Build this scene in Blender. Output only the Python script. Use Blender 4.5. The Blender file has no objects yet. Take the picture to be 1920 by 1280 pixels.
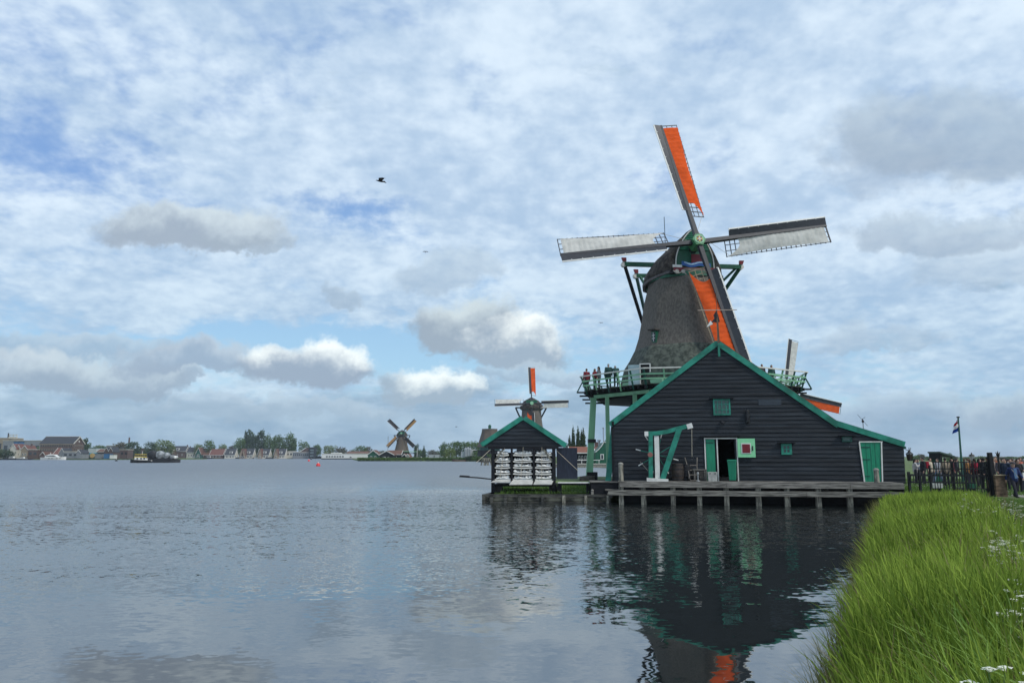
import bpy, bmesh, math, random
import numpy as np
from mathutils import Vector, Matrix, Euler
R_ = math.radians
random.seed(7); rng = np.random.default_rng(7)
SC = bpy.context.scene
COL = SC.collection

# ------------------------------------------------------------------ camera
F = 1387.0; EYE = 2.25; PITCH = R_(8.81)
cam_d = bpy.data.cameras.new('camera'); cam = bpy.data.objects.new('camera', cam_d); COL.objects.link(cam)
cam_d.sensor_width = 36; cam_d.lens = 36 * F / 1920; cam_d.clip_start = 0.05; cam_d.clip_end = 20000
cam.location = (0, 0, EYE); cam.rotation_euler = (math.pi / 2 + PITCH, 0, 0)
SC.camera = cam
SC.view_settings.view_transform = 'Standard'; SC.view_settings.look = 'None'
SC.view_settings.exposure = 0.36; SC.view_settings.gamma = 1.0
SC.cycles.max_bounces = 6; SC.cycles.diffuse_bounces = 3; SC.cycles.glossy_bounces = 3
SC.cycles.transmission_bounces = 4; SC.cycles.transparent_max_bounces = 8
SC.cycles.use_denoising = True
SC.cycles.sample_clamp_indirect = 6.0

def raydir(px, py):
    dx = (px - 960) / F; dz = (640 - py) / F
    return Vector((dx, math.cos(PITCH) - dz * math.sin(PITCH), math.sin(PITCH) + dz * math.cos(PITCH)))
def at(px, py, Y):
    d = raydir(px, py); return Vector((0, 0, EYE)) + d * (Y / d.y)
def gx(px, Y, py=855):
    return at(px, py, Y).x
def gp(px, py, z=0.0):
    d = raydir(px, py); return Vector((0, 0, EYE)) + d * ((z - EYE) / d.z)

# ------------------------------------------------------------------ node helpers
class NT:
    def __init__(s, tree):
        s.t = tree; s.n = tree.nodes; s.l = tree.links
    def node(s, typ, **kw):
        n = s.n.new(typ)
        for k, v in kw.items(): setattr(n, k, v)
        return n
    def put(s, sock, v):
        if hasattr(v, 'is_linked') or isinstance(v, bpy.types.NodeSocket): s.l.new(v, sock)
        else:
            if isinstance(v, (tuple, list)) and len(v) == 3 and sock.type == 'RGBA': v = (*v, 1)
            sock.default_value = v
    def m(s, op, a, b=0.0, c=0.0, clamp=False):
        n = s.node('ShaderNodeMath', operation=op, use_clamp=clamp)
        s.put(n.inputs[0], a); s.put(n.inputs[1], b); s.put(n.inputs[2], c)
        return n.outputs[0]
    def vm(s, op, a, b=(0, 0, 0)):
        n = s.node('ShaderNodeVectorMath', operation=op)
        s.put(n.inputs[0], a)
        if op == 'SCALE': s.put(n.inputs[3], b)
        else: s.put(n.inputs[1], b)
        return n.outputs[0]
    def mix(s, f, a, b, blend='MIX'):
        n = s.node('ShaderNodeMix', data_type='RGBA', blend_type=blend)
        s.put(n.inputs[0], f); s.put(n.inputs[6], a); s.put(n.inputs[7], b)
        return n.outputs[2]
    def noise(s, vec, scale, detail=3.0, rough=0.5, dim='3D', dist=0.0, out=0, w=None):
        n = s.node('ShaderNodeTexNoise', noise_dimensions=dim)
        if vec is not None: s.put(n.inputs['Vector'], vec)
        s.put(n.inputs['Scale'], scale); s.put(n.inputs['Detail'], detail); s.put(n.inputs['Roughness'], rough)
        s.put(n.inputs['Distortion'], dist)
        return n.outputs[out]
    def smooth(s, x, lo, hi, a=0.0, b=1.0):
        n = s.node('ShaderNodeMapRange', interpolation_type='SMOOTHSTEP')
        s.put(n.inputs[0], x); s.put(n.inputs[1], lo); s.put(n.inputs[2], hi); s.put(n.inputs[3], a); s.put(n.inputs[4], b)
        return n.outputs[0]
    def xyz(s, x, y, z):
        n = s.node('ShaderNodeCombineXYZ'); s.put(n.inputs[0], x); s.put(n.inputs[1], y); s.put(n.inputs[2], z)
        return n.outputs[0]
    def sep(s, v):
        n = s.node('ShaderNodeSeparateXYZ'); s.put(n.inputs[0], v); return n.outputs

# ------------------------------------------------------------------ sky and sun
SUN_EL, SUN_AZ = 48.0, 125.0     # azimuth from +Y towards +X
world = bpy.data.worlds.new('World'); SC.world = world; world.use_nodes = True
W = NT(world.node_tree); W.n.clear()
WS = 0.1
sky = W.node('ShaderNodeTexSky', sky_type='NISHITA', sun_disc=False)
sky.sun_elevation = R_(SUN_EL); sky.sun_rotation = R_(SUN_AZ); sky.air_density = 1.0; sky.dust_density = 0.6; sky.ozone_density = 1.6
tc = W.node('ShaderNodeTexCoord')
dx, dy, dz = W.sep(tc.outputs['Generated'])
zz = W.m('MAXIMUM', dz, 0.0)
# high broken layer, laid out on a plane overhead
inv = W.m('DIVIDE', 1.0, W.m('ADD', zz, 0.30))
pl = W.xyz(W.m('MULTIPLY', dx, inv), W.m('MULTIPLY', dy, inv), 0.0)
n_big = W.noise(pl, 1.4, 3, 0.5)
n_mid = W.noise(pl, 4.6, 5, 0.58, dist=0.25)
n_fin = W.noise(W.vm('MULTIPLY', pl, (1.0, 1.0, 1.0)), 21.0, 3, 0.55)
# direction coordinates for the separate cumulus
yc = W.m('MAXIMUM', dy, 0.15)
ca = W.m('DIVIDE', dx, yc); cb = W.m('DIVIDE', dz, yc)
cab = W.xyz(ca, cb, 0.3)
dn = W.noise(cab, 6.0, 8, 0.64, out=1)
da, db, _ = W.sep(dn)
ax = W.m('ADD', ca, W.m('MULTIPLY', W.m('SUBTRACT', da, 0.5), 0.26))
bx_ = W.m('ADD', cb, W.m('MULTIPLY', W.m('SUBTRACT', db, 0.5), 0.14))
front = W.smooth(dy, 0.12, 0.3)
def ell(px, py, rx, ry, x=None, y=None, flat=1.0):
    d = raydir(px, py); a0, b0 = d.x / d.y, d.z / d.y
    u = W.m('DIVIDE', W.m('SUBTRACT', x or ax, a0), rx / F)
    t = W.m('SUBTRACT', y or bx_, b0)
    if flat != 1.0:
        v = W.m('ADD', W.m('DIVIDE', W.m('MAXIMUM', t, 0.0), ry / F), W.m('DIVIDE', W.m('MINIMUM', t, 0.0), ry * flat / F))
    else: v = W.m('DIVIDE', t, ry / F)
    d2 = W.m('ADD', W.m('MULTIPLY', u, u), W.m('MULTIPLY', v, v))
    return d2, u, v
K = 1.0 / WS
def lin(r, g, b):
    f = lambda c: (c / 255 / 12.92) if c / 255 <= 0.04045 else ((c / 255 + 0.055) / 1.055) ** 2.4
    return (f(r), f(g), f(b))
def kc(r, g, b): c = lin(r, g, b); return (c[0] * K * .93, c[1] * K * .97, c[2] * K * .93)
# blue of the gaps: the physical sky lifted towards the photo's pale blue near the horizon
blue = W.mix(W.smooth(cb, 0.03, 0.42), kc(158, 198, 228), kc(124, 158, 214))
base = W.mix(0.72, sky.outputs[0], blue)
cover = W.m('ADD', W.m('MULTIPLY', n_big, 0.55), W.m('ADD', W.m('MULTIPLY', n_mid, 0.75), W.m('MULTIPLY', n_fin, 0.27)))
# gaps in the layer
for (px, py, rx, ry, k) in [(140, 330, 280, 70, .15), (330, 400, 260, 50, .06), (640, 392, 130, 22, .16), (250, 648, 560, 42, .26), (560, 650, 330, 40, .22),
                            (780, 655, 260, 40, .20), (1150, 650, 150, 70, .12), (1560, 690, 260, 55, .22), (60, 170, 260, 90, .05), (590, 70, 50, 30, .10), (1000, 60, 100, 40, .05),
                            (820, 720, 420, 45, .12)]:
    d2, _, _ = ell(px, py, rx, ry)
    g = W.m('POWER', 2.718, W.m('MULTIPLY', d2, -1.0))
    cover = W.m('SUBTRACT', cover, W.m('MULTIPLY', g, k))
for (px, py, rx, ry, k) in [(1500, 300, 700, 260, .10), (650, 230, 330, 120, .09), (800, 500, 330, 70, .05), (1700, 560, 330, 60, .05)]:
    d2, _, _ = ell(px, py, rx, ry)
    cover = W.m('ADD', cover, W.m('MULTIPLY', W.m('POWER', 2.718, W.m('MULTIPLY', d2, -1.0)), k))
cmask = W.smooth(cover, 0.48, 0.80)
lum = W.noise(W.vm('ADD', pl, (7.3, 2.1, 0)), 3.2, 5, 0.58, dist=0.3)
lum2 = W.smooth(W.m('ADD', W.m('MULTIPLY', lum, 0.66), W.m('MULTIPLY', n_fin, 0.34)), 0.34, 0.68)
cl = W.mix(W.smooth(cb, 0.08, 0.36), W.mix(lum2, kc(152, 176, 206), kc(192, 208, 227)), W.mix(lum2, kc(166, 186, 214), kc(212, 223, 240)))
col = W.mix(W.m('MULTIPLY', cmask, 0.93), base, cl)
# low far cloud bank over the horizon
band = W.noise(W.vm('MULTIPLY', cab, (1.0, 3.2, 1.0)), 5.0, 6, 0.6)
bk = W.m('MULTIPLY', W.smooth(W.m('ADD', band, W.m('MULTIPLY', W.smooth(cb, 0.03, 0.14), -0.42)), 0.22, 0.42), W.smooth(cb, -0.01, 0.025, 0.75, 0.95))
bcol = W.mix(W.smooth(W.noise(W.vm('MULTIPLY', cab, (1.0, 2.5, 1.0)), 11.0, 4, 0.55), 0.35, 0.68), kc(136, 160, 187), kc(163, 183, 205))
col = W.mix(W.m('MULTIPLY', bk, front), col, bcol)
# separate cumulus: px, py, rx, ry, flatness of the base, opacity, dark, light
CUM = [(120, 645, 240, 32, .7, .75, (150, 168, 192), (176, 190, 208)), (30, 695, 150, 56, .6, .9, (154, 168, 189), (192, 202, 215)),
       (160, 718, 210, 60, .6, .92, (146, 162, 184), (186, 198, 212)), (360, 682, 170, 50, .5, .88, (146, 162, 186), (180, 190, 206)),
       (350, 718, 50, 22, .6, .8, (150, 166, 188), (180, 194, 210)), (470, 770, 300, 26, .7, .55, (152, 170, 192), (176, 190, 208)),
       (590, 702, 135, 58, .55, .97, (146, 160, 182), (238, 241, 245)), (818, 740, 105, 56, .5, .95, (152, 168, 188), (236, 240, 244)),
       (860, 622, 110, 70, .55, .95, (148, 160, 178), (196, 205, 214)), (965, 655, 110, 56, .6, .93, (150, 164, 184), (242, 244, 247)), (1000, 700, 120, 26, .6, .7, (152, 168, 190), (182, 196, 212)),
       (345, 438, 175, 66, .55, .93, (152, 163, 182), (198, 207, 218)), (440, 452, 110, 32, .6, .7, (154, 166, 184), (184, 195, 210)),
       (620, 575, 55, 32, .5, .6, (150, 166, 188), (176, 190, 208)), (850, 510, 110, 48, .6, .5, (156, 172, 194), (178, 192, 210)),
       (1790, 265, 300, 130, .7, .66, (146, 160, 181), (166, 180, 198)), (1660, 310, 150, 80, .7, .35, (142, 156, 180), (160, 174, 194)), (1740, 450, 190, 62, .6, .6, (144, 158, 180), (168, 182, 200)),
       (1850, 520, 170, 60, .6, .35, (150, 165, 186), (172, 186, 204)), (1640, 640, 150, 30, .6, .45, (152, 168, 190), (178, 192, 210)), (1680, 775, 260, 40, .7, .55, (150, 168, 192), (176, 192, 210)),
       (1880, 770, 90, 34, .6, .6, (150, 166, 188), (188, 200, 214))]
tn = W.noise(cab, 16.0, 4, 0.6)
for (px, py, rx, ry, fl, op, dk, lt) in CUM:
    d2, u, v = ell(px, py, rx, ry, flat=fl)
    mk = W.m('MULTIPLY', W.smooth(d2, 1.22, 0.48), W.m('MULTIPLY', front, op))
    sh = W.smooth(W.m('ADD', W.m('ADD', W.m('MULTIPLY', v, 0.55), W.m('MULTIPLY', u, 0.14)), W.m('MULTIPLY', tn, 0.9)), 0.34, 0.98)
    col = W.mix(mk, col, W.mix(sh, kc(*dk), kc(*lt)))
bg = W.node('ShaderNodeBackground'); W.put(bg.inputs[0], col); bg.inputs[1].default_value = WS
wo = W.node('ShaderNodeOutputWorld'); W.l.new(bg.outputs[0], wo.inputs[0])
world.cycles.sampling_method = 'MANUAL'; world.cycles.sample_map_resolution = 512

sun_d = bpy.data.lights.new('sun', 'SUN'); sun_d.energy = 1.8; sun_d.angle = R_(12); sun_d.color = (1, 0.95, 0.88)
sun = bpy.data.objects.new('sun', sun_d); COL.objects.link(sun)
sd = Vector((math.sin(R_(SUN_AZ)) * math.cos(R_(SUN_EL)), math.cos(R_(SUN_AZ)) * math.cos(R_(SUN_EL)), math.sin(R_(SUN_EL))))
sun.rotation_euler = sd.to_track_quat('Z', 'Y').to_euler(); sun.location = (40, -40, 60)
# ------------------------------------------------------------------ materials
MATS = {}
def pm(name, col, rough=0.6, var=0.18, scale=6.0, stretch=(1, 1, 1), bump=0.0, bscale=None, col2=None, detail=4, spec=0.4, ramp=(0.35, 0.65), metallic=0.0, boards=None, boards_axis=2):
    """weathered surface: noise between two tones, optional per-board tone and bump"""
    if name in MATS: return MATS[name]
    m = bpy.data.materials.new(name); m.use_nodes = True; MATS[name] = m
    N = NT(m.node_tree); bs = N.n['Principled BSDF']
    t = N.node('ShaderNodeTexCoord'); v = N.vm('MULTIPLY', t.outputs['Object'], stretch)
    n = N.noise(v, scale, detail, 0.6)
    a = tuple(c * (1 - var) for c in col); b = tuple(min(1, c * (1 + var)) for c in (col2 or col))
    c = N.mix(N.smooth(n, *ramp), a, b)
    if boards:
        k = N.m('FLOOR', N.m('DIVIDE', N.sep(t.outputs['Object'])[boards_axis], boards))
        wn = N.node('ShaderNodeTexWhiteNoise', noise_dimensions='1D'); N.l.new(k, wn.inputs['W'])
        s = N.m('ADD', N.m('MULTIPLY', wn.outputs['Value'], 0.5), 0.75)
        c = N.mix(1.0, c, N.xyz(s, s, s), 'MULTIPLY')
    N.put(bs.inputs['Base Color'], c); bs.inputs['Roughness'].default_value = rough
    bs.inputs['Specular IOR Level'].default_value = spec; bs.inputs['Metallic'].default_value = metallic
    if bump:
        bn = N.node('ShaderNodeBump'); bn.inputs['Strength'].default_value = 1; bn.inputs['Distance'].default_value = bump
        N.put(bn.inputs['Height'], N.noise(v, bscale or scale * 3, 4, 0.6)); N.l.new(bn.outputs[0], bs.inputs['Normal'])
    return m
black_board = pm('black_tarred_boards', (0.017, 0.0212, 0.0265), 0.6, 0.4, 1.2, (0.5, 1, 8), 0.004, 9, boards=0.2, spec=0.25)
black_wood = pm('black_wood', (0.009, 0.010, 0.013), 0.7, 0.3, 3, (1, 1, 4), 0.003, spec=0.25)
black_metal = pm('black_metal', (0.010, 0.011, 0.013), 0.5, 0.2, 5)
teal = pm('teal_paint', (0.012, 0.155, 0.105), 0.5, 0.25, 1.5, (1, 1, 1), 0.001, col2=(0.018, 0.20, 0.14))
door_green = pm('door_green_paint', (0.010, 0.215, 0.115), 0.4, 0.12, 2.0, (8, 1, 1), 0.001)
dark_teal = pm('dark_teal_paint', (0.008, 0.075, 0.055), 0.45, 0.15, 3)
pale_green = pm('pale_green_paint', (0.20, 0.42, 0.25), 0.5, 0.14, 1.2, (1, 1, .3), 0.001)
mint = pm('mint_paint', (0.24, 0.62, 0.33), 0.45, 0.07, 3)
mill_green = pm('mill_green_paint', (0.006, 0.085, 0.045), 0.45, 0.15, 3)
white = pm('white_paint', (0.66, 0.66, 0.62), 0.5, 0.08, 4)
rail_white = pm('rail_white_paint', (0.62, 0.62, 0.56), 0.5, 0.1, 3)
deep_red = pm('deep_red_paint', (0.16, 0.010, 0.018), 0.5, 0.1, 4)
light_blue = pm('light_blue_paint', (0.30, 0.42, 0.45), 0.5, 0.1, 4, boards=0.3)
gold = pm('gold_paint', (0.65, 0.42, 0.08), 0.35, 0.1, 8)
rope_m = pm('rope_fibre', (0.42, 0.38, 0.30), 0.9, 0.15, 20)
iron = pm('dark_iron', (0.03, 0.03, 0.032), 0.5, 0.3, 9, metallic=0.4)
steel = pm('galvanised_steel', (0.35, 0.36, 0.36), 0.45, 0.15, 9, metallic=0.6)
blue_paint = pm('blue_paint', (0.02, 0.10, 0.34), 0.45, 0.12, 5)
old_wood = pm('weathered_grey_wood', (0.115, 0.108, 0.096), 0.85, 0.4, 2.2, (0.6, 1, 9), 0.004, 14, col2=(0.18, 0.17, 0.15))
post_wood = pm('weathered_piling', (0.15, 0.145, 0.12), 0.85, 0.4, 2.6, (5, 5, 1), 0.006, 10, col2=(0.22, 0.21, 0.17))
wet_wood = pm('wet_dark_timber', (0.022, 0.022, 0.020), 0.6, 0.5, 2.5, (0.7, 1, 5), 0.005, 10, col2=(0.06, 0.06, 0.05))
quay_panel = pm('mossy_quay_panel', (0.085, 0.085, 0.070), 0.9, 0.5, 2.5, (1, 1, 1), 0.006, 10, col2=(0.14, 0.135, 0.10))
tan_wood = pm('tan_lath_wood', (0.30, 0.24, 0.16), 0.8, 0.2, 6)
thatch = pm('reed_thatch', (0.096, 0.085, 0.072), 0.95, 0.12, 7, (1, 1, .5), 0.03, 16, col2=(0.122, 0.109, 0.093), detail=8)
thatch_dark = pm('dark_cap_thatch', (0.042, 0.036, 0.032), 0.95, 0.4, 3, (1, 1, 1), 0.04, 12, col2=(0.07, 0.06, 0.052), detail=8)
thatch_moss = pm('mossy_thatch', (0.050, 0.062, 0.050), 0.95, 0.35, 3, (1, 1, 1), 0.03, 12, col2=(0.075, 0.085, 0.068), detail=8)
thatch_far = pm('brown_thatch', (0.105, 0.085, 0.068), 0.95, 0.2, 3)
sail_dark = pm('tarred_sail_timber', (0.024, 0.027, 0.034), 0.5, 0.2, 2, (2, 2, 2))
def cloth_mat(name, col, tr=0.35, cstr=1.0):
    m = bpy.data.materials.new(name); m.use_nodes = True; MATS[name] = m
    N = NT(m.node_tree); N.n.remove(N.n['Principled BSDF']); t = N.node('ShaderNodeTexCoord')
    n = N.noise(t.outputs['Object'], 1.6, 4, 0.55); c = N.mix(N.smooth(n, .3, .7), tuple(x * .80 for x in col), col)
    d = N.node('ShaderNodeBsdfDiffuse'); tl = N.node('ShaderNodeBsdfTranslucent'); ms = N.node('ShaderNodeMixShader'); ms.inputs[0].default_value = tr
    N.put(d.inputs[0], c); N.put(tl.inputs[0], c); N.l.new(d.outputs[0], ms.inputs[1]); N.l.new(tl.outputs[0], ms.inputs[2])
    bn = N.node('ShaderNodeBump'); bn.inputs['Distance'].default_value = 0.06; N.put(bn.inputs['Height'], N.noise(N.vm('MULTIPLY', t.outputs['Object'], (1, 1, 1)), 1.7, 4, 0.6)); N.l.new(bn.outputs[0], d.inputs['Normal'])
    N.l.new(ms.outputs[0], N.n['Material Output'].inputs[0]); return m
orange_cloth = cloth_mat('orange_sailcloth', (0.84, 0.125, 0.030), .2)
white_cloth = cloth_mat('white_sailcloth', (0.78, 0.76, 0.70), .3)
tan_cloth = cloth_mat('ochre_sailcloth', (0.46, 0.26, 0.10), .3)
flag_red = cloth_mat('red_bunting', (0.34, 0.012, 0.02)); flag_white = cloth_mat('white_bunting', (0.7, 0.7, 0.7)); flag_blue = cloth_mat('blue_bunting', (0.012, 0.05, 0.27))
def glassy(name, col=(0.02, 0.025, 0.03), rough=0.08):
    m = bpy.data.materials.new(name); m.use_nodes = True; MATS[name] = m
    b = m.node_tree.nodes['Principled BSDF']; b.inputs['Base Color'].default_value = (*col, 1); b.inputs['Roughness'].default_value = rough
    b.inputs['Specular IOR Level'].default_value = 0.7; return m
glass = glassy('window_glass'); green_glass = glassy('green_tinted_glass', (0.035, 0.09, 0.075), 0.25)
void = pm('dark_interior', (0.006, 0.006, 0.007), 0.9, 0.1)
chalk = pm('white_chalk', (0.88, 0.87, 0.83), 0.95, 0.12, 9, bump=0.01)
tray_m = pm('chalk_dusted_board', (0.66, 0.65, 0.60), 0.9, 0.15, 6)
tile_red = pm('red_roof_tiles', (0.15, 0.065, 0.05), 0.8, 0.25, 3, (1, 1, 1), 0.01)
tile_brown = pm('brown_roof_tiles', (0.13, 0.065, 0.045), 0.8, 0.25, 2.2, bump=0.02, bscale=5)
tile_dark = pm('slate_roof_tiles', (0.035, 0.038, 0.045), 0.7, 0.2, 2)
brick = pm('brown_brick', (0.10, 0.065, 0.055), 0.85, 0.2, 1.4)
brick_light = pm('sand_brick', (0.26, 0.21, 0.15), 0.85, 0.2, 1.4)
cream = pm('cream_render', (0.52, 0.50, 0.43), 0.8, 0.1, 2)
grey_clad = pm('grey_cladding', (0.20, 0.21, 0.22), 0.6, 0.15, 1)
silver = pm('silver_sheet', (0.42, 0.44, 0.46), 0.5, 0.15, 1)
container_blue = pm('blue_container_paint', (0.03, 0.13, 0.28), 0.5, 0.15, 2)
tank_teal = pm('teal_tank_paint', (0.02, 0.16, 0.20), 0.5, 0.15, 2)
yellow = pm('yellow_paint', (0.70, 0.52, 0.05), 0.45, 0.1, 4)
buoy_red = pm('red_buoy_paint', (0.62, 0.03, 0.03), 0.4, 0.1, 4)
skin = pm('skin', (0.45, 0.27, 0.20), 0.55, 0.06, 8)
hair_dark = pm('dark_hair', (0.012, 0.010, 0.009), 0.7, 0.3, 30); hair_grey = pm('grey_hair', (0.30, 0.29, 0.28), 0.8, 0.2, 30); hair_brown = pm('brown_hair', (0.09, 0.05, 0.03), 0.7, 0.3, 30)
galv = pm('concrete', (0.26, 0.25, 0.22), 0.9, 0.2, 2, bump=0.01)
def fabric(name, col): return pm(name, col, 0.9, 0.15, 9, bump=0.004)

def foliage_mat(name, dark, light, tr=0.25):
    m = bpy.data.materials.new(name); m.use_nodes = True; MATS[name] = m
    N = NT(m.node_tree); N.n.remove(N.n['Principled BSDF'])
    a = N.node('ShaderNodeAttribute', attribute_name='rnd'); oi = N.node('ShaderNodeObjectInfo')
    f = N.m('ADD', N.m('MULTIPLY', a.outputs['Fac'], 0.8), N.m('MULTIPLY', oi.outputs['Random'], 0.25), clamp=True)
    c = N.mix(f, dark, light)
    d = N.node('ShaderNodeBsdfDiffuse'); tl = N.node('ShaderNodeBsdfTranslucent'); ms = N.node('ShaderNodeMixShader'); ms.inputs[0].default_value = tr
    N.put(d.inputs[0], c); N.put(tl.inputs[0], c); N.l.new(d.outputs[0], ms.inputs[1]); N.l.new(tl.outputs[0], ms.inputs[2])
    N.l.new(ms.outputs[0], N.n['Material Output'].inputs[0]); return m
leaf_mid = foliage_mat('mid_green_leaves', (0.04, 0.08, 0.022), (0.13, 0.21, 0.065))
leaf_dark = foliage_mat('dark_green_leaves', (0.030, 0.058, 0.028), (0.085, 0.135, 0.06))
leaf_fresh = foliage_mat('fresh_green_leaves', (0.09, 0.13, 0.04), (0.20, 0.26, 0.09))
leaf_brown = foliage_mat('brownish_spring_leaves', (0.06, 0.06, 0.035), (0.14, 0.13, 0.075))
grass_m = foliage_mat('bank_grass_blades', (0.035, 0.085, 0.008), (0.37, 0.49, 0.085), 0.36)
reed_m = foliage_mat('dry_reed_stalks', (0.06, 0.09, 0.02), (0.24, 0.23, 0.09), 0.3)
straw_m = foliage_mat('straw_coloured_stems', (0.14, 0.11, 0.05), (0.36, 0.31, 0.17), 0.2)
verge_m = foliage_mat('verge_herb_leaves', (0.05, 0.11, 0.02), (0.15, 0.25, 0.06), 0.35)
wide_m = foliage_mat('broad_reed_leaves', (0.17, 0.30, 0.05), (0.40, 0.56, 0.16), 0.4)
bark = pm('bark', (0.07, 0.06, 0.05), 0.9, 0.3, 4, bump=0.01)
umbel_m = pm('umbel_white', (0.86, 0.86, 0.72), 0.8, 0.08, 9)
stem_m = pm('herb_stem', (0.09, 0.16, 0.04), 0.7, 0.15, 9)

# ------------------------------------------------------------------ mesh builder
class MB:
    def __init__(s): s.v = []; s.f = []; s.mi = []; s.m = 0
    def add(s, vs, fs):
        b = len(s.v); s.v += [tuple(v) for v in vs]; s.f += [tuple(i + b for i in f) for f in fs]; s.mi += [s.m] * len(fs)
    def box(s, c, sz, rz=0.0, rot=None):
        x, y, z = (q / 2 for q in sz); M = rot or Matrix.Rotation(rz, 3, 'Z'); c = Vector(c)
        s.add([c + M @ Vector(p) for p in ((-x, -y, -z), (x, -y, -z), (x, y, -z), (-x, y, -z), (-x, -y, z), (x, -y, z), (x, y, z), (-x, y, z))],
              [(3, 2, 1, 0), (4, 5, 6, 7), (0, 1, 5, 4), (1, 2, 6, 5), (2, 3, 7, 6), (3, 0, 4, 7)])
    def beam(s, p0, p1, w, h, up=(0, 0, 1), w1=None, h1=None):
        p0, p1 = Vector(p0), Vector(p1); d = (p1 - p0).normalized(); up = Vector(up)
        if abs(d.dot(up)) > 0.98: up = Vector((0, 1, 0))
        sd_ = d.cross(up).normalized(); u = sd_.cross(d)
        vs = []
        for p, a, b in ((p0, w, h), (p1, w1 or w, h1 or h)):
            for i, j in ((-1, -1), (1, -1), (1, 1), (-1, 1)): vs.append(p + sd_ * (a * i / 2) + u * (b * j / 2))
        s.add(vs, [(0, 1, 2, 3), (7, 6, 5, 4), (0, 4, 5, 1), (1, 5, 6, 2), (2, 6, 7, 3), (3, 7, 4, 0)])
    def tube(s, pts, rs, n=8):
        pts = [Vector(p) for p in pts]
        if not hasattr(rs, '__len__'): rs = [rs] * len(pts)
        vs = []; fs = []
        for i, p in enumerate(pts):
            d = (pts[min(i + 1, len(pts) - 1)] - pts[max(i - 1, 0)]).normalized()
            a = d.cross(Vector((0, 0, 1)) if abs(d.z) < 0.9 else Vector((0, 1, 0))).normalized(); b = d.cross(a)
            for k in range(n):
                t = 2 * math.pi * k / n; vs.append(p + (a * math.cos(t) + b * math.sin(t)) * rs[i])
        for i in range(len(pts) - 1):
            for k in range(n):
                k2 = (k + 1) % n; fs.append((i * n + k, i * n + k2, (i + 1) * n + k2, (i + 1) * n + k))
        fs.append(tuple(range(n))); fs.append(tuple((len(pts) - 1) * n + k for k in range(n - 1, -1, -1)))
        s.add(vs, fs)
    def prism(s, poly, ext):
        poly = [Vector(p) for p in poly]; ext = Vector(ext); n = len(poly)
        s.add(poly + [p + ext for p in poly], [tuple(range(n)), tuple(range(2 * n - 1, n - 1, -1))] + [(i, i + n, (i + 1) % n + n, (i + 1) % n) for i in range(n)])
    def lathe(s, prof, n=24, c=(0, 0, 0), sq=None, a0=0.0):
        c = Vector(c); vs = []; fs = []
        for r, z in prof:
            for k in range(n):
                t = a0 + 2 * math.pi * k / n; rr = r * (sq(t, z) if sq else 1)
                vs.append(c + Vector((rr * math.cos(t), rr * math.sin(t), z)))
        for i in range(len(prof) - 1):
            for k in range(n):
                k2 = (k + 1) % n; fs.append((i * n + k, i * n + k2, (i + 1) * n + k2, (i + 1) * n + k))
        fs.append(tuple(range(n - 1, -1, -1))); fs.append(tuple((len(prof) - 1) * n + k for k in range(n)))
        s.add(vs, fs)
    def ball(s, c, r, nu=8, nv=6, jit=0.0):
        if not hasattr(r, '__len__'): r = (r, r, r)
        c = Vector(c); vs = [c + Vector((0, 0, r[2]))]; fs = []
        for i in range(1, nv):
            p = math.pi * i / nv
            for k in range(nu):
                t = 2 * math.pi * k / nu; j = 1 + random.uniform(-jit, jit)
                vs.append(c + Vector((r[0] * math.sin(p) * math.cos(t), r[1] * math.sin(p) * math.sin(t), r[2] * math.cos(p))) * 1.0 if not jit else
                          c + Vector((r[0] * math.sin(p) * math.cos(t) * j, r[1] * math.sin(p) * math.sin(t) * j, r[2] * math.cos(p) * j)))
        vs.append(c - Vector((0, 0, r[2]))); L = len(vs) - 1
        for k in range(nu):
            k2 = (k + 1) % nu; fs.append((0, 1 + k, 1 + k2))
            for i in range(nv - 2): fs.append((1 + i * nu + k, 1 + (i + 1) * nu + k, 1 + (i + 1) * nu + k2, 1 + i * nu + k2))
            fs.append((1 + (nv - 2) * nu + k, L, 1 + (nv - 2) * nu + k2))
        s.add(vs, fs)
    def sheet(s, fn, nu, nv, thick=None):
        vs = [fn(i / nu, j / nv) for j in range(nv + 1) for i in range(nu + 1)]
        s.add(vs, [(j * (nu + 1) + i, j * (nu + 1) + i + 1, (j + 1) * (nu + 1) + i + 1, (j + 1) * (nu + 1) + i) for j in range(nv) for i in range(nu)])
    def build(s, name, mat, parent=None, smooth=False, loc=None, rz=None, fix=True):
        me = bpy.data.meshes.new(name); me.from_pydata(s.v, [], s.f)
        for m in (mat if isinstance(mat, (list, tuple)) else [mat]): me.materials.append(m)
        if any(s.mi): me.polygons.foreach_set('material_index', s.mi)
        if fix:
            bm = bmesh.new(); bm.from_mesh(me); bmesh.ops.recalc_face_normals(bm, faces=bm.faces); bm.to_mesh(me); bm.free()
        if smooth: me.polygons.foreach_set('use_smooth', [True] * len(me.polygons))
        me.update()
        return link(name, me, parent, loc, rz)
def link(name, me, parent=None, loc=None, rz=None):
    o = bpy.data.objects.new(name, me); COL.objects.link(o)
    if parent: o.parent = parent
    if loc is not None: o.location = loc
    if rz is not None: o.rotation_euler = (0, 0, rz)
    return o
def tag(o, label=None, cat=None, group=None, kind=None):
    if label: o['label'] = label
    if cat: o['category'] = cat
    if group: o['group'] = group
    if kind: o['kind'] = kind
    return o
def thing(name, label, cat, loc=(0, 0, 0), rz=0.0, group=None):
    o = bpy.data.objects.new(name, None); COL.objects.link(o); o.location = loc; o.rotation_euler = (0, 0, rz); o.empty_display_size = 0.3
    return tag(o, label, cat, group)
KIDS = {}
def copy_tree(o, parent=None):
    c = o.copy(); COL.objects.link(c)
    if parent: c.parent = parent
    for ch in [x for x in bpy.data.objects if x.parent == o]: copy_tree(ch, c)
    return c
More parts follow.
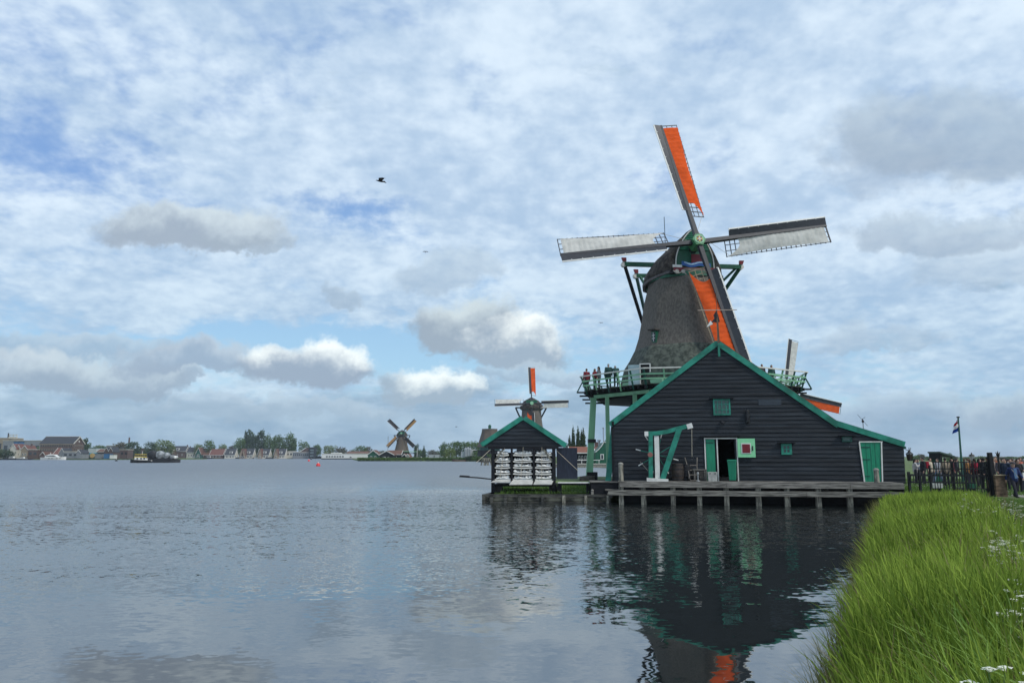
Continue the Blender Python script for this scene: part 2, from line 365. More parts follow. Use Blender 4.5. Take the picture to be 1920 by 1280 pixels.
class Frame:
    """a local frame on the ground: x along the front, y to the back"""
    def __init__(s, p, rz):
        s.p = Vector(p); s.rz = rz; s.M = Matrix.Translation(s.p) @ Matrix.Rotation(rz, 4, 'Z'); s.I = s.M.inverted()
    def l(s, w): return s.I @ Vector(w)
    def w(s, l): return s.M @ Vector(l)
    def px(s, px, py, off=0.0):
        """where the sight line of a photo pixel meets the local plane y = off"""
        o = s.I @ Vector((0, 0, EYE)); d = s.I.to_3x3() @ raydir(px, py)
        return o + d * ((off - o.y) / d.y)
def box2(mb, a, b, y0, y1):
    """box between two corner points (x,z) and two depths"""
    mb.box(((a.x + b.x) / 2, (y0 + y1) / 2, (a.z + b.z) / 2), (abs(b.x - a.x), abs(y1 - y0), abs(b.z - a.z)))
def lap_wall(mb, z0, z1, step, xl, xr, y=0.0, lip=0.035, holes=(), tilt=0.0):
    z = z0; k = 0
    while z < z1 - 0.01:
        zt = min(z + step, z1); segs = [(0, 1)]
        hs = sorted([h for h in holes if h[2] < zt - 0.03 and h[3] > z + 0.03])
        e = lambda: random.uniform(-.003, .003)
        xs = [(xl(z), xl(zt))]
        for h in hs: xs += [(h[0], h[0]), (h[1], h[1])]
        xs.append((xr(z), xr(zt))); xx_ = []
        for i in range(0, len(xs), 2):
            (p0, p1), (r0, r1) = xs[i], xs[i + 1]; cur = (p0, p1); J = max(p0, p1) + random.uniform(1.2, 4.5)
            while J < min(r0, r1) - .8: xx_ += [cur, (J, J)]; cur = (J + .001, J + .001); J += random.uniform(3.5, 5.0)
            xx_ += [cur, (r0, r1)]
        xs = xx_
        for i in range(0, len(xs), 2):
            (a0, a1), (b0, b1) = xs[i], xs[i + 1]
            if b0 - a0 < 0.01 and b1 - a1 < 0.01: continue
            nn = max(1, int((b0 - a0) / 1.6)); l = lip + random.uniform(-.006, .008)
            lo = [e() for _ in range(nn + 1)]
            vs = []; fs = []
            for j in range(nn + 1):
                t = j / nn; xb = a0 + (b0 - a0) * t; xt = a1 + (b1 - a1) * t
                vs += [(xb, y - l, z + lo[j]), (xt, y, zt + .02), (xb, y + .02, z + lo[j])]
            for j in range(nn):
                q = j * 3; fs += [(q, q + 3, q + 4, q + 1), (q, q + 2, q + 5, q + 3)]
            mb.add(vs, fs)
        z = zt; k += 1

# ------------------------------------------------------------------ water and land
m = bpy.data.materials.new('river_water'); m.use_nodes = True; N = NT(m.node_tree); bs = N.n['Principled BSDF']
bs.inputs['Base Color'].default_value = (0.010, 0.013, 0.013, 1); bs.inputs['Roughness'].default_value = 0.02; bs.inputs['IOR'].default_value = 4.0
t = N.node('ShaderNodeTexCoord'); P = t.outputs['Object']; X, Y, Z = N.sep(P)
Rr = N.m('POWER', N.m('ADD', N.m('MULTIPLY', X, X), N.m('MULTIPLY', Y, Y)), 0.5)
n3 = N.noise(N.vm('MULTIPLY', N.vm('ADD', P, (31, 7, 0)), (0.35, 0.9, 1)), 0.16, 3, 0.5)       # patches of wind
far = N.smooth(N.m('ADD', Rr, N.m('MULTIPLY', N.m('SUBTRACT', n3, 0.5), 30.0)), 9.0, 48.0)
c1 = N.noise(N.vm('MULTIPLY', P, (1.0, 1.6, 1)), 5.6, 2, 0.5, out=1)        # ripples
c2 = N.noise(N.vm('MULTIPLY', P, (0.5, 1.3, 1)), 0.9, 2, 0.5, out=1)       # short swell
c3 = N.noise(N.vm('MULTIPLY', N.vm('ADD', P, (5, 3, 0)), (0.25, 1.0, 1)), 0.33, 1, 0.5, out=1)
H3 = (0.5, 0.5, 0.5)
sl = N.vm('SCALE', N.vm('SUBTRACT', c1, H3), N.m('ADD', N.m('ADD', N.m('MULTIPLY', far, 0.85), 0.042), N.m('MULTIPLY', N.smooth(Rr, 9.0, 19.0), 0.085)))
sl = N.vm('ADD', sl, N.vm('SCALE', N.vm('SUBTRACT', c2, H3), N.m('ADD', N.m('MULTIPLY', far, 0.25), 0.050)))
sl = N.vm('ADD', sl, N.vm('SCALE', N.vm('SUBTRACT', c3, H3), N.m('ADD', N.m('MULTIPLY', far, -0.02), 0.062)))
sx_, sy_, sz_ = N.sep(sl); fa = N.m('MULTIPLY', far, N.smooth(Rr, 14.0, 90.0))
sy_ = N.m('SUBTRACT', N.m('MULTIPLY', sy_, N.m('SUBTRACT', 1.0, fa)), N.m('MULTIPLY', N.m('ABSOLUTE', sy_), fa)); sl = N.xyz(sx_, sy_, 0.0)
nv = N.vm('NORMALIZE', N.vm('ADD', N.vm('MULTIPLY', sl, (0.7, 1.0, 0.0)), N.xyz(0.0, N.m('MULTIPLY', far, N.smooth(Rr, 30.0, 160.0, -0.03, -0.14)), 1.0)))
N.l.new(nv, bs.inputs['Normal'])
water_m = m
mb = MB(); mb.add([(-4000, -60, 0), (4000, -60, 0), (4000, 6000, 0), (-4000, 6000, 0)], [(0, 1, 2, 3)])
tag(mb.build('water', water_m, fix=False), 'grey rippled river water reflecting the cloudy sky', 'water', kind='structure')
ground_m = pm('meadow_ground', (0.055, 0.085, 0.022), 0.95, 0.35, 0.8, bump=0.02, bscale=6, col2=(0.095, 0.135, 0.035), detail=6)
mud_m = pm('dark_bank_soil', (0.025, 0.028, 0.014), 0.95, 0.4, 2, bump=0.03)
def poly_slab(name, pts, z0, z1, mat, label, cat, kind='structure', side=None):
    mb = MB(); mb.prism([(x, y, z1) for x, y in pts], (0, 0, z0 - z1)); o = mb.build(name, mat); tag(o, label, cat, kind=kind); return o
def edge_x(y): return -0.62 + 0.504 * y      # the waterline of the near bank
poly_slab('ground', [(5.6, 38.2), (18.8, 36.0), (19.0, 34.2), (17.6, 33.6), (edge_x(33) + .8, 33), (edge_x(20) + .7, 20), (edge_x(7.4) + .5, 7.4), (edge_x(0) + .3, 0), (-1.4, -3), (-3, -30), (60, -30), (900, 200), (900, 2600), (420, 2600), (140, 420), (52, 120), (30, 84), (20, 74), (10, 69), (4, 68), (0.8, 60), (-0.4, 48), (-0.9, 38.6)],
          -1.5, 0.42, ground_m, 'mown green meadow ground around the mill', 'ground')
S = [gp(-260, 861.5), Vector((-330, 470, 0)), gp(60, 861.4), gp(150, 861.0)]
shore = [(-620, 470), (-330, 478), (-232, 480), (-228, 560), (-300, 690), (-200, 700), (gx(655, 700), 700), (gx(672, 352), 352), (gx(800, 345), 345), (gx(935, 318), 318), (gx(1030, 215), 215), (gx(1065, 160), 160), (gx(1160, 153), 153), (gx(1250, 152), 152), (60, 260), (140, 600), (430, 2700), (3900, 2700), (3900, 5900), (-3900, 5900), (-3900, 470)]
poly_slab('ground', shore, -1.5, 0.45, ground_m, 'low green land on the far side of the river', 'ground')

# rough bank: a bed rising from the waterline, covered by the grass
mb = MB(); ys = [-2, 0, 2, 4, 7.4, 12, 18, 25, 33.0]
def bank(i, j):
    y = -2 + 35.2 * j; x0 = edge_x(y); k = [(-.10, -.25), (.35, .12), (1.3, .46), (3.6, .62), (9.5, .50)][int(round(i * 4))]; q_ = min(1, max(0, (y - 20) / 11)) * .5 * (k[1] > .2)
    return (x0 + k[0], y, k[1] * (1 - q_) + .10 * q_)
mb.sheet(bank, 4, 24)
tag(mb.build('ground', mud_m, smooth=True), 'dark soil of the river bank under the tall grass', 'ground', kind='structure')
# ------------------------------------------------------------------ black timber barn (front faces the water)
BF = Frame(at(1150, 855, 37.4).to_2d().to_3d() + Vector((0, 0, 1.07)), R_(-9.7))
barn = thing('timber_barn', 'long black tarred timber barn with teal gable edges beside the big windmill', 'barn', BF.p, BF.rz)
f = lambda px, py, off=0.0: BF.px(px, py, off)
ap, le, br, re = f(1347, 641), f(1149, 796), f(1568, 792), f(1694, 832)
bl_, brr = f(1151, 899), f(1698, 904)
def interp(z, pts):
    pts = sorted(pts, key=lambda p: p[0])
    if z <= pts[0][0]: return pts[0][1]
    for (a, x), (b, y) in zip(pts, pts[1:]):
        if z <= b: return x + (y - x) * (z - a) / (b - a)
    return pts[-1][1]
XL = lambda z: interp(z, [(-.1, bl_.x), (le.z, le.x), (ap.z, ap.x)])
XR = lambda z: interp(z, [(-.1, brr.x), (re.z, re.x), (br.z, br.x), (ap.z, ap.x)])
dA, dB = f(1345, 822), f(1380, 901)                  # open doorway
mb = MB(); lap_wall(mb, -0.08, ap.z, 0.20, XL, XR, holes=[(f(1321, 822).x, dB.x, -1, dA.z)])
box2(mb, Vector((f(1321, 822).x, 0, -.05)), Vector((f(1344, 822).x, 0, dA.z)), .03, .09)
wall_f = mb.build('front_wall', black_board, barn)
mb = MB(); D_ = 11.5
mb.prism([(bl_.x + .05, .04, -.5), (bl_.x + .05, D_, -.5), (le.x + .08, D_, le.z - .05), (le.x + .08, .04, le.z - .05)], (.08, 0, 0))
mb.build('side_wall', black_wood, barn); mb = MB()
mb.prism([(brr.x - .05, .04, -.5), (brr.x - .05, D_, -.5), (re.x - .08, D_, re.z - .05), (re.x - .08, .04, re.z - .05)], (-.08, 0, 0))
mb.build('side_wall', black_wood, barn)
mb = MB(); mb.prism([(bl_.x + .1, D_, -.5), (brr.x - .1, D_, -.5), (re.x - .1, D_, re.z - .1), (br.x, D_, br.z - .1), (ap.x, D_, ap.z - .1), (le.x + .1, D_, le.z - .1)], (0, .08, 0)); mb.build('back_wall', black_wood, barn)
mb = MB()
for a, b in ((le, ap), (ap, br), (br, re)):
    nx = Vector((-(b.z - a.z), 0, b.x - a.x)).normalized() * 0.10
    mb.prism([(a.x + nx.x * .1, .03, a.z + .02), (b.x + nx.x * .1, .03, b.z + .02), (b.x + nx.x * 1.1, .03, b.z + nx.z), (a.x + nx.x * 1.1, .03, a.z + nx.z)], (0, D_ + .1, 0))
mb.build('roof', tile_brown, barn)
mb = MB(); mb.box(((bl_.x + brr.x) / 2, D_ / 2, -.12), (brr.x - bl_.x - .3, D_ - .2, .1)); mb.build('floor_boards', old_wood, barn)
# bargeboards
def barge(a, b, w, y0=-.10, y1=-.035, ext=(0, 0)):
    d = (b - a).normalized(); a = a - d * ext[0]; b = b + d * ext[1]; n = Vector((-d.z, 0, d.x)); n = n if n.z > 0 else -n
    mbb = MB(); mbb.prism([(a.x, y0, a.z), (b.x, y0, b.z), (b.x + n.x * w, y0, b.z + n.z * w), (a.x + n.x * w, y0, a.z + n.z * w)], (0, y1 - y0, 0)); return mbb
for pa, pb in (((1147, 800), (1345, 649)), ((1345, 649), (1564, 799)), ((1562, 797), (1694, 838))):
    a, b = f(*pa), f(*pb); a.y = b.y = 0
    e0 = .1 if pa[0] == 1345 else 0
    barge(a, b, .265, *( (-.10, -.035) if pa[0] != 1345 else (-.104, -.039)), ext=(0.02, 0.12 if pb[0] != 1694 else 0)).build('bargeboard', teal, barn)
a, b = f(1345, 638), f(1350, 670); mb = MB(); box2(mb, f(1344.5, 636), f(1350, 669), -.17, -.105); mb.build('finial_board', teal, barn)
mb = MB(); box2(mb, f(1147, 790), f(1151.5, 798), -.14, .3); mb.build('eave_block', black_wood, barn)
mb = MB(); p_ = f(1696, 838); mb.tube([(p_.x, -.02, p_.z - .02), (p_.x, .6, p_.z - .02)], .07, 8); mb.build('gutter_end', dark_teal, barn)
# corner board
mb = MB(); mb.beam((bl_.x - .03, -.05, -.05), (le.x - .03, -.05, le.z), .10, .06, up=(0, 1, 0)); mb.build('corner_board', black_wood, barn)
# windows
def window(fr, parent, p0, p1, nx, nz, fm, gm, y=-.06, fw=.07, mw=.03, name='window', hood=True, hw=.16):
    a, b = fr.px(*p0, -.03), fr.px(*p1, -.03); x0, x1, z0, z1 = a.x, b.x, b.z, a.z
    mb = MB()
    mb.box(((x0 + x1) / 2, y, z1 - fw / 2), (x1 - x0, .06, fw)); mb.box(((x0 + x1) / 2, y, z0 + fw / 2), (x1 - x0, .06, fw))
    for xx in (x0 + fw / 2, x1 - fw / 2): mb.box((xx, y, (z0 + z1) / 2), (fw, .06, z1 - z0 - 2 * fw))
    w = mb.build(name, fm, parent)
    g = MB(); g.box(((x0 + x1) / 2, y + .015, (z0 + z1) / 2), (x1 - x0 - 2 * fw, .01, z1 - z0 - 2 * fw)); g.build('pane', gm, w)
    if nx > 1 or nz > 1:
        g = MB()
        for i in range(1, nx): g.box((x0 + (x1 - x0) * i / nx, y - .004, (z0 + z1) / 2), (mw, .03, z1 - z0 - 2 * fw))
        for i in range(1, nz): g.box(((x0 + x1) / 2, y - .002, z0 + (z1 - z0) * i / nz), (x1 - x0 - 2 * fw, .022, mw))
        g.build('glazing_bars', fm, w)
    if hood:
        g = MB(); g.box(((x0 + x1) / 2, y - .05, z1 + .04), (x1 - x0 + hw * 2, .2, .035)); g.build('drip_board', black_wood, w)
    return w
window(BF, barn, (1336.5, 748), (1370, 778), 4, 3, teal, green_glass)
window(BF, barn, (1464, 831.5), (1485, 852), 2, 2, teal, glass, fw=.11, mw=.05)
window(BF, barn, (1578, 818), (1597, 828), 1, 1, dark_teal, green_glass, fw=.05)
# doorway
jb = MB()
for px in (1321.0, 1343.8, 1380.8):
    a, b = f(px - 1.1, 821), f(px + 1.1 + (1.2 if px > 1330 else 0.6), 901); box2(jb, Vector((a.x, 0, a.z)), Vector((a.x + .055, 0, -.04)), -.07, .06)
a, b = f(1320, 820.5), f(1382, 822.5); box2(jb, a, b, -.072, .05)
jb.build('door_frame', white, barn)
dl = MB(); a, b = f(1323, 823.5), f(1342.5, 900); box2(dl, a, b, -.05, -.01); dr = dl.build('door', door_green, barn)
for pyy in (830, 893):
    g = MB(); p = f(1323, pyy); g.box((p.x + .18, -.058, p.z), (.34, .014, .05)); g.build('strap_hinge', dark_teal, dr)
hs = MB(); a, b = f(1381.5, 822), f(1416, 857); box2(hs, a, b, -.16, -.12); ho = hs.build('half_door', mint, barn)
g = MB(); a, b = f(1388.5, 830.5), f(1407.5, 850)
g.box(((a.x + b.x) / 2, -.17, (a.z + b.z) / 2), (b.x - a.x, .02, a.z - b.z)); g.build('panel_frame', white, ho)
g = MB(); a, b = f(1390.5, 832.5), f(1405.8, 848.5); g.box(((a.x + b.x) / 2, -.185, (a.z + b.z) / 2), (b.x - a.x, .02, a.z - b.z)); g.build('red_panel', deep_red, ho)
g = MB(); p = f(1410, 840); g.box((p.x, -.18, p.z), (.05, .04, .22)); g.build('latch', iron, ho)
mb = MB(); box2(mb, f(1312, 817), f(1386, 818.5), -.2, 0); mb.build('drip_board', black_wood, barn)
# far door
mb = MB(); a, b = f(1613, 829), f(1653, 902.5)
x0, x1 = a.x, b.x - .03
mb.prism([(x0 - .03, -.045, a.z), (f(1650, 829).x, -.045, a.z), (x1, -.045, -.02), (x0 + .08, -.045, -.02)], (0, .03, 0)); fd = mb.build('door', door_green, barn)
for k in range(1, 4):
    g = MB(); xx = x0 + (x1 - x0) * k / 4 + .03; g.box((xx - .01, -.049, a.z / 2), (.012, .008, a.z - .06)); g.build('board_joint', dark_teal, fd)
for pyy in (838, 861, 892):
    g = MB(); p = f(1614, pyy); g.box((p.x + .2, -.056, p.z), (.4, .016, .045)); g.build('strap_hinge', dark_teal, fd)
g = MB(); g.beam((x0 - .06, -.05, a.z), (x0 + .05, -.05, -.03), .055, .06, up=(0, 1, 0)); g.beam((f(1651, 829).x + .02, -.05, a.z), (x1 + .05, -.05, -.03), .055, .06, up=(0, 1, 0))
g.box(((x0 + f(1651, 829).x) / 2, -.05, a.z + .025), (f(1651, 829).x - x0 + .14, .06, .05)); g.build('door_frame', white, barn)
# things fixed to the wall
mb = MB(); a, b = f(1398.5, 770), f(1403.5, 791); p = (a + b) / 2
mb.lathe([(.04, -.34), (.085, -.28), (.095, 0), (.085, .26), (.03, .33)], 10, (p.x, -.12, p.z)); mb.box((p.x - .06, -.04, p.z + .2), (.05, .1, .06))
mb.build('wall_hung_fender', black_metal, barn)
mb = MB(); p = f(1355, 792); mb.box((p.x - .08, -.08, p.z + .05), (.05, .14, .05)); mb.tube([(p.x - .06, -.14, p.z + .06), (p.x + .02, -.16, p.z - .05)], [.05, .10], 8); mb.build('wall_floodlight', black_metal, barn)
for (ax, ay, bx, by) in ((1422, 749, 1465, 759),):
    mb = MB(); a, b = f(ax, ay), f(bx, by); box2(mb, a, b, -.034, -.01); mb.build('repair_board', pm('bluish_repair_board', (0.035, 0.046, 0.06), .5, .1, 3), barn)

# weather vane on the barn
g0 = f(1347, 640)
wv = thing('weather_vane', 'wooden pole with a thin horizontal arm and dark carved bird on the barn gable', 'weather vane', BF.w((g0.x, -.12, g0.z)), BF.rz)
h_ = f(1345, 582).z - g0.z
mb = MB(); mb.beam((0, 0, -.1), (-.02, 0, h_ - .45), .11, .11, w1=.08, h1=.08); mb.tube([(-.02, 0, h_ - .5), (-.02, 0, h_ + 1.15)], [.02, .008], 6); mb.build('pole', pm('brown_pole_wood', (.12, .08, .05), .8, .2, 5, (3, 3, 1)), wv)
mb = MB(); mb.beam((-.95, 0, h_ + .02), (.95, 0, h_ - .02), .035, .035); mb.build('cross_arm', pm('pale_copper_arm', (.45, .36, .28), .5), wv)
mb = MB(); mb.prism([(-.03, 0, h_), (-.20, 0, h_ - .25), (-.16, 0, h_ - .42), (-.42, 0, h_ - .72), (-.2, 0, h_ - .60), (-.02, 0, h_ - .66), (.10, 0, h_ - .58), (.04, 0, h_ - .3)], (0, .03, 0)); mb.build('carved_bird', black_metal, wv)
mb = MB(); mb.prism([(-.35, -.006, h_ - .52), (-.56, -.006, h_ - .86), (-.24, -.006, h_ - .70)], (0, .042, 0)); mb.build('tail_feather', white, wv)

# leaning teal beam at the barn corner
p0, p1 = BF.px(1140, 898, .2), BF.px(1151, 800, .2)
lb = thing('leaning_beam', 'broad teal beam leaning against the corner of the black barn', 'beam', BF.w((p0.x, .2, 0)), BF.rz)
mb = MB(); mb.beam((0, 0, -.1), (p1.x - p0.x, 0, p1.z), .28, .2, up=(0, 1, 0)); mb.build('beam', teal, lb)
mb = MB(); mb.beam((.28, .12, -.1), (p1.x - p0.x + .12, .12, p1.z - .3), .05, .05, up=(0, 1, 0)); mb.build('white_strip', white, lb)

# ------------------------------------------------------------------ jetty in front of the barn
JY0 = -1.75
jetty = thing('wooden_jetty', 'weathered grey timber jetty on square piles along the black barn', 'jetty', BF.w((0, 0, -1.07)), BF.rz)
deck_z = 1.07
ja, jb_ = BF.px(1158, 905, JY0).x, BF.px(1690, 905, JY0).x
mb = MB(); nb = 9
for k in range(nb):
    y0 = JY0 + .05 + (0 - JY0) * k / nb; xx = ja
    while xx < jb_:
        L = random.uniform(3.2, 4.6); x2 = min(xx + L, jb_ + .1); mb.box(((xx + x2) / 2, y0 + .085, deck_z - .03 + random.uniform(-.004, .004)), (x2 - xx - .01, .175, .06)); xx = x2
mb.build('deck_boards', old_wood, jetty)
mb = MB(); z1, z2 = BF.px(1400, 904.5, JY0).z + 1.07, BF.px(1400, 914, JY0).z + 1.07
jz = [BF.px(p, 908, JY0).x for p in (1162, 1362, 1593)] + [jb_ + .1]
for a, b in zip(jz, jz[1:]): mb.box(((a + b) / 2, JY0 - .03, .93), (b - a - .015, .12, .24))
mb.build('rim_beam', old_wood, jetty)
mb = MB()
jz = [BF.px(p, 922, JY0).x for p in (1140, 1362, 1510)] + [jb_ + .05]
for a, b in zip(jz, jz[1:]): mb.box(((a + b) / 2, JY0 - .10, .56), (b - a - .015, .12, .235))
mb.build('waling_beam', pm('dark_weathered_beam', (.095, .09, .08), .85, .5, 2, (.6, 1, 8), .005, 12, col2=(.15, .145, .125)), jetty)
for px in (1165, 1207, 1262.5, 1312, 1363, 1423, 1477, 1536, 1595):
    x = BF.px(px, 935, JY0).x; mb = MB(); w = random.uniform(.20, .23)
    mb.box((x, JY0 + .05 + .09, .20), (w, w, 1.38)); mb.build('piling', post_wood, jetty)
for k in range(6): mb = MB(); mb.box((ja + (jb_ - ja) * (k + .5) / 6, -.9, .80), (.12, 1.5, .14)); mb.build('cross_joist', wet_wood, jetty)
mb = MB(); mb.box(((ja + jb_) / 2, .06, .2), (jb_ - ja, .1, 2.1)); mb.build('retaining_boards', pm('black_sheeting', (.008, .008, .009), .8, .3, 2), jetty)  # near-black sheet closing the space behind the piles
# two tall mooring posts
for px, nm, ht in ((1164.5, 'round-topped mooring post in front of the barn crane', .86), (1645, 'round-topped mooring post in front of the closed green door', .62)):
    p = BF.px(px, 905, JY0 + .25); t_ = thing('mooring_post', 'weathered ' + nm, 'post', BF.w((p.x, JY0 + .3, 0)), BF.rz, 'mooring posts on the jetty')
    mb = MB(); mb.lathe([(.115, -.2), (.115, ht - .09)], 12); mb.build('shaft', post_wood, t_)
    mb = MB(); mb.lathe([(.125, ht - .09), (.125, ht - .03), (.09, ht + .015), (.02, ht + .03)], 12); mb.build('cap', galv, t_)

# ------------------------------------------------------------------ small crane (hoist) on the jetty
CY = -1.05
c0 = BF.px(1232, 900, CY)
crane = thing('jetty_crane', 'teal and white wooden hand crane with spoked winch wheel on the jetty', 'crane', BF.w((c0.x, CY, .0)), BF.rz)
g = lambda px, py, off=CY: BF.px(px, py, off) - Vector((c0.x, CY, 0))
mb = MB(); a, b = g(1212.5, 892.5), g(1253, 900.5)
mb.prism([(a.x, -.22, .16), (b.x, -.22, .10), (b.x, -.22, -.06), (a.x + 0, -.22, .0)], (0, .5, 0)); mb.build('sill', white, crane)
mb = MB(); a = g(1219.8, 811); mb.beam((g(1220, 892).x, 0, .08), (g(1220, 811).x, 0, a.z), .20, .22, up=(0, 1, 0)); mb.build('king_post', teal, crane)
mb = MB(); a, b = g(1233, 892), g(1231, 817); mb.beam((a.x, .05, .1), (b.x, .05, b.z), .22, .2, up=(0, 1, 0)); mb.build('white_post', white, crane)
mb = MB(); a, b = g(1242, 893), g(1274, 803); mb.beam((a.x, -.02, .1), (b.x, -.02, b.z), .25, .24, up=(0, 1, 0)); mb.build('raking_strut', teal, crane)
mb = MB(); pts = [g(*q) for q in ((1212, 812.5), (1232, 812), (1252, 808.5), (1270, 803.5), (1288, 799))]
for a, b in zip(pts, pts[1:]): mb.beam((a.x, -.001, a.z), (b.x, -.001, b.z), .2, .18, up=(0, 1, 0))
mb.build('jib', teal, crane)
mb = MB(); a = g(1212, 813); mb.box((a.x, 0, a.z), (.18, .26, .22)); mb.build('jib_end_cap', white, crane); mb = MB(); a, b = g(1288, 800), g(1298, 797); mb.beam((a.x, -.002, a.z), (b.x, -.002, b.z), .24, .22, up=(0, 1, 0)); mb.build('jib_end_cap', white, crane)
hb = g(1219, 852)
mb = MB(); mb.tube([(hb.x, -.4, hb.z), (hb.x, .45, hb.z)], .085, 10); ax_ = mb.build('winch_axle', pm('rusty_pink_iron', (.26, .11, .09), .7), crane)
mb = MB(); mb.tube([(hb.x, -.46, hb.z), (hb.x, -.3, hb.z)], .12, 12); mb.build('winch_hub', pm('rusty_pink_iron', (.26, .11, .09), .7), crane)
hcx = g(1232, 852)
for k in range(8):
    t_ = R_(22.5 + 8 + 45 * k); c_, s_ = math.cos(t_), math.sin(t_); r = 1.02; o_ = Vector((hcx.x, .24, hcx.z))
    mb = MB(); mb.beam(o_, o_ + Vector((c_ * r, 0, s_ * r)), .05, .04); sp = mb.build('spoke', teal, crane)
    mb = MB(); mb.beam(o_ + Vector((c_ * (r - .22), -.001, s_ * (r - .22))), o_ + Vector((c_ * (r + .02), -.001, s_ * (r + .02))), .06, .05); mb.build('spoke_tip', white, sp)
mb = MB(); a, b, c_ = g(1297, 801), g(1297.5, 856), g(1298.5, 858)
mb.tube([(a.x, 0, a.z), (b.x, 0, b.z)], .013, 5); mb.build('hoist_rope', rope_m, crane)
mb = MB(); mb.tube([(c_.x, 0, c_.z + .1), (c_.x + .05, 0, c_.z), (c_.x + .02, 0, c_.z - .1), (c_.x - .05, 0, c_.z - .05)], .018, 6); mb.build('hook', iron, crane)
mb = MB(); a, b = g(1200, 865), g(1215, 882); mb.tube([(a.x, .2, a.z), (b.x, .1, b.z)], .012, 5); mb.build('brake_rope', rope_m, crane)

# ------------------------------------------------------------------ things standing on the jetty
def on_deck(px, y): p = BF.px(px, 900, y); return BF.w((p.x, y, 0))
def barrel(px, y, r, h, label, mat):
    t_ = thing('wooden_barrel', label, 'barrel', on_deck(px, y), 0, 'barrels beside the crane'); mb = MB()
    mb.lathe([(r * .82, 0), (r * .95, h * .25), (r, h * .5), (r * .95, h * .75), (r * .82, h), (r * .76, h), (r * .76, h - .03)], 16); mb.build('staves', mat, t_, smooth=False)
    for z in (.1, .32, .68, .9):
        q = r * (.82 + .18 * (1 - (abs(z - .5) / .5) ** 2)) + .008; mb = MB(); mb.lathe([(q, z * h - .025), (q, z * h + .025)], 16); mb.build('hoop', iron, t_)
barrel(1271, -.62, .31, .83, 'dark wooden barrel with rusty hoops right behind the crane strut', pm('dark_barrel_wood', (.035, .025, .02), .7, .3, 4))
barrel(1287, -.45, .27, .78, 'black barrel between hooped barrel and sack truck', black_wood)
t_ = thing('sack_truck', 'old wooden two wheeled sack truck leaning by the barrels', 'hand truck', on_deck(1301, -.75), BF.rz + R_(12))
for s in (-.2, .2):
    mb = MB(); mb.tube([(s * 1.5, .36, 1.12), (s * 1.15, .2, .7), (s, .02, .2), (s * .9, -.05, .05)], .024, 6); mb.build('handle_rail', pm('grey_ash_wood', (.16, .14, .12), .8), t_)
    mb = MB(); c_ = Vector((s * 1.35, -.02, .13)); mb.tube([c_ - Vector((.025, 0, 0)), c_ + Vector((.025, 0, 0))], .13, 14); mb.build('wheel', iron, t_)
mb = MB()
for z in (.3, .52, .75): mb.box((0, .03 + (z - .2) * .33, z), (.42, .03, .04))
mb.box((0, -.12, .05), (.4, .22, .02)); mb.build('cross_bars', pm('grey_ash_wood', (.16, .14, .12), .8), t_)
t_ = thing('wooden_chest', 'dark lidded wooden chest between the sack truck and the green door', 'chest', on_deck(1312, -.45), BF.rz)
mb = MB(); mb.box((0, 0, .26), (.62, .42, .5)); mb.build('box', pm('dark_crate_wood', (.05, .045, .04), .85, .4, 4, (1, 1, 7)), t_)
mb = MB(); mb.box((0, -.01, .54), (.66, .46, .05)); mb.build('lid', old_wood, t_)
mb = MB()
for s in (-.24, .24): mb.box((s, -.222, .27), (.05, .016, .48))
mb.build('cleat', old_wood, t_)
t_ = thing('metal_stand', 'small worn metal stand with spigot in front of the dark chest', 'stand', on_deck(1309, -.95), BF.rz)
mb = MB(); mb.lathe([(.10, 0), (.10, .03), (.03, .06), (.025, .3), (.05, .34), (.05, .4), (.02, .44)], 10); mb.build('body', steel, t_)
t_ = thing('white_box', 'short whitewashed box with two handle holes before the green door', 'box', on_deck(1336, -.75), BF.rz)
mb = MB(); mb.prism([(-.20, -.17, 0), (.20, -.17, 0), (.22, -.17, .44), (-.22, -.17, .44)], (0, .34, 0)); mb.build('body', pm('chalky_grey_paint', (.38, .38, .35), .8, .2, 5), t_)
mb = MB()
for s in (-.12, .12): mb.box((s, -.176, .37), (.07, .016, .035))
mb.build('handle_hole', black_wood, t_)
t_ = thing('wheelie_bin', 'green two wheeled refuse bin standing in the open barn doorway', 'wheelie bin', on_deck(1374, -.55), BF.rz + R_(-12)); t_.scale = (.74, .8, .98)
mb = MB(); mb.prism([(-.19, -.22, .06), (.19, -.22, .06), (.26, -.28, .95), (-.26, -.28, .95)], (0, .46, 0)); mb.prism([(-.27, -.3, .93), (.27, -.3, .93), (.27, -.3, .98), (-.27, -.3, .98)], (0, .56, 0)); mb.build('body', door_green, t_)
mb = MB(); mb.prism([(-.27, -.33, .985), (.27, -.33, .985), (.25, -.31, 1.04), (-.25, -.31, 1.04)], (0, .6, 0)); mb.build('lid', door_green, t_)
for s in (-.21, .21):
    mb = MB(); mb.tube([(s - .02, .26, .1), (s + .02, .26, .1)], .1, 12); mb.build('wheel', black_metal, t_)
mb = MB(); mb.tube([(-.2, .33, .94), (.2, .33, .94)], .016, 6); mb.build('handle', door_green, t_)

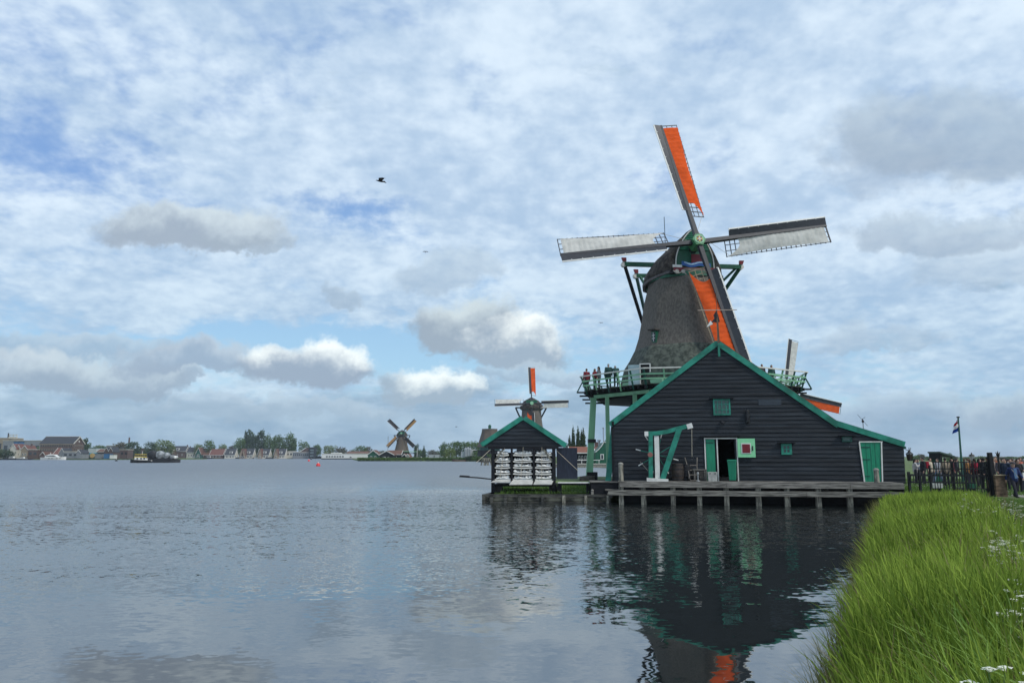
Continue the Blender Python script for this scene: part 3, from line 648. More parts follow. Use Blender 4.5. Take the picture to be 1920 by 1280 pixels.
# ------------------------------------------------------------------ chalk drying shed at the water
SF = Frame(at(921, 855, 38.7).to_2d().to_3d() + Vector((0, 0, .40)), R_(-5))
shed = thing('chalk_drying_shed', 'small open fronted black shed with teal gable holding shelves of chalk', 'shed', SF.p, SF.rz)
q = lambda px, py, off=0.0: SF.px(px, py, off)
A, L, Rt = q(982, 783), q(908, 836), q(1056, 836)
b0, b1 = q(921, 920), q(1042, 920); zb = q(960, 838).z
mb = MB()
XLs = lambda z: interp(z, [(zb, b0.x + .02), (zb + .001, b0.x + .02), (L.z + .25, b0.x + .02), (A.z, A.x)])
sl = (A.z - L.z) / (A.x - L.x); sr = (A.z - Rt.z) / (Rt.x - A.x)
XLs = lambda z: max(b0.x - .45, A.x - (A.z - .06 - z) / sl); XRs = lambda z: min(b1.x + .45, A.x + (A.z - .06 - z) / sr)
lap_wall(mb, zb, A.z - .12, .205, XLs, XRs); mb.build('gable_boards', black_board, shed)
SD = 3.2
for sgn, pt, nm in ((-1, L, 'roof'), (1, Rt, 'roof')):
    mb = MB(); n = Vector((sgn * (A.z - pt.z), 0, abs(A.x - pt.x))).normalized() * .09
    mb.prism([(A.x, .01, A.z - .05), (pt.x, .01, pt.z - .05), (pt.x + n.x, .01, pt.z + n.z - .05), (A.x + n.x, .01, A.z + n.z - .05)], (0, SD, 0)); mb.build('roof', dark_teal, shed)
for a, b in (((905, 837.5), (981, 787)), ((981, 787), (1058, 838))):
    a, b = q(*a), q(*b); a.y = b.y = 0; k_ = .0 if a.x < 1 and b.x < 2.2 and a.z < b.z else .004
    barge(a, b, .24, -.10 - k_, -.035 - k_, ext=(0, .03)).build('bargeboard', teal, shed)
colx = [q(p, 880).x for p in (924.5, 959.5, 1001, 1038.5)]
def post(x, w, y=0.0, z0=-.0, z1=None, m_=black_wood): 
    mb = MB(); mb.box((x, y, (z0 + (z1 or zb)) / 2), (w, .16, (z1 or zb) - z0)); return mb.build('post', m_, shed)
post(colx[0], .17); post(colx[3] , .17)
for x in (colx[1], colx[2]): post(x, .10, z0=.38, z1=zb - .05)
mb = MB(); mb.box(((colx[0] + colx[3]) / 2, 0, zb - .03), (colx[3] - colx[0] + .5, .18, .14)); mb.build('lintel', black_wood, shed)
for x, s in ((colx[0], 1), (colx[3], -1)):
    mb = MB(); mb.beam((x + s * .06, -.02, zb - .75), (x + s * .55, -.02, zb - .08), .09, .07, up=(0, 1, 0)); mb.build('corner_brace', post_wood, shed)
mb = MB()
for x in (colx[0] + .02, colx[3] - .02): mb.box((x, SD / 2, 1.25), (.06, SD - .3, zb - .5 - .3))
mb.box(((colx[0] + colx[3]) / 2, SD - .2, 1.35), (colx[3] - colx[0], .06, zb - .9)); mb.build('wall_boards', black_wood, shed)
mb = MB(); mb.box(((colx[0] + colx[3]) / 2, SD / 2, .36), (colx[3] - colx[0] + .2, SD - .2, .08)); mb.build('floor', black_wood, shed)
for x, w in ((colx[0] + .18, .55), (colx[3] + .0, .5)):
    mb = MB(); mb.box((x, .35, .15), (w, .4, .36)); mb.build('foundation_block', pm('dark_foundation_wood', (.045, .043, .038), .9, .3, 3), shed)
for i, (p0, p1, p2, p3) in enumerate((((926, 900), (957, 899), (921, 903), (953, 903)), ((961, 899.5), (1000, 900), (955, 907.5), (998, 907)), ((1004, 900), (1038, 900), (1000, 907), (1034, 907)))):
    A0, A1, B0, B1 = q(*p0, -.02), q(*p1, -.02), q(*p2, -.5), q(*p3, -.5)
    mb = MB(); mb.prism([A0, A1, (B1.x, -.5, B1.z), (B0.x, -.5, B0.z)], (0, 0, -.035)); mb.build('drop_flap', pm('grey_white_flap', (.46, .46, .43), .7, .12, 3), shed)
# open shutter beside the shed
mb = MB(); a, b = q(1043.5, 839, .15), q(1083, 897, .15)
mb.box(((a.x + b.x) / 2, .15, (a.z + b.z) / 2), (b.x - a.x, .05, a.z - b.z)); sh = mb.build('open_shutter', pm('blue_black_shutter', (.014, .019, .034), .5, .2, 2, (8, 1, 1)), shed)
mb = MB(); mb.tube([q(1042, 843, .05), q(1084, 882, .05)], .014, 5); mb.build('stay_rope', rope_m, sh)
mb = MB(); mb.tube([q(919, 843, -.1), q(893, 867, -.6)], .014, 5); mb.build('stay_pole', rope_m, shed)
mb = MB(); mb.tube([q(922, 898, -.05), q(895, 895, -.4), q(861, 893, -.9)], [.035, .04, .03], 6); mb.tube([q(880, 893, -.65), q(863, 892, -.9)], .05, 6); mb.build('outrigger_pole', black_wood, shed)
for i, (pa, pb) in enumerate((((946, 840), (937, 896)), ((981, 838), (976.5, 892)), ((1016, 838), (1015.5, 896)))):
    mb = MB(); mb.tube([q(*pa, -.12), q(*pb, -.14)], .012, 5); mb.build('hanging_rope', rope_m, shed)
# trays with chalk lumps
TY = (851, 863, 874.5, 886, 897)
names_r = ('top', 'second', 'middle', 'fourth', 'bottom'); names_c = ('water side', 'middle', 'land side')
for ci in range(3):
    xa, xb = colx[ci] + (.10 if ci == 0 else .07), colx[ci + 1] - (.07 if ci < 2 else .10)
    for ri, py in enumerate(TY):
        z = q(960, py).z
        t_ = thing('chalk_tray', f'chalk loaded tray, {names_r[ri]} shelf of the {names_c[ci]} bay in the drying shed', 'tray', SF.w(((xa + xb) / 2, .0, z)), SF.rz, 'trays of drying chalk')
        w = xb - xa; mb = MB()
        if ri == 0 and ci in (0,): w *= .82
        mb.sheet(lambda u, v: Vector(((u - .5) * w, .75 * v - .05, -.02 - .03 * math.sin(math.pi * u))), 6, 1)
        mb.sheet(lambda u, v: Vector(((u - .5) * w, -.05, -.02 - .06 * v - .03 * math.sin(math.pi * u))), 6, 1); mb.build('shelf_board', tray_m, t_)
        mb = MB(); ph_ = random.uniform(0, 6); mb.prism([(-w / 2 + .03, .02, 0), (w / 2 - .03, .02, 0), (w / 2 - .10, .02, .055), (-w / 2 + .10, .02, .055)], (0, .5, 0))
        for k in range(46):
            r = random.uniform(.028, .062); yy = random.uniform(-.03, .40); hh = .02 + .07 * math.sin(math.pi * min(1, yy / .5)) * random.random()
            xx_ = random.uniform(-w / 2 + .05, w / 2 - .05); mb.ball((xx_, yy, r * .5 + hh + max(0, .05 * math.sin(xx_ * 7 + ph_))), (r * random.uniform(.8, 1.3), r, r * random.uniform(.7, 1.1)), 6, 4, .22)
        mb.build('chalk_lump_pile', chalk, t_)

# ------------------------------------------------------------------ low quay under the shed
QF = Frame(Vector((at(906, 855, 37.2).x, 37.2, 0)), R_(-3))
quay = thing('timber_quay', 'low dark timber quay with grey panels under the small chalk shed', 'quay', QF.p, QF.rz)
w_ = QF.px(1146, 930, 0).x
mb = MB(); mb.box((w_ / 2, .12, .33), (w_ + .1, .3, .13)); mb.build('cap_beam', wet_wood, quay)
mb = MB(); mb.box((w_ / 2, .10, .17), (w_, .06, .19)); mb.build('panel', quay_panel, quay)
mb = MB(); mb.box((w_ / 2, .06, -.05), (w_, .08, .2)); mb.build('waling_beam', wet_wood, quay)
mb = MB(); mb.beam((.05, .0, .33), (.45, 3.6, .33), .14, .14); mb.build('side_cap_beam', wet_wood, quay)
mb = MB(); mb.beam((.05, .2, -.1), (.45, 3.6, -.1), .06, .8); mb.build('side_panel', quay_panel, quay)
for i, px in enumerate((907, 922, 948, 975, 1018, 1057, 1098, 1139)):
    x = QF.px(px, 933, 0).x; mb = MB(); mb.box((x, .0, .05), (.15, .13, .62)); mb.build('sheet_post', wet_wood if i < 5 else post_wood, quay)
mb = MB(); mb.box((w_ / 2, 1.6, .2), (w_ - .3, 2.8, .16)); mb.build('earth_fill', mud_m, quay)
# white plank gangway to the barn jetty
p = QF.px(1046, 903, 1.2); p2 = QF.px(1105, 905, 1.2)
gw = thing('gangway_plank', 'long white plank bridge between the chalk shed and barn jetty', 'plank', QF.w((p.x, 1.2, .93)), QF.rz)
mb = MB(); mb.box(((p2.x - p.x) / 2, 0, -.0), (p2.x - p.x, .5, .05)); mb.build('plank', white, gw)
mb = MB(); mb.box(((p2.x - p.x) / 2, .02, -.075), (p2.x - p.x, .4, .09)); mb.build('bearer', black_wood, gw)
for k in (0.05, .97):
    mb = MB(); mb.box(((p2.x - p.x) * k, .05, -.36), (.22, .3, .48)); mb.build('trestle', black_wood, gw)
# stepped landing at the junction
p = QF.px(1106, 900, .5); p2 = QF.px(1165, 900, .5)
ld = thing('landing_stage', 'dark stepped timber landing between the quay and the jetty', 'landing', QF.w((p.x, .5, 0)), QF.rz)
LW = p2.x - p.x
mb = MB(); mb.box((LW / 2, .5, 1.0), (LW, 1.3, .07)); mb.build('top_boards', old_wood, ld)
mb = MB(); mb.box((LW / 2, .5, .64), (LW - .1, 1.2, .62)); mb.build('understructure', black_wood, ld)
mb = MB(); mb.box((LW * .72, -.2, .62), (LW * .5, .3, .07)); mb.box((LW * .78, -.36, .42), (LW * .5, .3, .07)); mb.build('step', old_wood, ld)
mb = MB(); mb.box((.1, -.25, .45), (.12, .12, .14)); mb.ball((.1, -.25, .58), .07); mb.build('mooring_cleat', galv, ld)
# mossy mooring post at quay end + upturned boat + dolphin piles
t_ = thing('upturned_boat', 'grey wooden boat lying on the grass behind the thick green stage post', 'boat', at(1101, 888, 57) * 1.0, R_(35)); t_.location.z = .42; t_.scale = (.42, .6, .8)
mb = MB()
def hull(u, v):
    x = (u - .5) * 3.6; w = .62 * (1 - abs(2 * u - 1) ** 2.4) + .03; a = math.pi * v
    return Vector((x, -math.cos(a) * w, .48 * math.sin(a) * (.8 + .2 * (1 - (2 * u - 1) ** 2))))
mb.sheet(hull, 14, 8); mb.build('hull', pm('dark_boat_planks', (.07, .06, .05), .85, .3, 3), t_, smooth=True)
mb = MB(); mb.beam((-1.8, 0, .36), (1.8, 0, .40), .05, .12); mb.build('keel', old_wood, t_)
# ------------------------------------------------------------------ windmills
def sail_arm(root, i, H, n, u, w, phi, Rr, cloth, S=1.0, detail=True, bar=0.42, dark=sail_dark, ph_off=0.0, boards_wide=False, frame_m=None, r_in=2.3, rough=True, cloth_on=True, full_boards=False):
    """one sail: stock, lattice, leading boards with white edge, cloth. r outwards, s to the trailing (cloth) side, n towards the viewer"""
    a = phi + ph_off
    U = w * math.cos(a) - u * math.sin(a)                # outward
    T = u * math.cos(a) + w * math.sin(a)                # towards the trailing side of an upright sail
    tw = lambda r: R_(24 - 20 * (r / Rr))
    def pt(r, s, o=0.0):
        t = tw(r); return H + U * r + (T * math.cos(t) - n * math.sin(t)) * s + (n * math.cos(t) + T * math.sin(t)) * o
    fm = frame_m or dark
    mb = MB(); mb.beam(H + n * .0, pt(Rr, 0), .34 * S, .40 * S, up=n, w1=.17 * S, h1=.17 * S); arm = mb.build('sail', dark, root)
    W_ = 1.42 * S
    mb = MB(); r = r_in; nb = 0
    while r < Rr - .02:
        mb.beam(pt(r, -.1 * S, -.02 * S), pt(r, W_ + .06, -.02 * S), (.06 if detail else .09) * S, (.05 if detail else .08) * S, up=n); r += bar * (1 if detail else 2)
    mb.beam(pt(Rr - .03, -.1 * S, -.02 * S), pt(Rr - .03, W_ + .03, -.02 * S), .06 * S, .05 * S, up=n)
    for s in ((.5, .97, W_) if detail else (W_,)):
        N_ = 8
        for k in range(N_): mb.beam(pt(r_in + (Rr - r_in) * k / N_, s, -.02 * S), pt(r_in + (Rr - r_in) * (k + 1) / N_, s, -.02 * S), .045 * S, .045 * S, up=n)
    mb.build('lattice', fm, arm)
    # leading boards
    mb = MB(); N_ = 10; r0 = r_in + .4; lw = .60 * S
    vs = []
    for k in range(N_ + 1):
        r = r0 + (Rr - r0) * k / N_; vs += [pt(r, -.07 * S, .07 * S), pt(r, -.07 * S - lw, .20 * S), pt(r, -.07 * S - lw, .16 * S), pt(r, -.07 * S, .03 * S)]
    fs = []
    for k in range(N_):
        for j in range(4): fs.append((k * 4 + j, k * 4 + (j + 1) % 4, k * 4 + 4 + (j + 1) % 4, k * 4 + 4 + j))
    fs += [(0, 1, 2, 3), (N_ * 4 + 3, N_ * 4 + 2, N_ * 4 + 1, N_ * 4)]
    mb.add(vs, fs); mb.build('wind_board', dark, arm)
    mb = MB()
    for k in range(N_):
        ra = r0 + (Rr - r0) * k / N_; rb = r0 + (Rr - r0) * (k + 1) / N_
        mb.beam(pt(ra, -.07 * S - lw - .05 * S, .17 * S), pt(rb, -.07 * S - lw - .05 * S, .17 * S), .11 * S, .06 * S, up=n)
    if detail:
        r = r0
        while r < Rr: mb.beam(pt(r, -.6, .2), pt(r, -.72, .2), .05, .05, up=n); r += .85
    mb.build('white_edge', white, arm)
    if cloth_on:
        mb = MB(); nu, nv = 10, (60 if detail else 4); Wc = W_ + .02; rt = Rr - .28 * S
        def cl(x, y):
            s = .10 * S + (Wc - .10 * S) * x
            ri = r_in + (1.05 - 1.0 * x + .55 * math.sin(math.pi * x)) * S
            r = ri + (rt - ri) * y
            o = .06 * S
            if detail:
                o += .10 * math.sin(math.pi * x) * math.sin(math.pi * min(1, y * 1.15)) + .022 * math.sin(r * 2 * math.pi / bar) + .02 * math.sin(r * 1.7 + x * 5 + i) ; s -= .27 * x * math.sin(math.pi * y) ** 1.0 * .6
            return pt(r, s, o)
        mb.sheet(cl, nu, nv); mb.build('sailcloth', cloth, arm, smooth=True, fix=False)
    if detail and i != 2:
        mb = MB(); mb.tube([pt(r_in + .3, W_), H + U * .9 + T * .2 + n * .2], .015, 4); mb.build('sail_rope', rope_m, arm)
    return arm

# --- the big one
MC = Vector((14.40, 60.0, 0.42))
mill = thing('windmill', 'big thatched tower windmill with orange and white sails and green stage', 'windmill', MC)
ya = R_(5.5); ti = R_(13)
u_ = Vector((math.cos(ya), math.sin(ya), 0)); nh = Vector((math.sin(ya), -math.cos(ya), 0))
n_ = (nh * math.cos(ti) + Vector((0, 0, 1)) * math.sin(ti)); w_up = (Vector((0, 0, 1)) * math.cos(ti) - nh * math.sin(ti))
HUB = at(1308, 453, 56.5) - MC
zr = at(1204, 690, 52.4).z - MC.z; zf = zr - 1.05                                       # rail and floor heights
zp = lambda py: at(1280, py, 60).z - MC.z
prof = [(5.72, zf - .2), (5.16, zp(691)), (4.70, zp(675)), (4.36, zp(660)), (3.95, zp(632)), (3.68, zp(602)), (3.45, zp(570)), (3.16, zp(545)), (2.86, zp(518))]
def octo(t, z):
    k = math.pi / 4; a = ((t + R_(12) + k / 2) % k) - k / 2; c = math.cos(k / 2) / math.cos(a) / math.cos(k / 2) ; return 0.90 + 0.10 * (c - 1) / (1 / math.cos(k / 2) - 1) if True else 1
def octo(t, z):
    k = math.pi / 4; a = ((t + R_(11.5)) % k) - k / 2
    return 1.0 - 0.055 * (1 - (abs(a) / (k / 2)) ** 2)
mb = MB(); mb.lathe(prof, 64, sq=octo); mb.build('thatched_body', thatch, mill, smooth=True)
mb = MB(); mb.lathe([(5.77, zf - .2), (5.21, zp(691)), (4.75, zp(675)), (4.41, zp(660)), (4.31, zp(656)), (4.2, zp(656))], 64, sq=octo); mb.build('mossy_thatch_skirt', thatch_moss, mill, smooth=True)
mb = MB(); mb.lathe([(2.99, 15.98), (2.95, 16.35)], 48); mb.build('cap_ring', mill_green, mill)
mb = MB(); mb.lathe([(5.5, -.2), (5.0, zf - .3)], 8, a0=R_(22.5 - 11)); mb.build('timber_base', black_wood, mill)
mb = MB(); mb.lathe([(5.78, zf), (5.70, zf + .62)], 8, a0=R_(11.5)); mb.build('green_plinth', pale_green, mill)
# body window and stage door
def ang_px(px, py, r):
    """point on the body surface of radius r seen at a pixel"""
    o = Vector((0, 0, EYE)) - MC; d = raydir(px, py); A_ = d.x ** 2 + d.y ** 2; B_ = 2 * (o.x * d.x + o.y * d.y); C_ = o.x ** 2 + o.y ** 2 - r * r
    t_ = (-B_ - math.sqrt(max(0, B_ * B_ - 4 * A_ * C_))) / (2 * A_); return o + d * t_
p = ang_px(1229.5, 632, 3.90); fx = Vector((p.x, p.y, 0)).normalized(); an = math.atan2(fx.y, fx.x) + math.pi / 2
mb = MB(); Rm = Matrix.Rotation(an, 3, 'Z')
mb.box(p + fx * .0, (.46, .5, .92), rot=Rm); wn = mb.build('window', mill_green, mill)
mb = MB(); mb.box(p + fx * .26, (.30, .03, .70), rot=Rm); mb.build('pane', glass, wn)
mb = MB()
for dx_, dz_, sx, sz in ((0, 0, .035, .7), (0, .12, .30, .03), (0, -.12, .30, .03)): mb.box(p + fx * .285 + Rm @ Vector((dx_, 0, dz_)), (sx, .02, sz), rot=Rm)
mb.build('glazing_bars', white, wn)
mb = MB(); mb.box(p + fx * .2 + Vector((0, 0, .56)), (.7, .65, .08), rot=Rm); mb.build('thatch_hood', thatch_dark, wn)
p = ang_px(1210.5, 686, 5.05); fx = Vector((-.30, -1, 0)).normalized(); an = math.atan2(fx.y, fx.x) + math.pi / 2; Rm = Matrix.Rotation(an, 3, 'Z')
pd = Vector((p.x, p.y, zf + .92))
mb = MB(); mb.box(pd + fx * .12, (.70, .5, 1.80), rot=Rm); mb.build('doorway', void, mill)
mb = MB()
for s in (-.385, .385): mb.box(pd + fx * .38 + Rm @ Vector((s, 0, 0)), (.07, .08, 1.9), rot=Rm)
mb.box(pd + fx * .38 + Vector((0, 0, .96)), (.84, .08, .07), rot=Rm); mb.build('door_frame', white, mill)
mb = MB(); mb.box(pd + fx * .42 + Rm @ Vector((-.86, -.05, 0)), (.86, .05, 1.8), rot=Rm); mb.build('door', light_blue, mill)
# cap : stations along the windshaft direction
def cap_sec(fpos, hw, zb, h, k=17):
    out = []
    for j in range(k):
        t = math.pi * j / (k - 1); c, s = math.cos(t), math.sin(t)
        x = math.copysign(abs(c) ** .78, c) * hw; z = zb + h * (s ** .80) * (1 - .10 * (1 - abs(c)) ** .0 * 0) ; z = zb + h * (.50 * s ** .62 + .50 * (1 - abs(c)))
        out.append(nh * fpos + u_ * x + Vector((0, 0, z)))
    return out
ZB = 16.15
secs = [cap_sec(-3.75, .9, ZB - .15, .6), cap_sec(-3.45, 1.9, ZB - .22, 1.35), cap_sec(-2.7, 2.75, ZB - .15, 2.15), cap_sec(-1.5, 3.12, ZB - .02, 2.75), cap_sec(0, 3.1, ZB + .05, 3.2), cap_sec(1.2, 2.7, ZB + .15, 3.45), cap_sec(2.25, 2.0, ZB + .3, 3.60)]
mb = MB(); vs = [p for s in secs for p in s]; k = 17; fs = []
for i in range(len(secs) - 1):
    for j in range(k - 1): fs.append((i * k + j, i * k + j + 1, (i + 1) * k + j + 1, (i + 1) * k + j))
    fs.append((i * k + k - 1, i * k, (i + 1) * k, (i + 1) * k + k - 1))
fs += [tuple(range(k)), tuple((len(secs) - 1) * k + j for j in range(k - 1, -1, -1))]
mb.add(vs, fs); cap = mb.build('thatched_cap', thatch_dark, mill, smooth=True)
for me_ in (cap.data,):
    for pl_ in me_.polygons:
        if len(pl_.vertices) > 4: pl_.use_smooth = False
mb = MB()
for sd_ in (0, k - 1):
    pts = [s[sd_] + Vector((0, 0, -.06)) for s in secs]
    for a, b in zip(pts, pts[1:]): mb.beam(a, b, .22, .20)
mb.build('eave_rim', pm('grey_purple_rim', (.11, .10, .10), .8), mill)
# front face
def face_ring(fpos, hw, zb, h, n=13, lo=None):
    pts = cap_sec(fpos, hw, zb, h, 21)
    return pts
fr_ = cap_sec(2.30, 1.50, ZB + .55, 3.16, 21); mb = MB(); mb.prism(fr_, nh * .10); ff = mb.build('front_face', mill_green, mill)
mb = MB()
for kz in range(9):
    z = ZB + 2.1 + kz * .17; hw = max(.06, 1.46 * float(np.interp(z - ZB - .55, *zip(*sorted((3.16 * (.5 * math.sin(t_) ** .62 + .5 * (1 - math.cos(t_))), math.cos(t_) ** .78) for t_ in np.linspace(0, 1.5, 24))))))
    mb.beam(nh * 2.45 - u_ * hw + Vector((0, 0, z)), nh * 2.45 + u_ * hw + Vector((0, 0, z)), .07, .10)
mb.build('front_slats', pm('bright_mill_green', (.01, .15, .08), .45), ff)
mb = MB(); rr = cap_sec(2.46, 1.57, ZB + .55, 3.25, 21)
for a, b in zip(rr, rr[1:]): mb.beam(a, b, .07, .07)
mb.build('scalloped_edge', white, ff)
q0 = nh * 2.62
mb = MB(); mb.box(q0 + u_ * .15 + Vector((0, 0, ZB + 1.25)), (.95, .06, .75), rot=Matrix.Rotation(ya, 3, 'Z')); mb.build('red_panel', deep_red, mill)
def strip(z0, amp, th, x0, x1, off, m_, nm):
    mb = MB(); nn = 14
    for j in range(nn):
        xa, xb = x0 + (x1 - x0) * j / nn, x0 + (x1 - x0) * (j + 1) / nn
        za, zb_ = z0 + amp * math.sin(xa * 4.2), z0 + amp * math.sin(xb * 4.2)
        mb.beam(nh * off + u_ * xa + Vector((0, 0, za)), nh * off + u_ * xb + Vector((0, 0, zb_)), .05, th)
    return mb.build(nm, m_, mill)
strip(ZB + .78, .07, .34, -1.15, 1.2, 2.66, blue_paint, 'blue_beard_board')
strip(ZB + .86, .09, .12, -.95, 1.0, 2.70, pm('sky_blue_paint', (.30, .45, .60), .5), 'beard_wave')
mb = MB(); mb.box(nh * 2.62 - u_ * 1.5 + Vector((0, 0, ZB + .62)), (.75, .08, .2), rot=Matrix.Rotation(ya, 3, 'Z')); mb.build('white_band', white, mill)
mb = MB(); mb.box(nh * 2.60 + u_ * .0 + Vector((0, 0, ZB + .38)), (3.6, .08, .3), rot=Matrix.Rotation(ya, 3, 'Z')); mb.build('red_band', deep_red, mill)
mb = MB(); mb.beam(nh * 2.5 - u_ * 2.1 + Vector((0, 0, ZB + .12)), nh * 2.5 + u_ * 2.1 + Vector((0, 0, ZB + .12)), .3, .2); mb.build('breast_beam', black_wood, mill)
mb = MB()
for s in (-1.6, -1.1): mb.tube([nh * 2.7 + u_ * s + Vector((0, 0, ZB + .15)), nh * 2.85 + u_ * s + Vector((0, 0, ZB + .15))], .16, 10)
mb.tube([nh * 2.8 + u_ * (-1.9 + j * .25) + Vector((0, 0, ZB + .2 - .28 * math.sin(j * 1.1) ** 2)) for j in range(8)], .05, 6)
mb.build('carved_scroll', pm('pale_stone_paint', (.36, .34, .30), .7), mill)
# lightning rod
p = at(1248, 470, 62.5) - MC; mb = MB(); mb.tube([p + Vector((0, 0, -.8)), p + Vector((-.03, 0, 3.05))], .035, 6); mb.build('lightning_rod', pm('blue_grey_rod', (.12, .17, .22), .5), mill)
# tail beams
zs1 = at(1180, 497, 60.5).z - MC.z
lsp = [u_ * -5.05 + nh * -.3 + Vector((0, 0, zs1 - .1)), u_ * 4.95 + nh * -.3 + Vector((0, 0, zs1 - .1))]
mb = MB(); mb.beam(lsp[0], lsp[1], .32, .34); mb.build('long_tail_cross_beam', mill_green, mill)
zs2 = at(1200, 516, 62.4).z - MC.z
ssp = [u_ * -3.35 + nh * -2.9 + Vector((0, 0, zs2)), u_ * 3.35 + nh * -2.9 + Vector((0, 0, zs2))]
mb = MB(); mb.beam(ssp[0], ssp[1], .3, .32); mb.build('short_tail_cross_beam', mill_green, mill)
for pts, dz_ in ((lsp, .12), (ssp, .1)):
    for e, sg in ((pts[0], -1), (pts[1], 1)):
        mb = MB(); mb.tube([e + u_ * sg * .02 - nh * -.12, e + u_ * sg * .02 - nh * .3], .24, 10); bp = mb.build('beam_end', white, mill)
        mb = MB(); mb.prism([e + Vector((0, 0, .2)) - u_ * .14, e + Vector((0, 0, .2)) + u_ * .14, e + u_ * (.2 + .06 * sg) + Vector((0, 0, .52)), e - u_ * (.2 - .06 * sg) + Vector((0, 0, .52))], nh * .2); mb.build('finial', deep_red, bp)
tail = nh * -7.6 + Vector((0, 0, zf + 1.5))
mb = MB(); mb.beam(nh * -3.4 + Vector((0, 0, ZB + .5)), tail, .36, .4); mb.build('tail_pole', mill_green, mill)
for pts, m_ in ((lsp, black_wood), (ssp, dark_teal)):
    for e in pts:
        mb = MB(); mb.beam(e, tail + (e - tail) * .04, .22, .24); mb.build('tail_brace', m_ if e.dot(u_) < 0 else mill_green, mill)
for e, s in ((lsp[1], 1), (ssp[0], -1)):
    mb = MB(); mb.beam(e - u_ * .3 * s, u_ * 2.4 * s + nh * -1.4 + Vector((0, 0, e.z - 2.3)), .16, .18); mb.build('short_brace', mill_green, mill)
# windshaft, poll end and star
mb = MB(); mb.tube([HUB - n_ * 3.2, HUB - n_ * .35], .38, 14); mb.build('windshaft', black_wood, mill)
mb = MB(); mb.tube([HUB - n_ * .75, HUB + n_ * .42], .54, 6); pe = mb.build('poll_end', pm('poll_green_paint', (.045, .20, .075), .45), mill)
mb = MB(); mb.tube([HUB + n_ * .42, HUB + n_ * .46], .40, 20); mb.build('disc', pale_green, pe)
for a_, m_ in ((0, gold), (90, white), (45, deep_red)):
    mb = MB()
    for s in (0, 90):
        t_ = R_(a_ + s); mb.beam(HUB + n_ * (.48 + a_ * 1e-4) - (u_ * math.cos(t_) + w_up * math.sin(t_)) * (.26 if a_ != 90 else .12), HUB + n_ * (.48 + a_ * 1e-4) + (u_ * math.cos(t_) + w_up * math.sin(t_)) * (.26 if a_ != 90 else .12), .09, .02, up=n_)
    mb.build('star', m_, pe)
PHI = 9.0
lt = tan_wood
for i, (ang, off, cl_) in enumerate(((0, 1.0, orange_cloth), (90, -1.6, white_cloth), (180, 2.2, orange_cloth), (270, .6, white_cloth))):
    sail_arm(mill, i, HUB - n_ * (.12 if i % 2 else -.12), n_, u_, w_up, R_(PHI + ang), 11.2 if ang == 270 else 11.1, cl_, ph_off=R_(off), frame_m=(lt if i == 2 else sail_dark))
# stage
VA = [R_(-168.5 + 45 * k) for k in range(8)]; oc = lambda r, a, z: Vector((r * math.cos(a), r * math.sin(a), z))
mb = MB(); mb.prism([oc(7.7, a, zf - .36) for a in VA], (0, 0, -.42)); mb.build('under_stage_shade', black_wood, mill)  # black slab added to stand in for the deep shadow beneath the stage
mb = MB(); mb.prism([oc(8.75, a, zf) for a in VA], (0, 0, -.07)); mb.build('stage_floor', pm('dark_stage_planks', (.05, .055, .045), .85, .3, 4), mill)
mb = MB()
for k in range(8):
    a, b = VA[k], VA[(k + 1) % 8]; mb.beam(oc(8.0, a, zf - .52), oc(8.0, b, zf - .52), .22, .26)
mb.build('edge_beam', pale_green, mill)
mb = MB()
for k in range(8):
    a, b = VA[k], VA[(k + 1) % 8]
    for j in range(9):
        t_ = j / 9; o_ = oc(8.9, a, zf - .22) * (1 - t_) + oc(8.9, b, zf - .22) * t_; i_ = o_ * .45; i_.z = zf - .22
        o_.z = zf - .22; mb.beam(i_, o_ * (1 if j else 1.0), .12, .22)
mb.build('floor_joists', black_wood, mill)
for ai, sgn in ((0, -1), (3, 1)):
    for j in range(4):
        a = VA[ai]; base = oc(8.2, a, zf - .18 - .26 * j); tip = base + Vector((sgn * (1.25 - .25 * j), -.35 * 0, 0))
        mb = MB(); mb.beam(base + Vector((-sgn * 1.4, .3 * j, 0)), tip + Vector((0, .3 * j, 0)), .13, .12); mb.build('cantilever_beam', black_wood, mill)
    mb = MB(); a = VA[ai]; mb.beam(oc(8.95, a, zf + .75), oc(8.7, a, zf - .2) + Vector((sgn * .75, 0, 0)), .07, .09); mb.build('strut', dark_teal, mill)
for k in range(8):
    a, b = VA[k], VA[(k + 1) % 8]
    mb = MB(); mb.beam(oc(9.2, a, zr), oc(9.2, b, zr), .10, .09); mb.build('top_rail', rail_white, mill)
    for zq in (.33, .66):
        mb = MB(); mb.beam(oc(8.92 + .2 * zq, a, zf + zq), oc(8.92 + .2 * zq, b, zf + zq), .05, .11); mb.build('mid_rail', pale_green, mill)
    for j in range(5):
        t_ = j / 5; A0 = oc(8.65, a, zf - .35) * (1 - t_) + oc(8.65, b, zf - .35) * t_; A1 = oc(9.12, a, zr) * (1 - t_) + oc(9.12, b, zr) * t_
        mb = MB(); mb.beam(A0, A1, .10 if j else .14, .10, up=(0, 0, 1)); mb.build('rail_post', dark_teal if j % 2 == 0 else pale_green, mill)
mb = MB()
for j in range(4):   # carved winch board by the far railing corner
    a = VA[3]; c_ = oc(8.6, VA[3], zf + .15 + .2 * j) + Vector((-1.4, .1, 0)); mb.tube([c_ + Vector((x * .3, 0, .10 * math.sin(x * 2 + j))) for x in range(-3, 5)], .05, 5)
mb.build('carved_green_board', pale_green, mill)
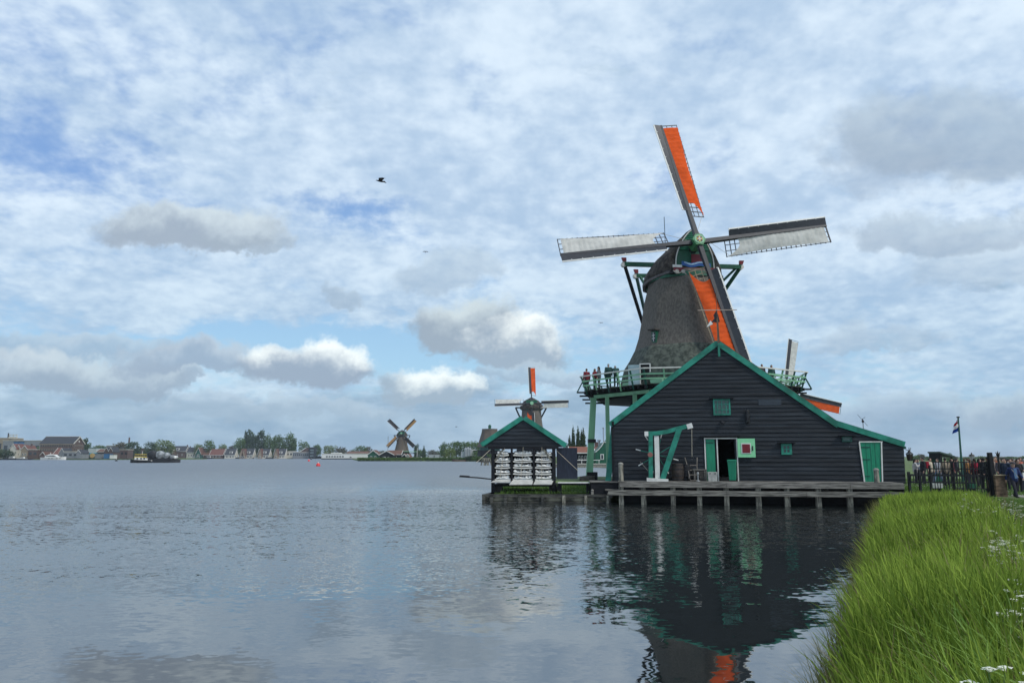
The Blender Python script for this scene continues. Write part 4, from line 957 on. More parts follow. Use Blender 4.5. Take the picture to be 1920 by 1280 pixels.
# legs
A_, B_ = at(1112.5, 735, 58.4) - MC, at(1220, 722, 53.3) - MC
zt = zf - .6
def leg(p, base, r0, r1, m_=pale_green):
    mb = MB(); mb.beam(base, p, r0 * 2, r0 * 2, up=(0, 1, 0), w1=r1 * 2, h1=r1 * 2); return mb.build('stage_leg', m_, mill)
p0 = at(1104.5, 893, 58.4) - MC; p0.z = 0.0
leg(Vector((A_.x, A_.y, zt)), p0, .25, .22)
mb = MB(); mb.box(p0 + Vector((.2, -.2, .25)), (.8, .8, .75)); mb.build('leg_footing', black_wood, mill)
mb = MB(); mb.box(Vector((A_.x, A_.y, zt)) * .52 + p0 * .48 + Vector((.02, -.05, -.3)), (.60, .62, .26)); mb.build('iron_collar', black_metal, mill)
for t_ in (.266, .769, 1.0):
    x, y = A_.x + 3.4 * t_, A_.y - 5.1 * t_; leg(Vector((x, y, zt)), Vector((x, y, -.1)), .15, .14)
for k in range(2, 6):
    q_ = oc(8.0, VA[k], zt); leg(q_, Vector((q_.x, q_.y, -.1)), .17, .15)

# --- simpler mills farther off
def far_mill(label, name_body_mat, base, hub_px, Y, Rr, phi, cl1, cl2, yaw=0.0, tilt=8, stage=None, body_h=None, body_r=(.42, .25), base_r=None, bare=False, group='windmills along the river', cap_m=thatch_dark, ground_z=.45):
    H = at(*hub_px, Y); c = Vector((H.x, Y + .26 * Rr, ground_z))
    t_ = thing('windmill', label, 'windmill', c, 0, group)
    a = R_(yaw); u = Vector((math.cos(a), math.sin(a), 0)); n0 = Vector((math.sin(a), -math.cos(a), 0)); b = R_(tilt)
    n1_ = n0 * math.cos(b) + Vector((0, 0, math.sin(b))); w1 = Vector((0, 0, math.cos(b))) - n0 * math.sin(b)
    hz = H.z - ground_z; r0, r1 = body_r[0] * Rr, body_r[1] * Rr; zt_ = hz - .15 * Rr; zs = stage if stage else 0
    mb = MB(); prof = [(r0 - (r0 - r1) * (1 - (1 - t) ** 1.7), zs + (zt_ - zs) * t) for t in (0, .15, .3, .5, .75, 1)]
    mb.lathe(prof, 16); mb.build('thatched_body', name_body_mat, t_, smooth=True)
    mb = MB(); mb.lathe([(r1 * 1.04, zt_ - .02 * Rr), (r1 * 1.22, zt_ + .02 * Rr), (r1 * 1.15, zt_ + .12 * Rr), (r1 * .75, zt_ + .24 * Rr), (r1 * .1, zt_ + .33 * Rr)], 12); mb.build('cap', cap_m, t_, smooth=True)
    mb = MB(); hl = H - c; mb.box(hl - n1_ * .06 * Rr - Vector((0, 0, .03 * Rr)), (.3 * Rr, .1 * Rr, .26 * Rr), rz=a); mb.build('front_face', mill_green, t_)
    mb = MB(); mb.tube([hl - n1_ * .1 * Rr, hl + n1_ * .05 * Rr], .05 * Rr, 8); mb.build('poll_end', pale_green, t_)
    for k, cl_ in enumerate((cl1, cl2, cl1, cl2)):
        sail_arm(t_, k, hl, n1_, u, w1, R_(phi + 90 * k), Rr, cl_ or white_cloth, S=Rr / 11.1, detail=False, cloth_on=cl_ is not None, r_in=.22 * Rr)
    for s in (-1, 1):
        mb = MB(); e = hl + u * s * .42 * Rr - n0 * .25 * Rr - Vector((0, 0, .1 * Rr)); mb.beam(hl - n0 * .25 * Rr - Vector((0, 0, .1 * Rr)), e, .035 * Rr, .035 * Rr); mb.beam(e, hl - n0 * .75 * Rr - Vector((0, 0, .95 * Rr)), .03 * Rr, .03 * Rr); mb.build('tail_brace', black_wood, t_)
    if stage:
        mb = MB(); mb.lathe([(.78 * Rr, zs - .03 * Rr), (.80 * Rr, zs)], 12); mb.build('stage_floor', dark_teal, t_)
        mb = MB(); mb.lathe([(.80 * Rr, zs + .06 * Rr), (.81 * Rr, zs + .075 * Rr), (.80 * Rr, zs + .09 * Rr)], 12); mb.build('stage_rail', pale_green, t_)
        mb = MB(); mb.lathe([(r0 * 1.05, -.3), (r0 * 1.0, zs)], 8); mb.build('timber_base', black_wood, t_)
    return t_
far_mill('windmill with orange and off-white sails rising behind the chalk drying shed', thatch, None, (997, 756), 205, 10.3, 1.5, orange_cloth, white_cloth, yaw=3, stage=5.4, body_r=(.40, .26))
far_mill('small distant thatched windmill with ochre sails set crosswise above black sheds', thatch_far, None, (752.5, 812), 380, 9.8, -43, tan_cloth, cloth_mat('dark_tarred_cloth', (0.05, 0.045, 0.045), .05), yaw=0, stage=3.4, body_r=(.42, .24))
far_mill('windmill mostly hidden behind the black barn, one white and one orange sail showing', thatch, None, (1472, 737), 150, 11.7, -13.5, white_cloth, orange_cloth, yaw=4, stage=5.0)
# truncated mill without sails
c = at(918, 855, 326); c.z = .45
t_ = thing('mill_stump', 'brown thatched mill tower without cap or sails, green turret on its flat top', 'mill tower', c)
zt = at(918, 804, 326).z - .45; zw = at(918, 838, 326).z - .45; m_px = 326 / F; k2 = 1.9
mb = MB(); mb.lathe([(24 * m_px, zw), (20.5 * m_px, zw + 2.2), (17.5 * m_px, zw + 4.6), (15.5 * m_px, zt - 1.7), (14.4 * m_px, zt - .1)], 8, a0=.2); mb.build('thatched_body', thatch_far, t_)
mb = MB(); mb.lathe([(14.8 * m_px, zt - .1), (14.8 * m_px, zt + .06)], 16); mb.build('flat_top', galv, t_)
mb = MB(); mb.lathe([(2.8 * m_px, zt), (2.8 * m_px, zt + 1.3), (3.2 * m_px, zt + 1.35), (1.2 * m_px, zt + 1.9)], 10); mb.build('turret', mill_green, t_)
mb = MB(); mb.lathe([(19 * m_px, zw - 1.6), (19 * m_px, zw), (22 * m_px, zw)], 12); mb.build('green_storey', dark_teal, t_)
mb = MB(); mb.lathe([(24 * m_px, -.3), (22 * m_px, zw - 1.5), (24 * m_px, zw - 1.45), (24 * m_px, zw - 1.35), (18 * m_px, zw - 1.3)], 8); mb.build('base_storey', black_wood, t_)
# ------------------------------------------------------------------ blades of grass: one mesh from arrays
def blades(name, mat, pos, h, wd, lean_dir, lean, bend, seg=3, fold=0.0, label='', cat='grass', kind='stuff', facing=None):
    n = len(pos); ang = rng.uniform(0, math.pi, n) if facing is None else facing
    sx, sy = np.cos(ang), np.sin(ang)
    V = np.zeros((n, 2 * seg + 1, 3), np.float32)
    for k in range(seg + 1):
        t = k / seg
        off = lean * h * t + bend * h * t ** 2.4
        px_ = pos[:, 0] + np.cos(lean_dir) * off; py_ = pos[:, 1] + np.sin(lean_dir) * off
        pz_ = pos[:, 2] + h * (t - np.clip(bend, 0, 2) * 0.42 * t ** 2.6)
        w = wd * (1 - t ** 1.8) * 0.5 * (0.7 + 0.6 * min(1, t * 2.5))
        if k < seg:
            V[:, 2 * k, 0] = px_ - sx * w; V[:, 2 * k, 1] = py_ - sy * w; V[:, 2 * k, 2] = pz_
            V[:, 2 * k + 1, 0] = px_ + sx * w; V[:, 2 * k + 1, 1] = py_ + sy * w; V[:, 2 * k + 1, 2] = pz_
        else: V[:, 2 * k, 0] = px_; V[:, 2 * k, 1] = py_; V[:, 2 * k, 2] = pz_
    b = (np.arange(n) * (2 * seg + 1))[:, None]
    quads = np.concatenate([b + np.array([2 * k, 2 * k + 1, 2 * k + 3, 2 * k + 2]) for k in range(seg - 1)], 1).reshape(-1)
    tris = (b + np.array([2 * seg - 2, 2 * seg - 1, 2 * seg])).reshape(-1)
    # per blade: quads then a triangle
    nq = n * (seg - 1); L = np.concatenate([quads, tris]).astype(np.int32)
    starts = np.concatenate([np.arange(nq) * 4, nq * 4 + np.arange(n) * 3]).astype(np.int32)
    me = bpy.data.meshes.new(name); me.vertices.add(n * (2 * seg + 1)); me.loops.add(len(L)); me.polygons.add(nq + n)
    me.vertices.foreach_set('co', V.reshape(-1)); me.loops.foreach_set('vertex_index', L); me.polygons.foreach_set('loop_start', starts)
    at_ = me.attributes.new('rnd', 'FLOAT', 'POINT'); r = np.clip(rng.normal(.45, .30, n) + PATCH(pos) if PATCH else rng.random(n), 0, 1)
    at_.data.foreach_set('value', np.repeat(r, 2 * seg + 1).astype(np.float32))
    me.materials.append(mat); me.update(calc_edges=True); me.validate()
    o = link(name, me); tag(o, label, cat, kind=kind); return o
def PATCH(p): return .16 * np.sin(p[:, 0] * 1.9 + np.sin(p[:, 1] * .8) * 2) * np.sin(p[:, 1] * 1.1 + 1.3) + .10 * np.sin(p[:, 0] * .6 + p[:, 1] * .45)
def bank_z(x, y):
    d = x - (edge_x_np(y)); z = np.interp(d, [-.10, .35, 1.3, 3.6, 9.5], [-.25, .12, .46, .62, .50]); q = np.clip((y - 20) / 11, 0, 1) * .5 * (z > .2); return z * (1 - q) + .10 * q
def edge_x_np(y): return -0.62 + 0.504 * y
# tall sedge along the water
def scatter(n, ymin, ymax, dmin, dmax, powr=1.0):
    y = ymin + (ymax - ymin) * rng.random(n) ** powr; d = dmin + (dmax - dmin) * rng.random(n); return y, d
def field(dens_fn, ymin, ymax, dmax_fn, n):
    y = rng.uniform(ymin, ymax, n); dm = dmax_fn(y); d = rng.uniform(0.05, 1, n) * dm; keep = rng.random(n) < dens_fn(y) * dm / dm.max(); return y[keep], d[keep]
y, d = field(lambda y: np.clip(8.0 / (y + 3), .16, 1), -1.0, 33.6, lambda y: np.clip(.085 * np.clip(y, 0, 99) + 1.6, 1.6, 4.6), 150000)
x = edge_x_np(y) + d
wob = .35 * np.sin(y * 1.3) + .22 * np.sin(y * 3.1 + 1) + .12 * np.sin(y * 7.3)
keep = d > .02 + .10 * wob
# keep a space around the photographer's feet
keep &= (x * x + y * y > 1.9 ** 2)
x, y, d = x[keep], y[keep], d[keep]
pos = np.stack([x, y, bank_z(x, y) - .03], 1); n = len(x); print('blades', n)
hh = rng.uniform(.40, .85, n) * (1 + .18 * np.sin(x * 1.3 + y * .9) * np.sin(y * .7)) * np.clip(1.15 - d * .06, .6, 1.1) * np.clip(1.25 - y / 55, .6, 1)
ld = rng.normal(math.pi * .93, 2.0, n)
blades('tall_grass', grass_m, pos, hh, rng.uniform(.010, .029, n) * (1 + y / 22), ld, np.abs(rng.normal(.07, .08, n)), np.abs(rng.normal(.12, .22, n)), seg=4, label='dense tall bright green grass covering the river bank')
# broad arching leaves close by
n = 3600; y = rng.uniform(2.3, 6.6, n) ** 1.0; d = rng.uniform(.8, 3.4, n); x = edge_x_np(y) + d
k_ = (x * x + y * y > 2.5 ** 2) & (x < .74 * y + .15); x, y = x[k_], y[k_]; n = len(x)
pos = np.stack([x, y, bank_z(x, y)], 1)
blades('broad_leaved_reed', wide_m, pos, rng.uniform(.55, .88, n), rng.uniform(.016, .034, n), rng.uniform(0, 6.28, n), rng.uniform(.0, .18, n), rng.uniform(.15, .75, n), seg=7, label='broad arching reed leaves at the near end of the bank')
n = 3200; y = rng.uniform(2.5, 32, n); y = 2.5 + (y - 2.5) * rng.random(n) ** .6; d = rng.uniform(.05, 1, n) * np.clip(.085 * y + 2.0, 2.0, 4.6); x = edge_x_np(y) + d
blades('dry_stalks', straw_m, np.stack([x, y, bank_z(x, y)], 1), rng.uniform(.45, .95, n) * np.clip(1.25 - y / 55, .6, 1), rng.uniform(.004, .010, n) * (1 + y / 20), rng.uniform(0, 6.28, n), rng.uniform(.02, .4, n), rng.uniform(0, .7, n), seg=3, label='dead straw coloured stalks mixed into the bank grass')
# brown reeds hanging in the water's edge
n = 6500; y = 3.5 + 29 * rng.random(n) ** 2.2; d = rng.normal(.05, .13, n); x = edge_x_np(y) + d
pos = np.stack([x, y, np.full(n, -.05)], 1)
blades('waterside_reed', reed_m, pos, rng.uniform(.25, .62, n), rng.uniform(.005, .010, n), rng.normal(3.0, .8, n), np.abs(rng.normal(.2, .2, n)), np.abs(rng.normal(.15, .2, n)), seg=3, label='thin brown and green reed stalks standing in the water edge')
# low verge of herbs to the right of the sedge
n = 240000; y = rng.uniform(1.5, 34.5, n); d = rng.uniform(0, 1, n) ** .9 * 7.5 + np.clip(.085 * y + 1.2, 1.2, 4.2); x = edge_x_np(y) + d; keep = (x < .80 * y + 3.0) & (x > 1.0) & ~((y > 32.6) & (x > 21.0))
x, y = x[keep], y[keep]; n = len(x); print('verge', n)
pos = np.stack([x, y, bank_z(x, y) - .02], 1)
blades('verge_herbs', verge_m, pos, rng.uniform(.12, .42, n) * (1 + .4 * np.sin(x * 2.1) * np.sin(y * 1.7)) * np.clip(1.6 - y / 26, .5, 1), rng.uniform(.008, .022, n), rng.uniform(0, 6.28, n), rng.uniform(.1, .7, n), rng.uniform(0, .5, n), seg=2, label='low green herbs and grass on the verge beside the path', cat='ground cover')
n = 42000; y = rng.uniform(25, 34.2, n); x = rng.uniform(15, 25, n); k_ = (x > edge_x_np(y) + 2.6) & (x < .78 * y) & ~((y > 33.0) & (x > 21.6)); x, y = x[k_], y[k_]; n = len(x)
blades('verge_turf', verge_m, np.stack([x, y, bank_z(x, y) - .02], 1), rng.uniform(.06, .20, n), rng.uniform(.014, .03, n), rng.uniform(0, 6.28, n), rng.uniform(.1, .7, n), rng.uniform(0, .5, n), seg=2, label='short turf on the verge in front of the planter', cat='ground cover')
PATCH = None
# short meadow grass behind the fence
n = 26000; y = rng.uniform(35.5, 60, n); x = y * rng.uniform(.50, .74, n); pos = np.stack([x, y, np.full(n, .41)], 1)
blades('meadow_grass', verge_m, pos, rng.uniform(.06, .16, n), rng.uniform(.015, .03, n), rng.uniform(0, 6.28, n), rng.uniform(.1, .6, n), rng.uniform(0, .4, n), seg=2, label='short meadow grass behind the iron fence')
n = 9000; y = rng.uniform(37.6, 50, n); x = np.interp(rng.random(n), [0, 1], [-.6, 6.0]); pos = np.stack([x, y, np.full(n, .40)], 1)
blades('quay_grass', verge_m, pos, rng.uniform(.08, .2, n), rng.uniform(.012, .025, n), rng.uniform(0, 6.28, n), rng.uniform(.1, .6, n), rng.uniform(0, .4, n), seg=2, label='green grass under and behind the chalk drying shed')

# cow parsley on the verge
protos = []
for v in range(4):
    random.seed(50 + v); st = MB(); heads = []
    H_ = random.uniform(.55, .7); st.tube([(0, 0, 0), (.01, 0, H_ * .5), (.03, .01, H_)], [.006, .005, .004], 5)
    tips = [(.03, .01, H_)] + [(random.uniform(-.16, .16), random.uniform(-.16, .16), H_ * random.uniform(.78, 1.0)) for _ in range(random.randint(2, 4))]
    for tpt in tips[1:]: st.tube([(.01, 0, H_ * .5), tpt], [.004, .003], 4)
    o = st.build('stem', stem_m); sm_ = o.data; bpy.data.objects.remove(o)
    for tpt in tips:
        hd = MB(); R0 = random.uniform(.022, .042)
        for _ in range(26):
            a, r = random.uniform(0, 6.28), R0 * math.sqrt(random.random()); p = Vector((r * math.cos(a), r * math.sin(a), .02 - r * .25 + random.uniform(-.004, .004))); s = .0058
            hd.add([p + Vector((-s, -s, 0)), p + Vector((s, -s, .002)), p + Vector((s, s, 0)), p + Vector((-s, s, .003))], [(0, 1, 2, 3)])
            if _ % 4 == 0: hd.tube([(0, 0, 0), p - Vector((0, 0, .004))], [.0015, .0012], 3)
        o = hd.build('flower_head', umbel_m, fix=False); heads.append((o.data, tpt)); bpy.data.objects.remove(o)
    protos.append((sm_, heads))
random.seed(11)
cp_px = [(1755 + random.gauss(0, 30), 0) for _ in range(0)]
spots = []
for _ in range(46): spots.append((random.uniform(1795, 1915), random.uniform(930, 962)))
for _ in range(70): spots.append((random.uniform(1865, 1925), random.uniform(945, 1045)))
for _ in range(22): spots.append((random.uniform(1848, 1900), random.uniform(1000, 1045)))
for _ in range(16): spots.append((random.uniform(1885, 1935), random.uniform(1045, 1160)))
spots += [(1858, 1268), (1872, 1262), (1893, 1255), (1850, 1275), (1915, 1250), (1888, 1120), (1905, 1150), (1880, 1138), (1812, 948), (1806, 944)]
for px, py in spots:
    # flower tops lie about 0.6 m above the verge
    g0 = gp(px, py, 1.08); zb_ = float(bank_z(np.array([g0.x]), np.array([g0.y]))[0])
    t_ = thing('cow_parsley', 'white flowering cow parsley plant on the grassy verge', 'flower', (g0.x, g0.y, zb_ - .02), random.uniform(0, 6.28), 'cow parsley along the verge'); s = random.uniform(.7, 1.1) * (1.08 - zb_) / .62; t_.scale = (s, s, s)
    a, b = random.choice(protos); st = link('stem', a, t_); [link('flower_head', hm, t_, loc=lp) for hm, lp in b]

# ------------------------------------------------------------------ trees
def crown_mesh(name, blobs, n, leaf, mat, seed=0, gap=0.0):
    r_ = np.random.default_rng(seed); tot = sum(b[3] * b[4] * b[5] for b in blobs); C_ = []; 
    for (cx, cy, cz, rx, ry, rz) in blobs:
        k = max(12, int(n * rx * ry * rz / tot)); v = r_.normal(size=(k, 3)); v /= np.linalg.norm(v, axis=1)[:, None]; rad = r_.uniform(.55, 1.08, k)
        lump = 1 + .20 * np.sin(v[:, 0] * 5 + cx) * np.sin(v[:, 2] * 6 + cz) * np.cos(v[:, 1] * 4)
        C_.append(np.array([cx, cy, cz]) + v * np.array([rx, ry, rz]) * (rad * lump)[:, None])
    P_ = np.concatenate(C_); k = len(P_)
    a = r_.normal(size=(k, 3)); a /= np.linalg.norm(a, axis=1)[:, None]; b = np.cross(a, r_.normal(size=(k, 3))); b /= np.linalg.norm(b, axis=1)[:, None]
    s = (leaf * r_.uniform(.6, 1.4, k))[:, None]
    V = np.stack([P_ - a * s, P_ + b * s * .8, P_ + a * s, P_ - b * s * .8], 1).reshape(-1, 3)
    me = bpy.data.meshes.new(name); me.vertices.add(k * 4); me.loops.add(k * 4); me.polygons.add(k); me.vertices.foreach_set('co', V.astype(np.float32).reshape(-1))
    me.loops.foreach_set('vertex_index', np.arange(k * 4, dtype=np.int32)); me.polygons.foreach_set('loop_start', (np.arange(k) * 4).astype(np.int32))
    at_ = me.attributes.new('rnd', 'FLOAT', 'POINT'); cl = .5 + .3 * np.sin(P_[:, 0] * 4.1) * np.sin(P_[:, 2] * 3.7 + 1) + r_.normal(0, .16, k); at_.data.foreach_set('value', np.repeat(np.clip(cl, 0, 1), 4).astype(np.float32))
    me.materials.append(mat); me.update(calc_edges=True); return me
def blobset(kind, seed):
    r = random.Random(seed)
    if kind == 'round': return [(0, 0, .56, .38, .38, .36), (0, 0, .30, .34, .3, .22)] + [(r.uniform(-.28, .28), r.uniform(-.25, .25), r.uniform(.25, .84), r.uniform(.14, .22), .2, r.uniform(.12, .18)) for _ in range(11)]
    if kind == 'tall': return [(0, 0, .50, .20, .20, .42), (0, 0, .22, .2, .2, .2)] + [(r.uniform(-.15, .15), r.uniform(-.12, .12), r.uniform(.25, .92), r.uniform(.07, .12), .1, r.uniform(.09, .15)) for _ in range(13)]
    if kind == 'poplar': return [(0, 0, .22 + .115 * k, .10 - .011 * k + r.uniform(-.012, .012), .10 - .011 * k, .15) for k in range(6)] + [(0, 0, .95, .02, .02, .08)] + [(r.uniform(-.05, .05), r.uniform(-.05, .05), r.uniform(.2, .8), .035, .03, .09) for _ in range(9)]
    if kind == 'bush': return [(0, 0, .42, .42, .40, .40)] + [(r.uniform(-.4, .4), r.uniform(-.3, .3), r.uniform(.25, .7), r.uniform(.15, .25), .2, r.uniform(.15, .25)) for _ in range(8)]
    if kind == 'conic': return [(0, 0, .18 + .14 * k, .30 - .055 * k, .28 - .05 * k, .14) for k in range(5)]
TREE = {}
def tree_mesh(kind, mat, seed, n=1500, leaf=.03):
    key = (kind, mat.name, seed, n)
    if key not in TREE:
        bl = blobset(kind, seed); cm = crown_mesh('crown', bl, n, leaf, mat, seed)
        mb = MB(); r = random.Random(seed); mb.tube([(0, 0, -.03), (0, 0, .2), (.01, 0, .5), (.0, 0, .8)], [.03, .024, .015, .005], 6)
        for _ in range(5):
            z = r.uniform(.22, .5); a = r.uniform(0, 6.28); q_ = .17 if kind != 'poplar' else .05; mb.tube([(0, 0, z), (q_ * math.cos(a), q_ * math.sin(a), z + .22)], [.011, .004], 4)
        o = mb.build('trunk', bark); TREE[key] = (cm, o.data); bpy.data.objects.remove(o)
    return TREE[key]
def tree(px, ytop, Y, wpx, kind, mat, label, group=None, seed=0, z0=.4, n=1500, leaf=.03, name='tree', cat='tree'):
    top = at(px, ytop, Y); H_ = top.z - z0; cm, tm = tree_mesh(kind, mat, seed, n, leaf)
    t_ = thing(name, label, cat, (top.x, Y, z0), seed * 1.3 + px, group)
    base_w = {'round': .88, 'tall': .5, 'poplar': .2, 'bush': 1.1, 'conic': .62}[kind] * .9
    wx = wpx * Y / F / base_w; t_.scale = (wx, wx, H_); link('crown', cm, t_); link('trunk', tm, t_); return t_

# far left bank
TR = [ # px, ytop, Y, width px, kind, mat, seed, label
 (52, 832, 520, 60, 'bush', leaf_mid, 1, 'wide green tree mass behind the small gabled houses at the far left'),
 (12, 838, 505, 40, 'bush', leaf_dark, 2, 'dark shrubs beside the pale quay house at the picture edge'),
 (158, 821, 540, 16, 'tall', leaf_dark, 3, 'slim dark tree at the corner of the brick warehouse'),
 (166, 829, 600, 12, 'tall', leaf_mid, 4, 'narrow green tree just behind the white hall'),
 (184, 832, 640, 24, 'round', leaf_fresh, 5, 'light green tree above the white hall roof'),
 (198, 834, 640, 26, 'round', leaf_mid, 6, 'round tree above the blue containers'),
 (226, 826, 640, 30, 'round', leaf_brown, 7, 'brownish half bare tree above the dock sheds'),
 (251, 825, 600, 30, 'round', leaf_dark, 8, 'dark round tree behind the tugboat'),
 (281, 825, 620, 24, 'round', leaf_dark, 9, 'dark tree behind the barge tanks'),
 (292, 829, 640, 16, 'round', leaf_fresh, 5, 'pale tree peeping behind the dark tree above the barge'),
 (314, 823, 620, 34, 'round', leaf_fresh, 11, 'broad yellow-green tree above the grey roofed row of houses'),
 (374, 830, 700, 20, 'round', leaf_fresh, 12, 'small light tree behind the dark green gable house'),
 (394, 822, 700, 24, 'round', leaf_mid, 13, 'rounded green tree above the brown roofed house'),
 (418, 829, 720, 18, 'round', leaf_fresh, 14, 'loose pale tree above the red roofed house'),
 (434, 833, 720, 12, 'round', leaf_brown, 7, 'small brown tree between red roof and poplar grove'),
 (452, 816, 700, 26, 'round', leaf_mid, 16, 'leftmost broad tree of the tall grove'),
 (463, 807, 705, 12, 'tall', leaf_dark, 17, 'slender pointed tree next to the broad end tree of the grove'),
 (471, 805, 700, 14, 'tall', leaf_dark, 18, 'second slender pointed tree of the tall grove'),
 (481, 812, 700, 14, 'tall', leaf_dark, 19, 'shorter slim tree before the highest tree of the grove'),
 (492, 803, 702, 17, 'tall', leaf_dark, 20, 'highest pointed tree of the tall grove'),
 (503, 812, 700, 20, 'round', leaf_mid, 21, 'round tree right after the highest tree of the grove'),
 (514, 816, 698, 14, 'tall', leaf_mid, 22, 'narrow tree before the gap in the grove'),
 (525, 811, 700, 22, 'round', leaf_mid, 23, 'tall round tree after the gap in the grove'),
 (543, 808, 702, 26, 'round', leaf_mid, 24, 'biggest round tree closing the tall grove'),
 (552, 818, 700, 12, 'tall', leaf_mid, 22, 'slim tree leaning out of the grove end'),
 (513, 835, 690, 18, 'bush', leaf_mid, 25, 'low bush under the gap in the grove'),
 (490, 836, 690, 40, 'bush', leaf_dark, 26, 'dark undergrowth below the highest trees of the grove'),
 (540, 834, 690, 30, 'bush', leaf_mid, 27, 'green undergrowth below the last trees of the grove'),
 (571, 825, 700, 24, 'round', leaf_mid, 28, 'round tree behind the modern house with sloping roof'),
 (595, 832, 720, 20, 'round', leaf_mid, 29, 'green tree beside the black tower house'),
 (618, 833, 740, 26, 'round', leaf_fresh, 30, 'light tree above the long white boathouse start'),
 (640, 836, 740, 26, 'round', leaf_brown, 31, 'brownish tree above the middle of the white boathouse'),
 (676, 833, 640, 28, 'round', leaf_mid, 32, 'green tree above the end of the white boathouse'),
 (690, 835, 700, 22, 'round', leaf_brown, 33, 'brownish tree just before the small distant windmill'),
 (663, 840, 700, 20, 'bush', leaf_mid, 34, 'low bush beyond the white boathouse'),
 (712, 842, 600, 40, 'bush', leaf_brown, 35, 'low brownish tree belt behind the green gabled shed'),
 (781, 832, 480, 10, 'tall', leaf_dark, 36, 'slim cypress beside the small distant windmill'),
 (795, 831, 520, 10, 'conic', leaf_dark, 37, 'pointed dark tree after the slim cypress'),
 (789, 838, 540, 24, 'bush', leaf_mid, 38, 'low green tree below the pointed ones by the far mill'),
 (812, 840, 600, 30, 'bush', leaf_brown, 39, 'brown green shrubs above the glasshouses'),
 (828, 841, 620, 24, 'bush', leaf_mid, 40, 'low trees between glasshouses and round bush'),
 (834, 826, 460, 22, 'round', leaf_mid, 41, 'tree at the front edge of the dense wood near the factory'),
 (843, 834, 380, 30, 'bush', leaf_fresh, 42, 'bright conical willow bush on the low shore'),
 (856, 824, 470, 34, 'round', leaf_mid, 43, 'dense green tree above the silver factory'),
 (875, 825, 470, 34, 'round', leaf_mid, 44, 'second dense green tree above the silver factory'),
 (893, 824, 460, 30, 'round', leaf_mid, 45, 'dense tree beside the capless mill tower'),
 (903, 830, 440, 24, 'round', leaf_mid, 46, 'tree half behind the capless mill tower'),
 (880, 852, 330, 26, 'bush', leaf_dark, 47, 'dark hedge on the low shore under the factory'),
 (896, 853, 300, 30, 'bush', leaf_mid, 48, 'green shrubs at the shore before the capless mill base'),
 (893, 843, 380, 26, 'bush', leaf_mid, 49, 'shrubs between the factory and the capless mill'),
 (935, 848, 300, 50, 'bush', leaf_mid, 50, 'shrubs behind the chalk shed roof edge'),
 (1063, 827, 240, 18, 'round', leaf_dark, 51, 'low round tree before the row of poplars'),
]
for (px, yt, Y, wp, kd, mt, sd_, lb_) in TR:
    if 440 < px < 560: Y += 24 if kd != 'bush' else 36
    tree(px, yt, Y, wp * (.92 if kd != 'tall' else 1.0), kd, mt, lb_, 'trees on the far bank', sd_)
for px, yt, wp, sd_, lb_ in ((1068, 814, 6, 61, 'shortest poplar at the start of the poplar row'), (1074.5, 799, 8, 62, 'tall first full poplar left of the gap'), (1083.5, 799, 8, 63, 'middle poplar of the row'), (1090, 804, 6, 64, 'thin poplar joined to the last one'), (1093.5, 801.5, 9, 65, 'last broad poplar before the thick green post')):
    tree(px, yt, 230, wp * 1.2, 'poplar', leaf_dark, lb_, 'poplars beyond the red roofed house', sd_, n=3500, leaf=.016)
for px, yt, Y, wp, sd_, lb_ in ((1712, 851, 300, 24, 71, 'low tree behind the hanging lantern'), (1727, 848, 320, 20, 72, 'round tree behind the visitor with red backpack'), (1741, 853, 340, 18, 73, 'small tree behind the cream jacket visitor'), (1780, 846, 260, 16, 74, 'green round tree beside the slanted kiosk roof'), (1789, 852, 300, 14, 75, 'small tree just before the flagpole'),
                               (1812, 855, 380, 24, 76, 'low far trees right of the flagpole'), (1840, 853, 400, 26, 77, 'low far trees behind the gate post'), (1868, 853, 420, 30, 78, 'low far trees beyond the post with finial'), (1895, 854, 420, 34, 79, 'low far trees above the visitors at the picture edge'), (1925, 853, 420, 34, 80, 'last low far trees at the edge')):
    tree(px, yt, Y, wp, 'bush', leaf_brown if sd_ % 3 == 0 else leaf_mid, lb_, 'low trees beyond the meadow', sd_, z0=.0)
for px, lb_ in ((1122, 'pale bush behind the thick green post'), (1135, 'bush behind the green house')): pass
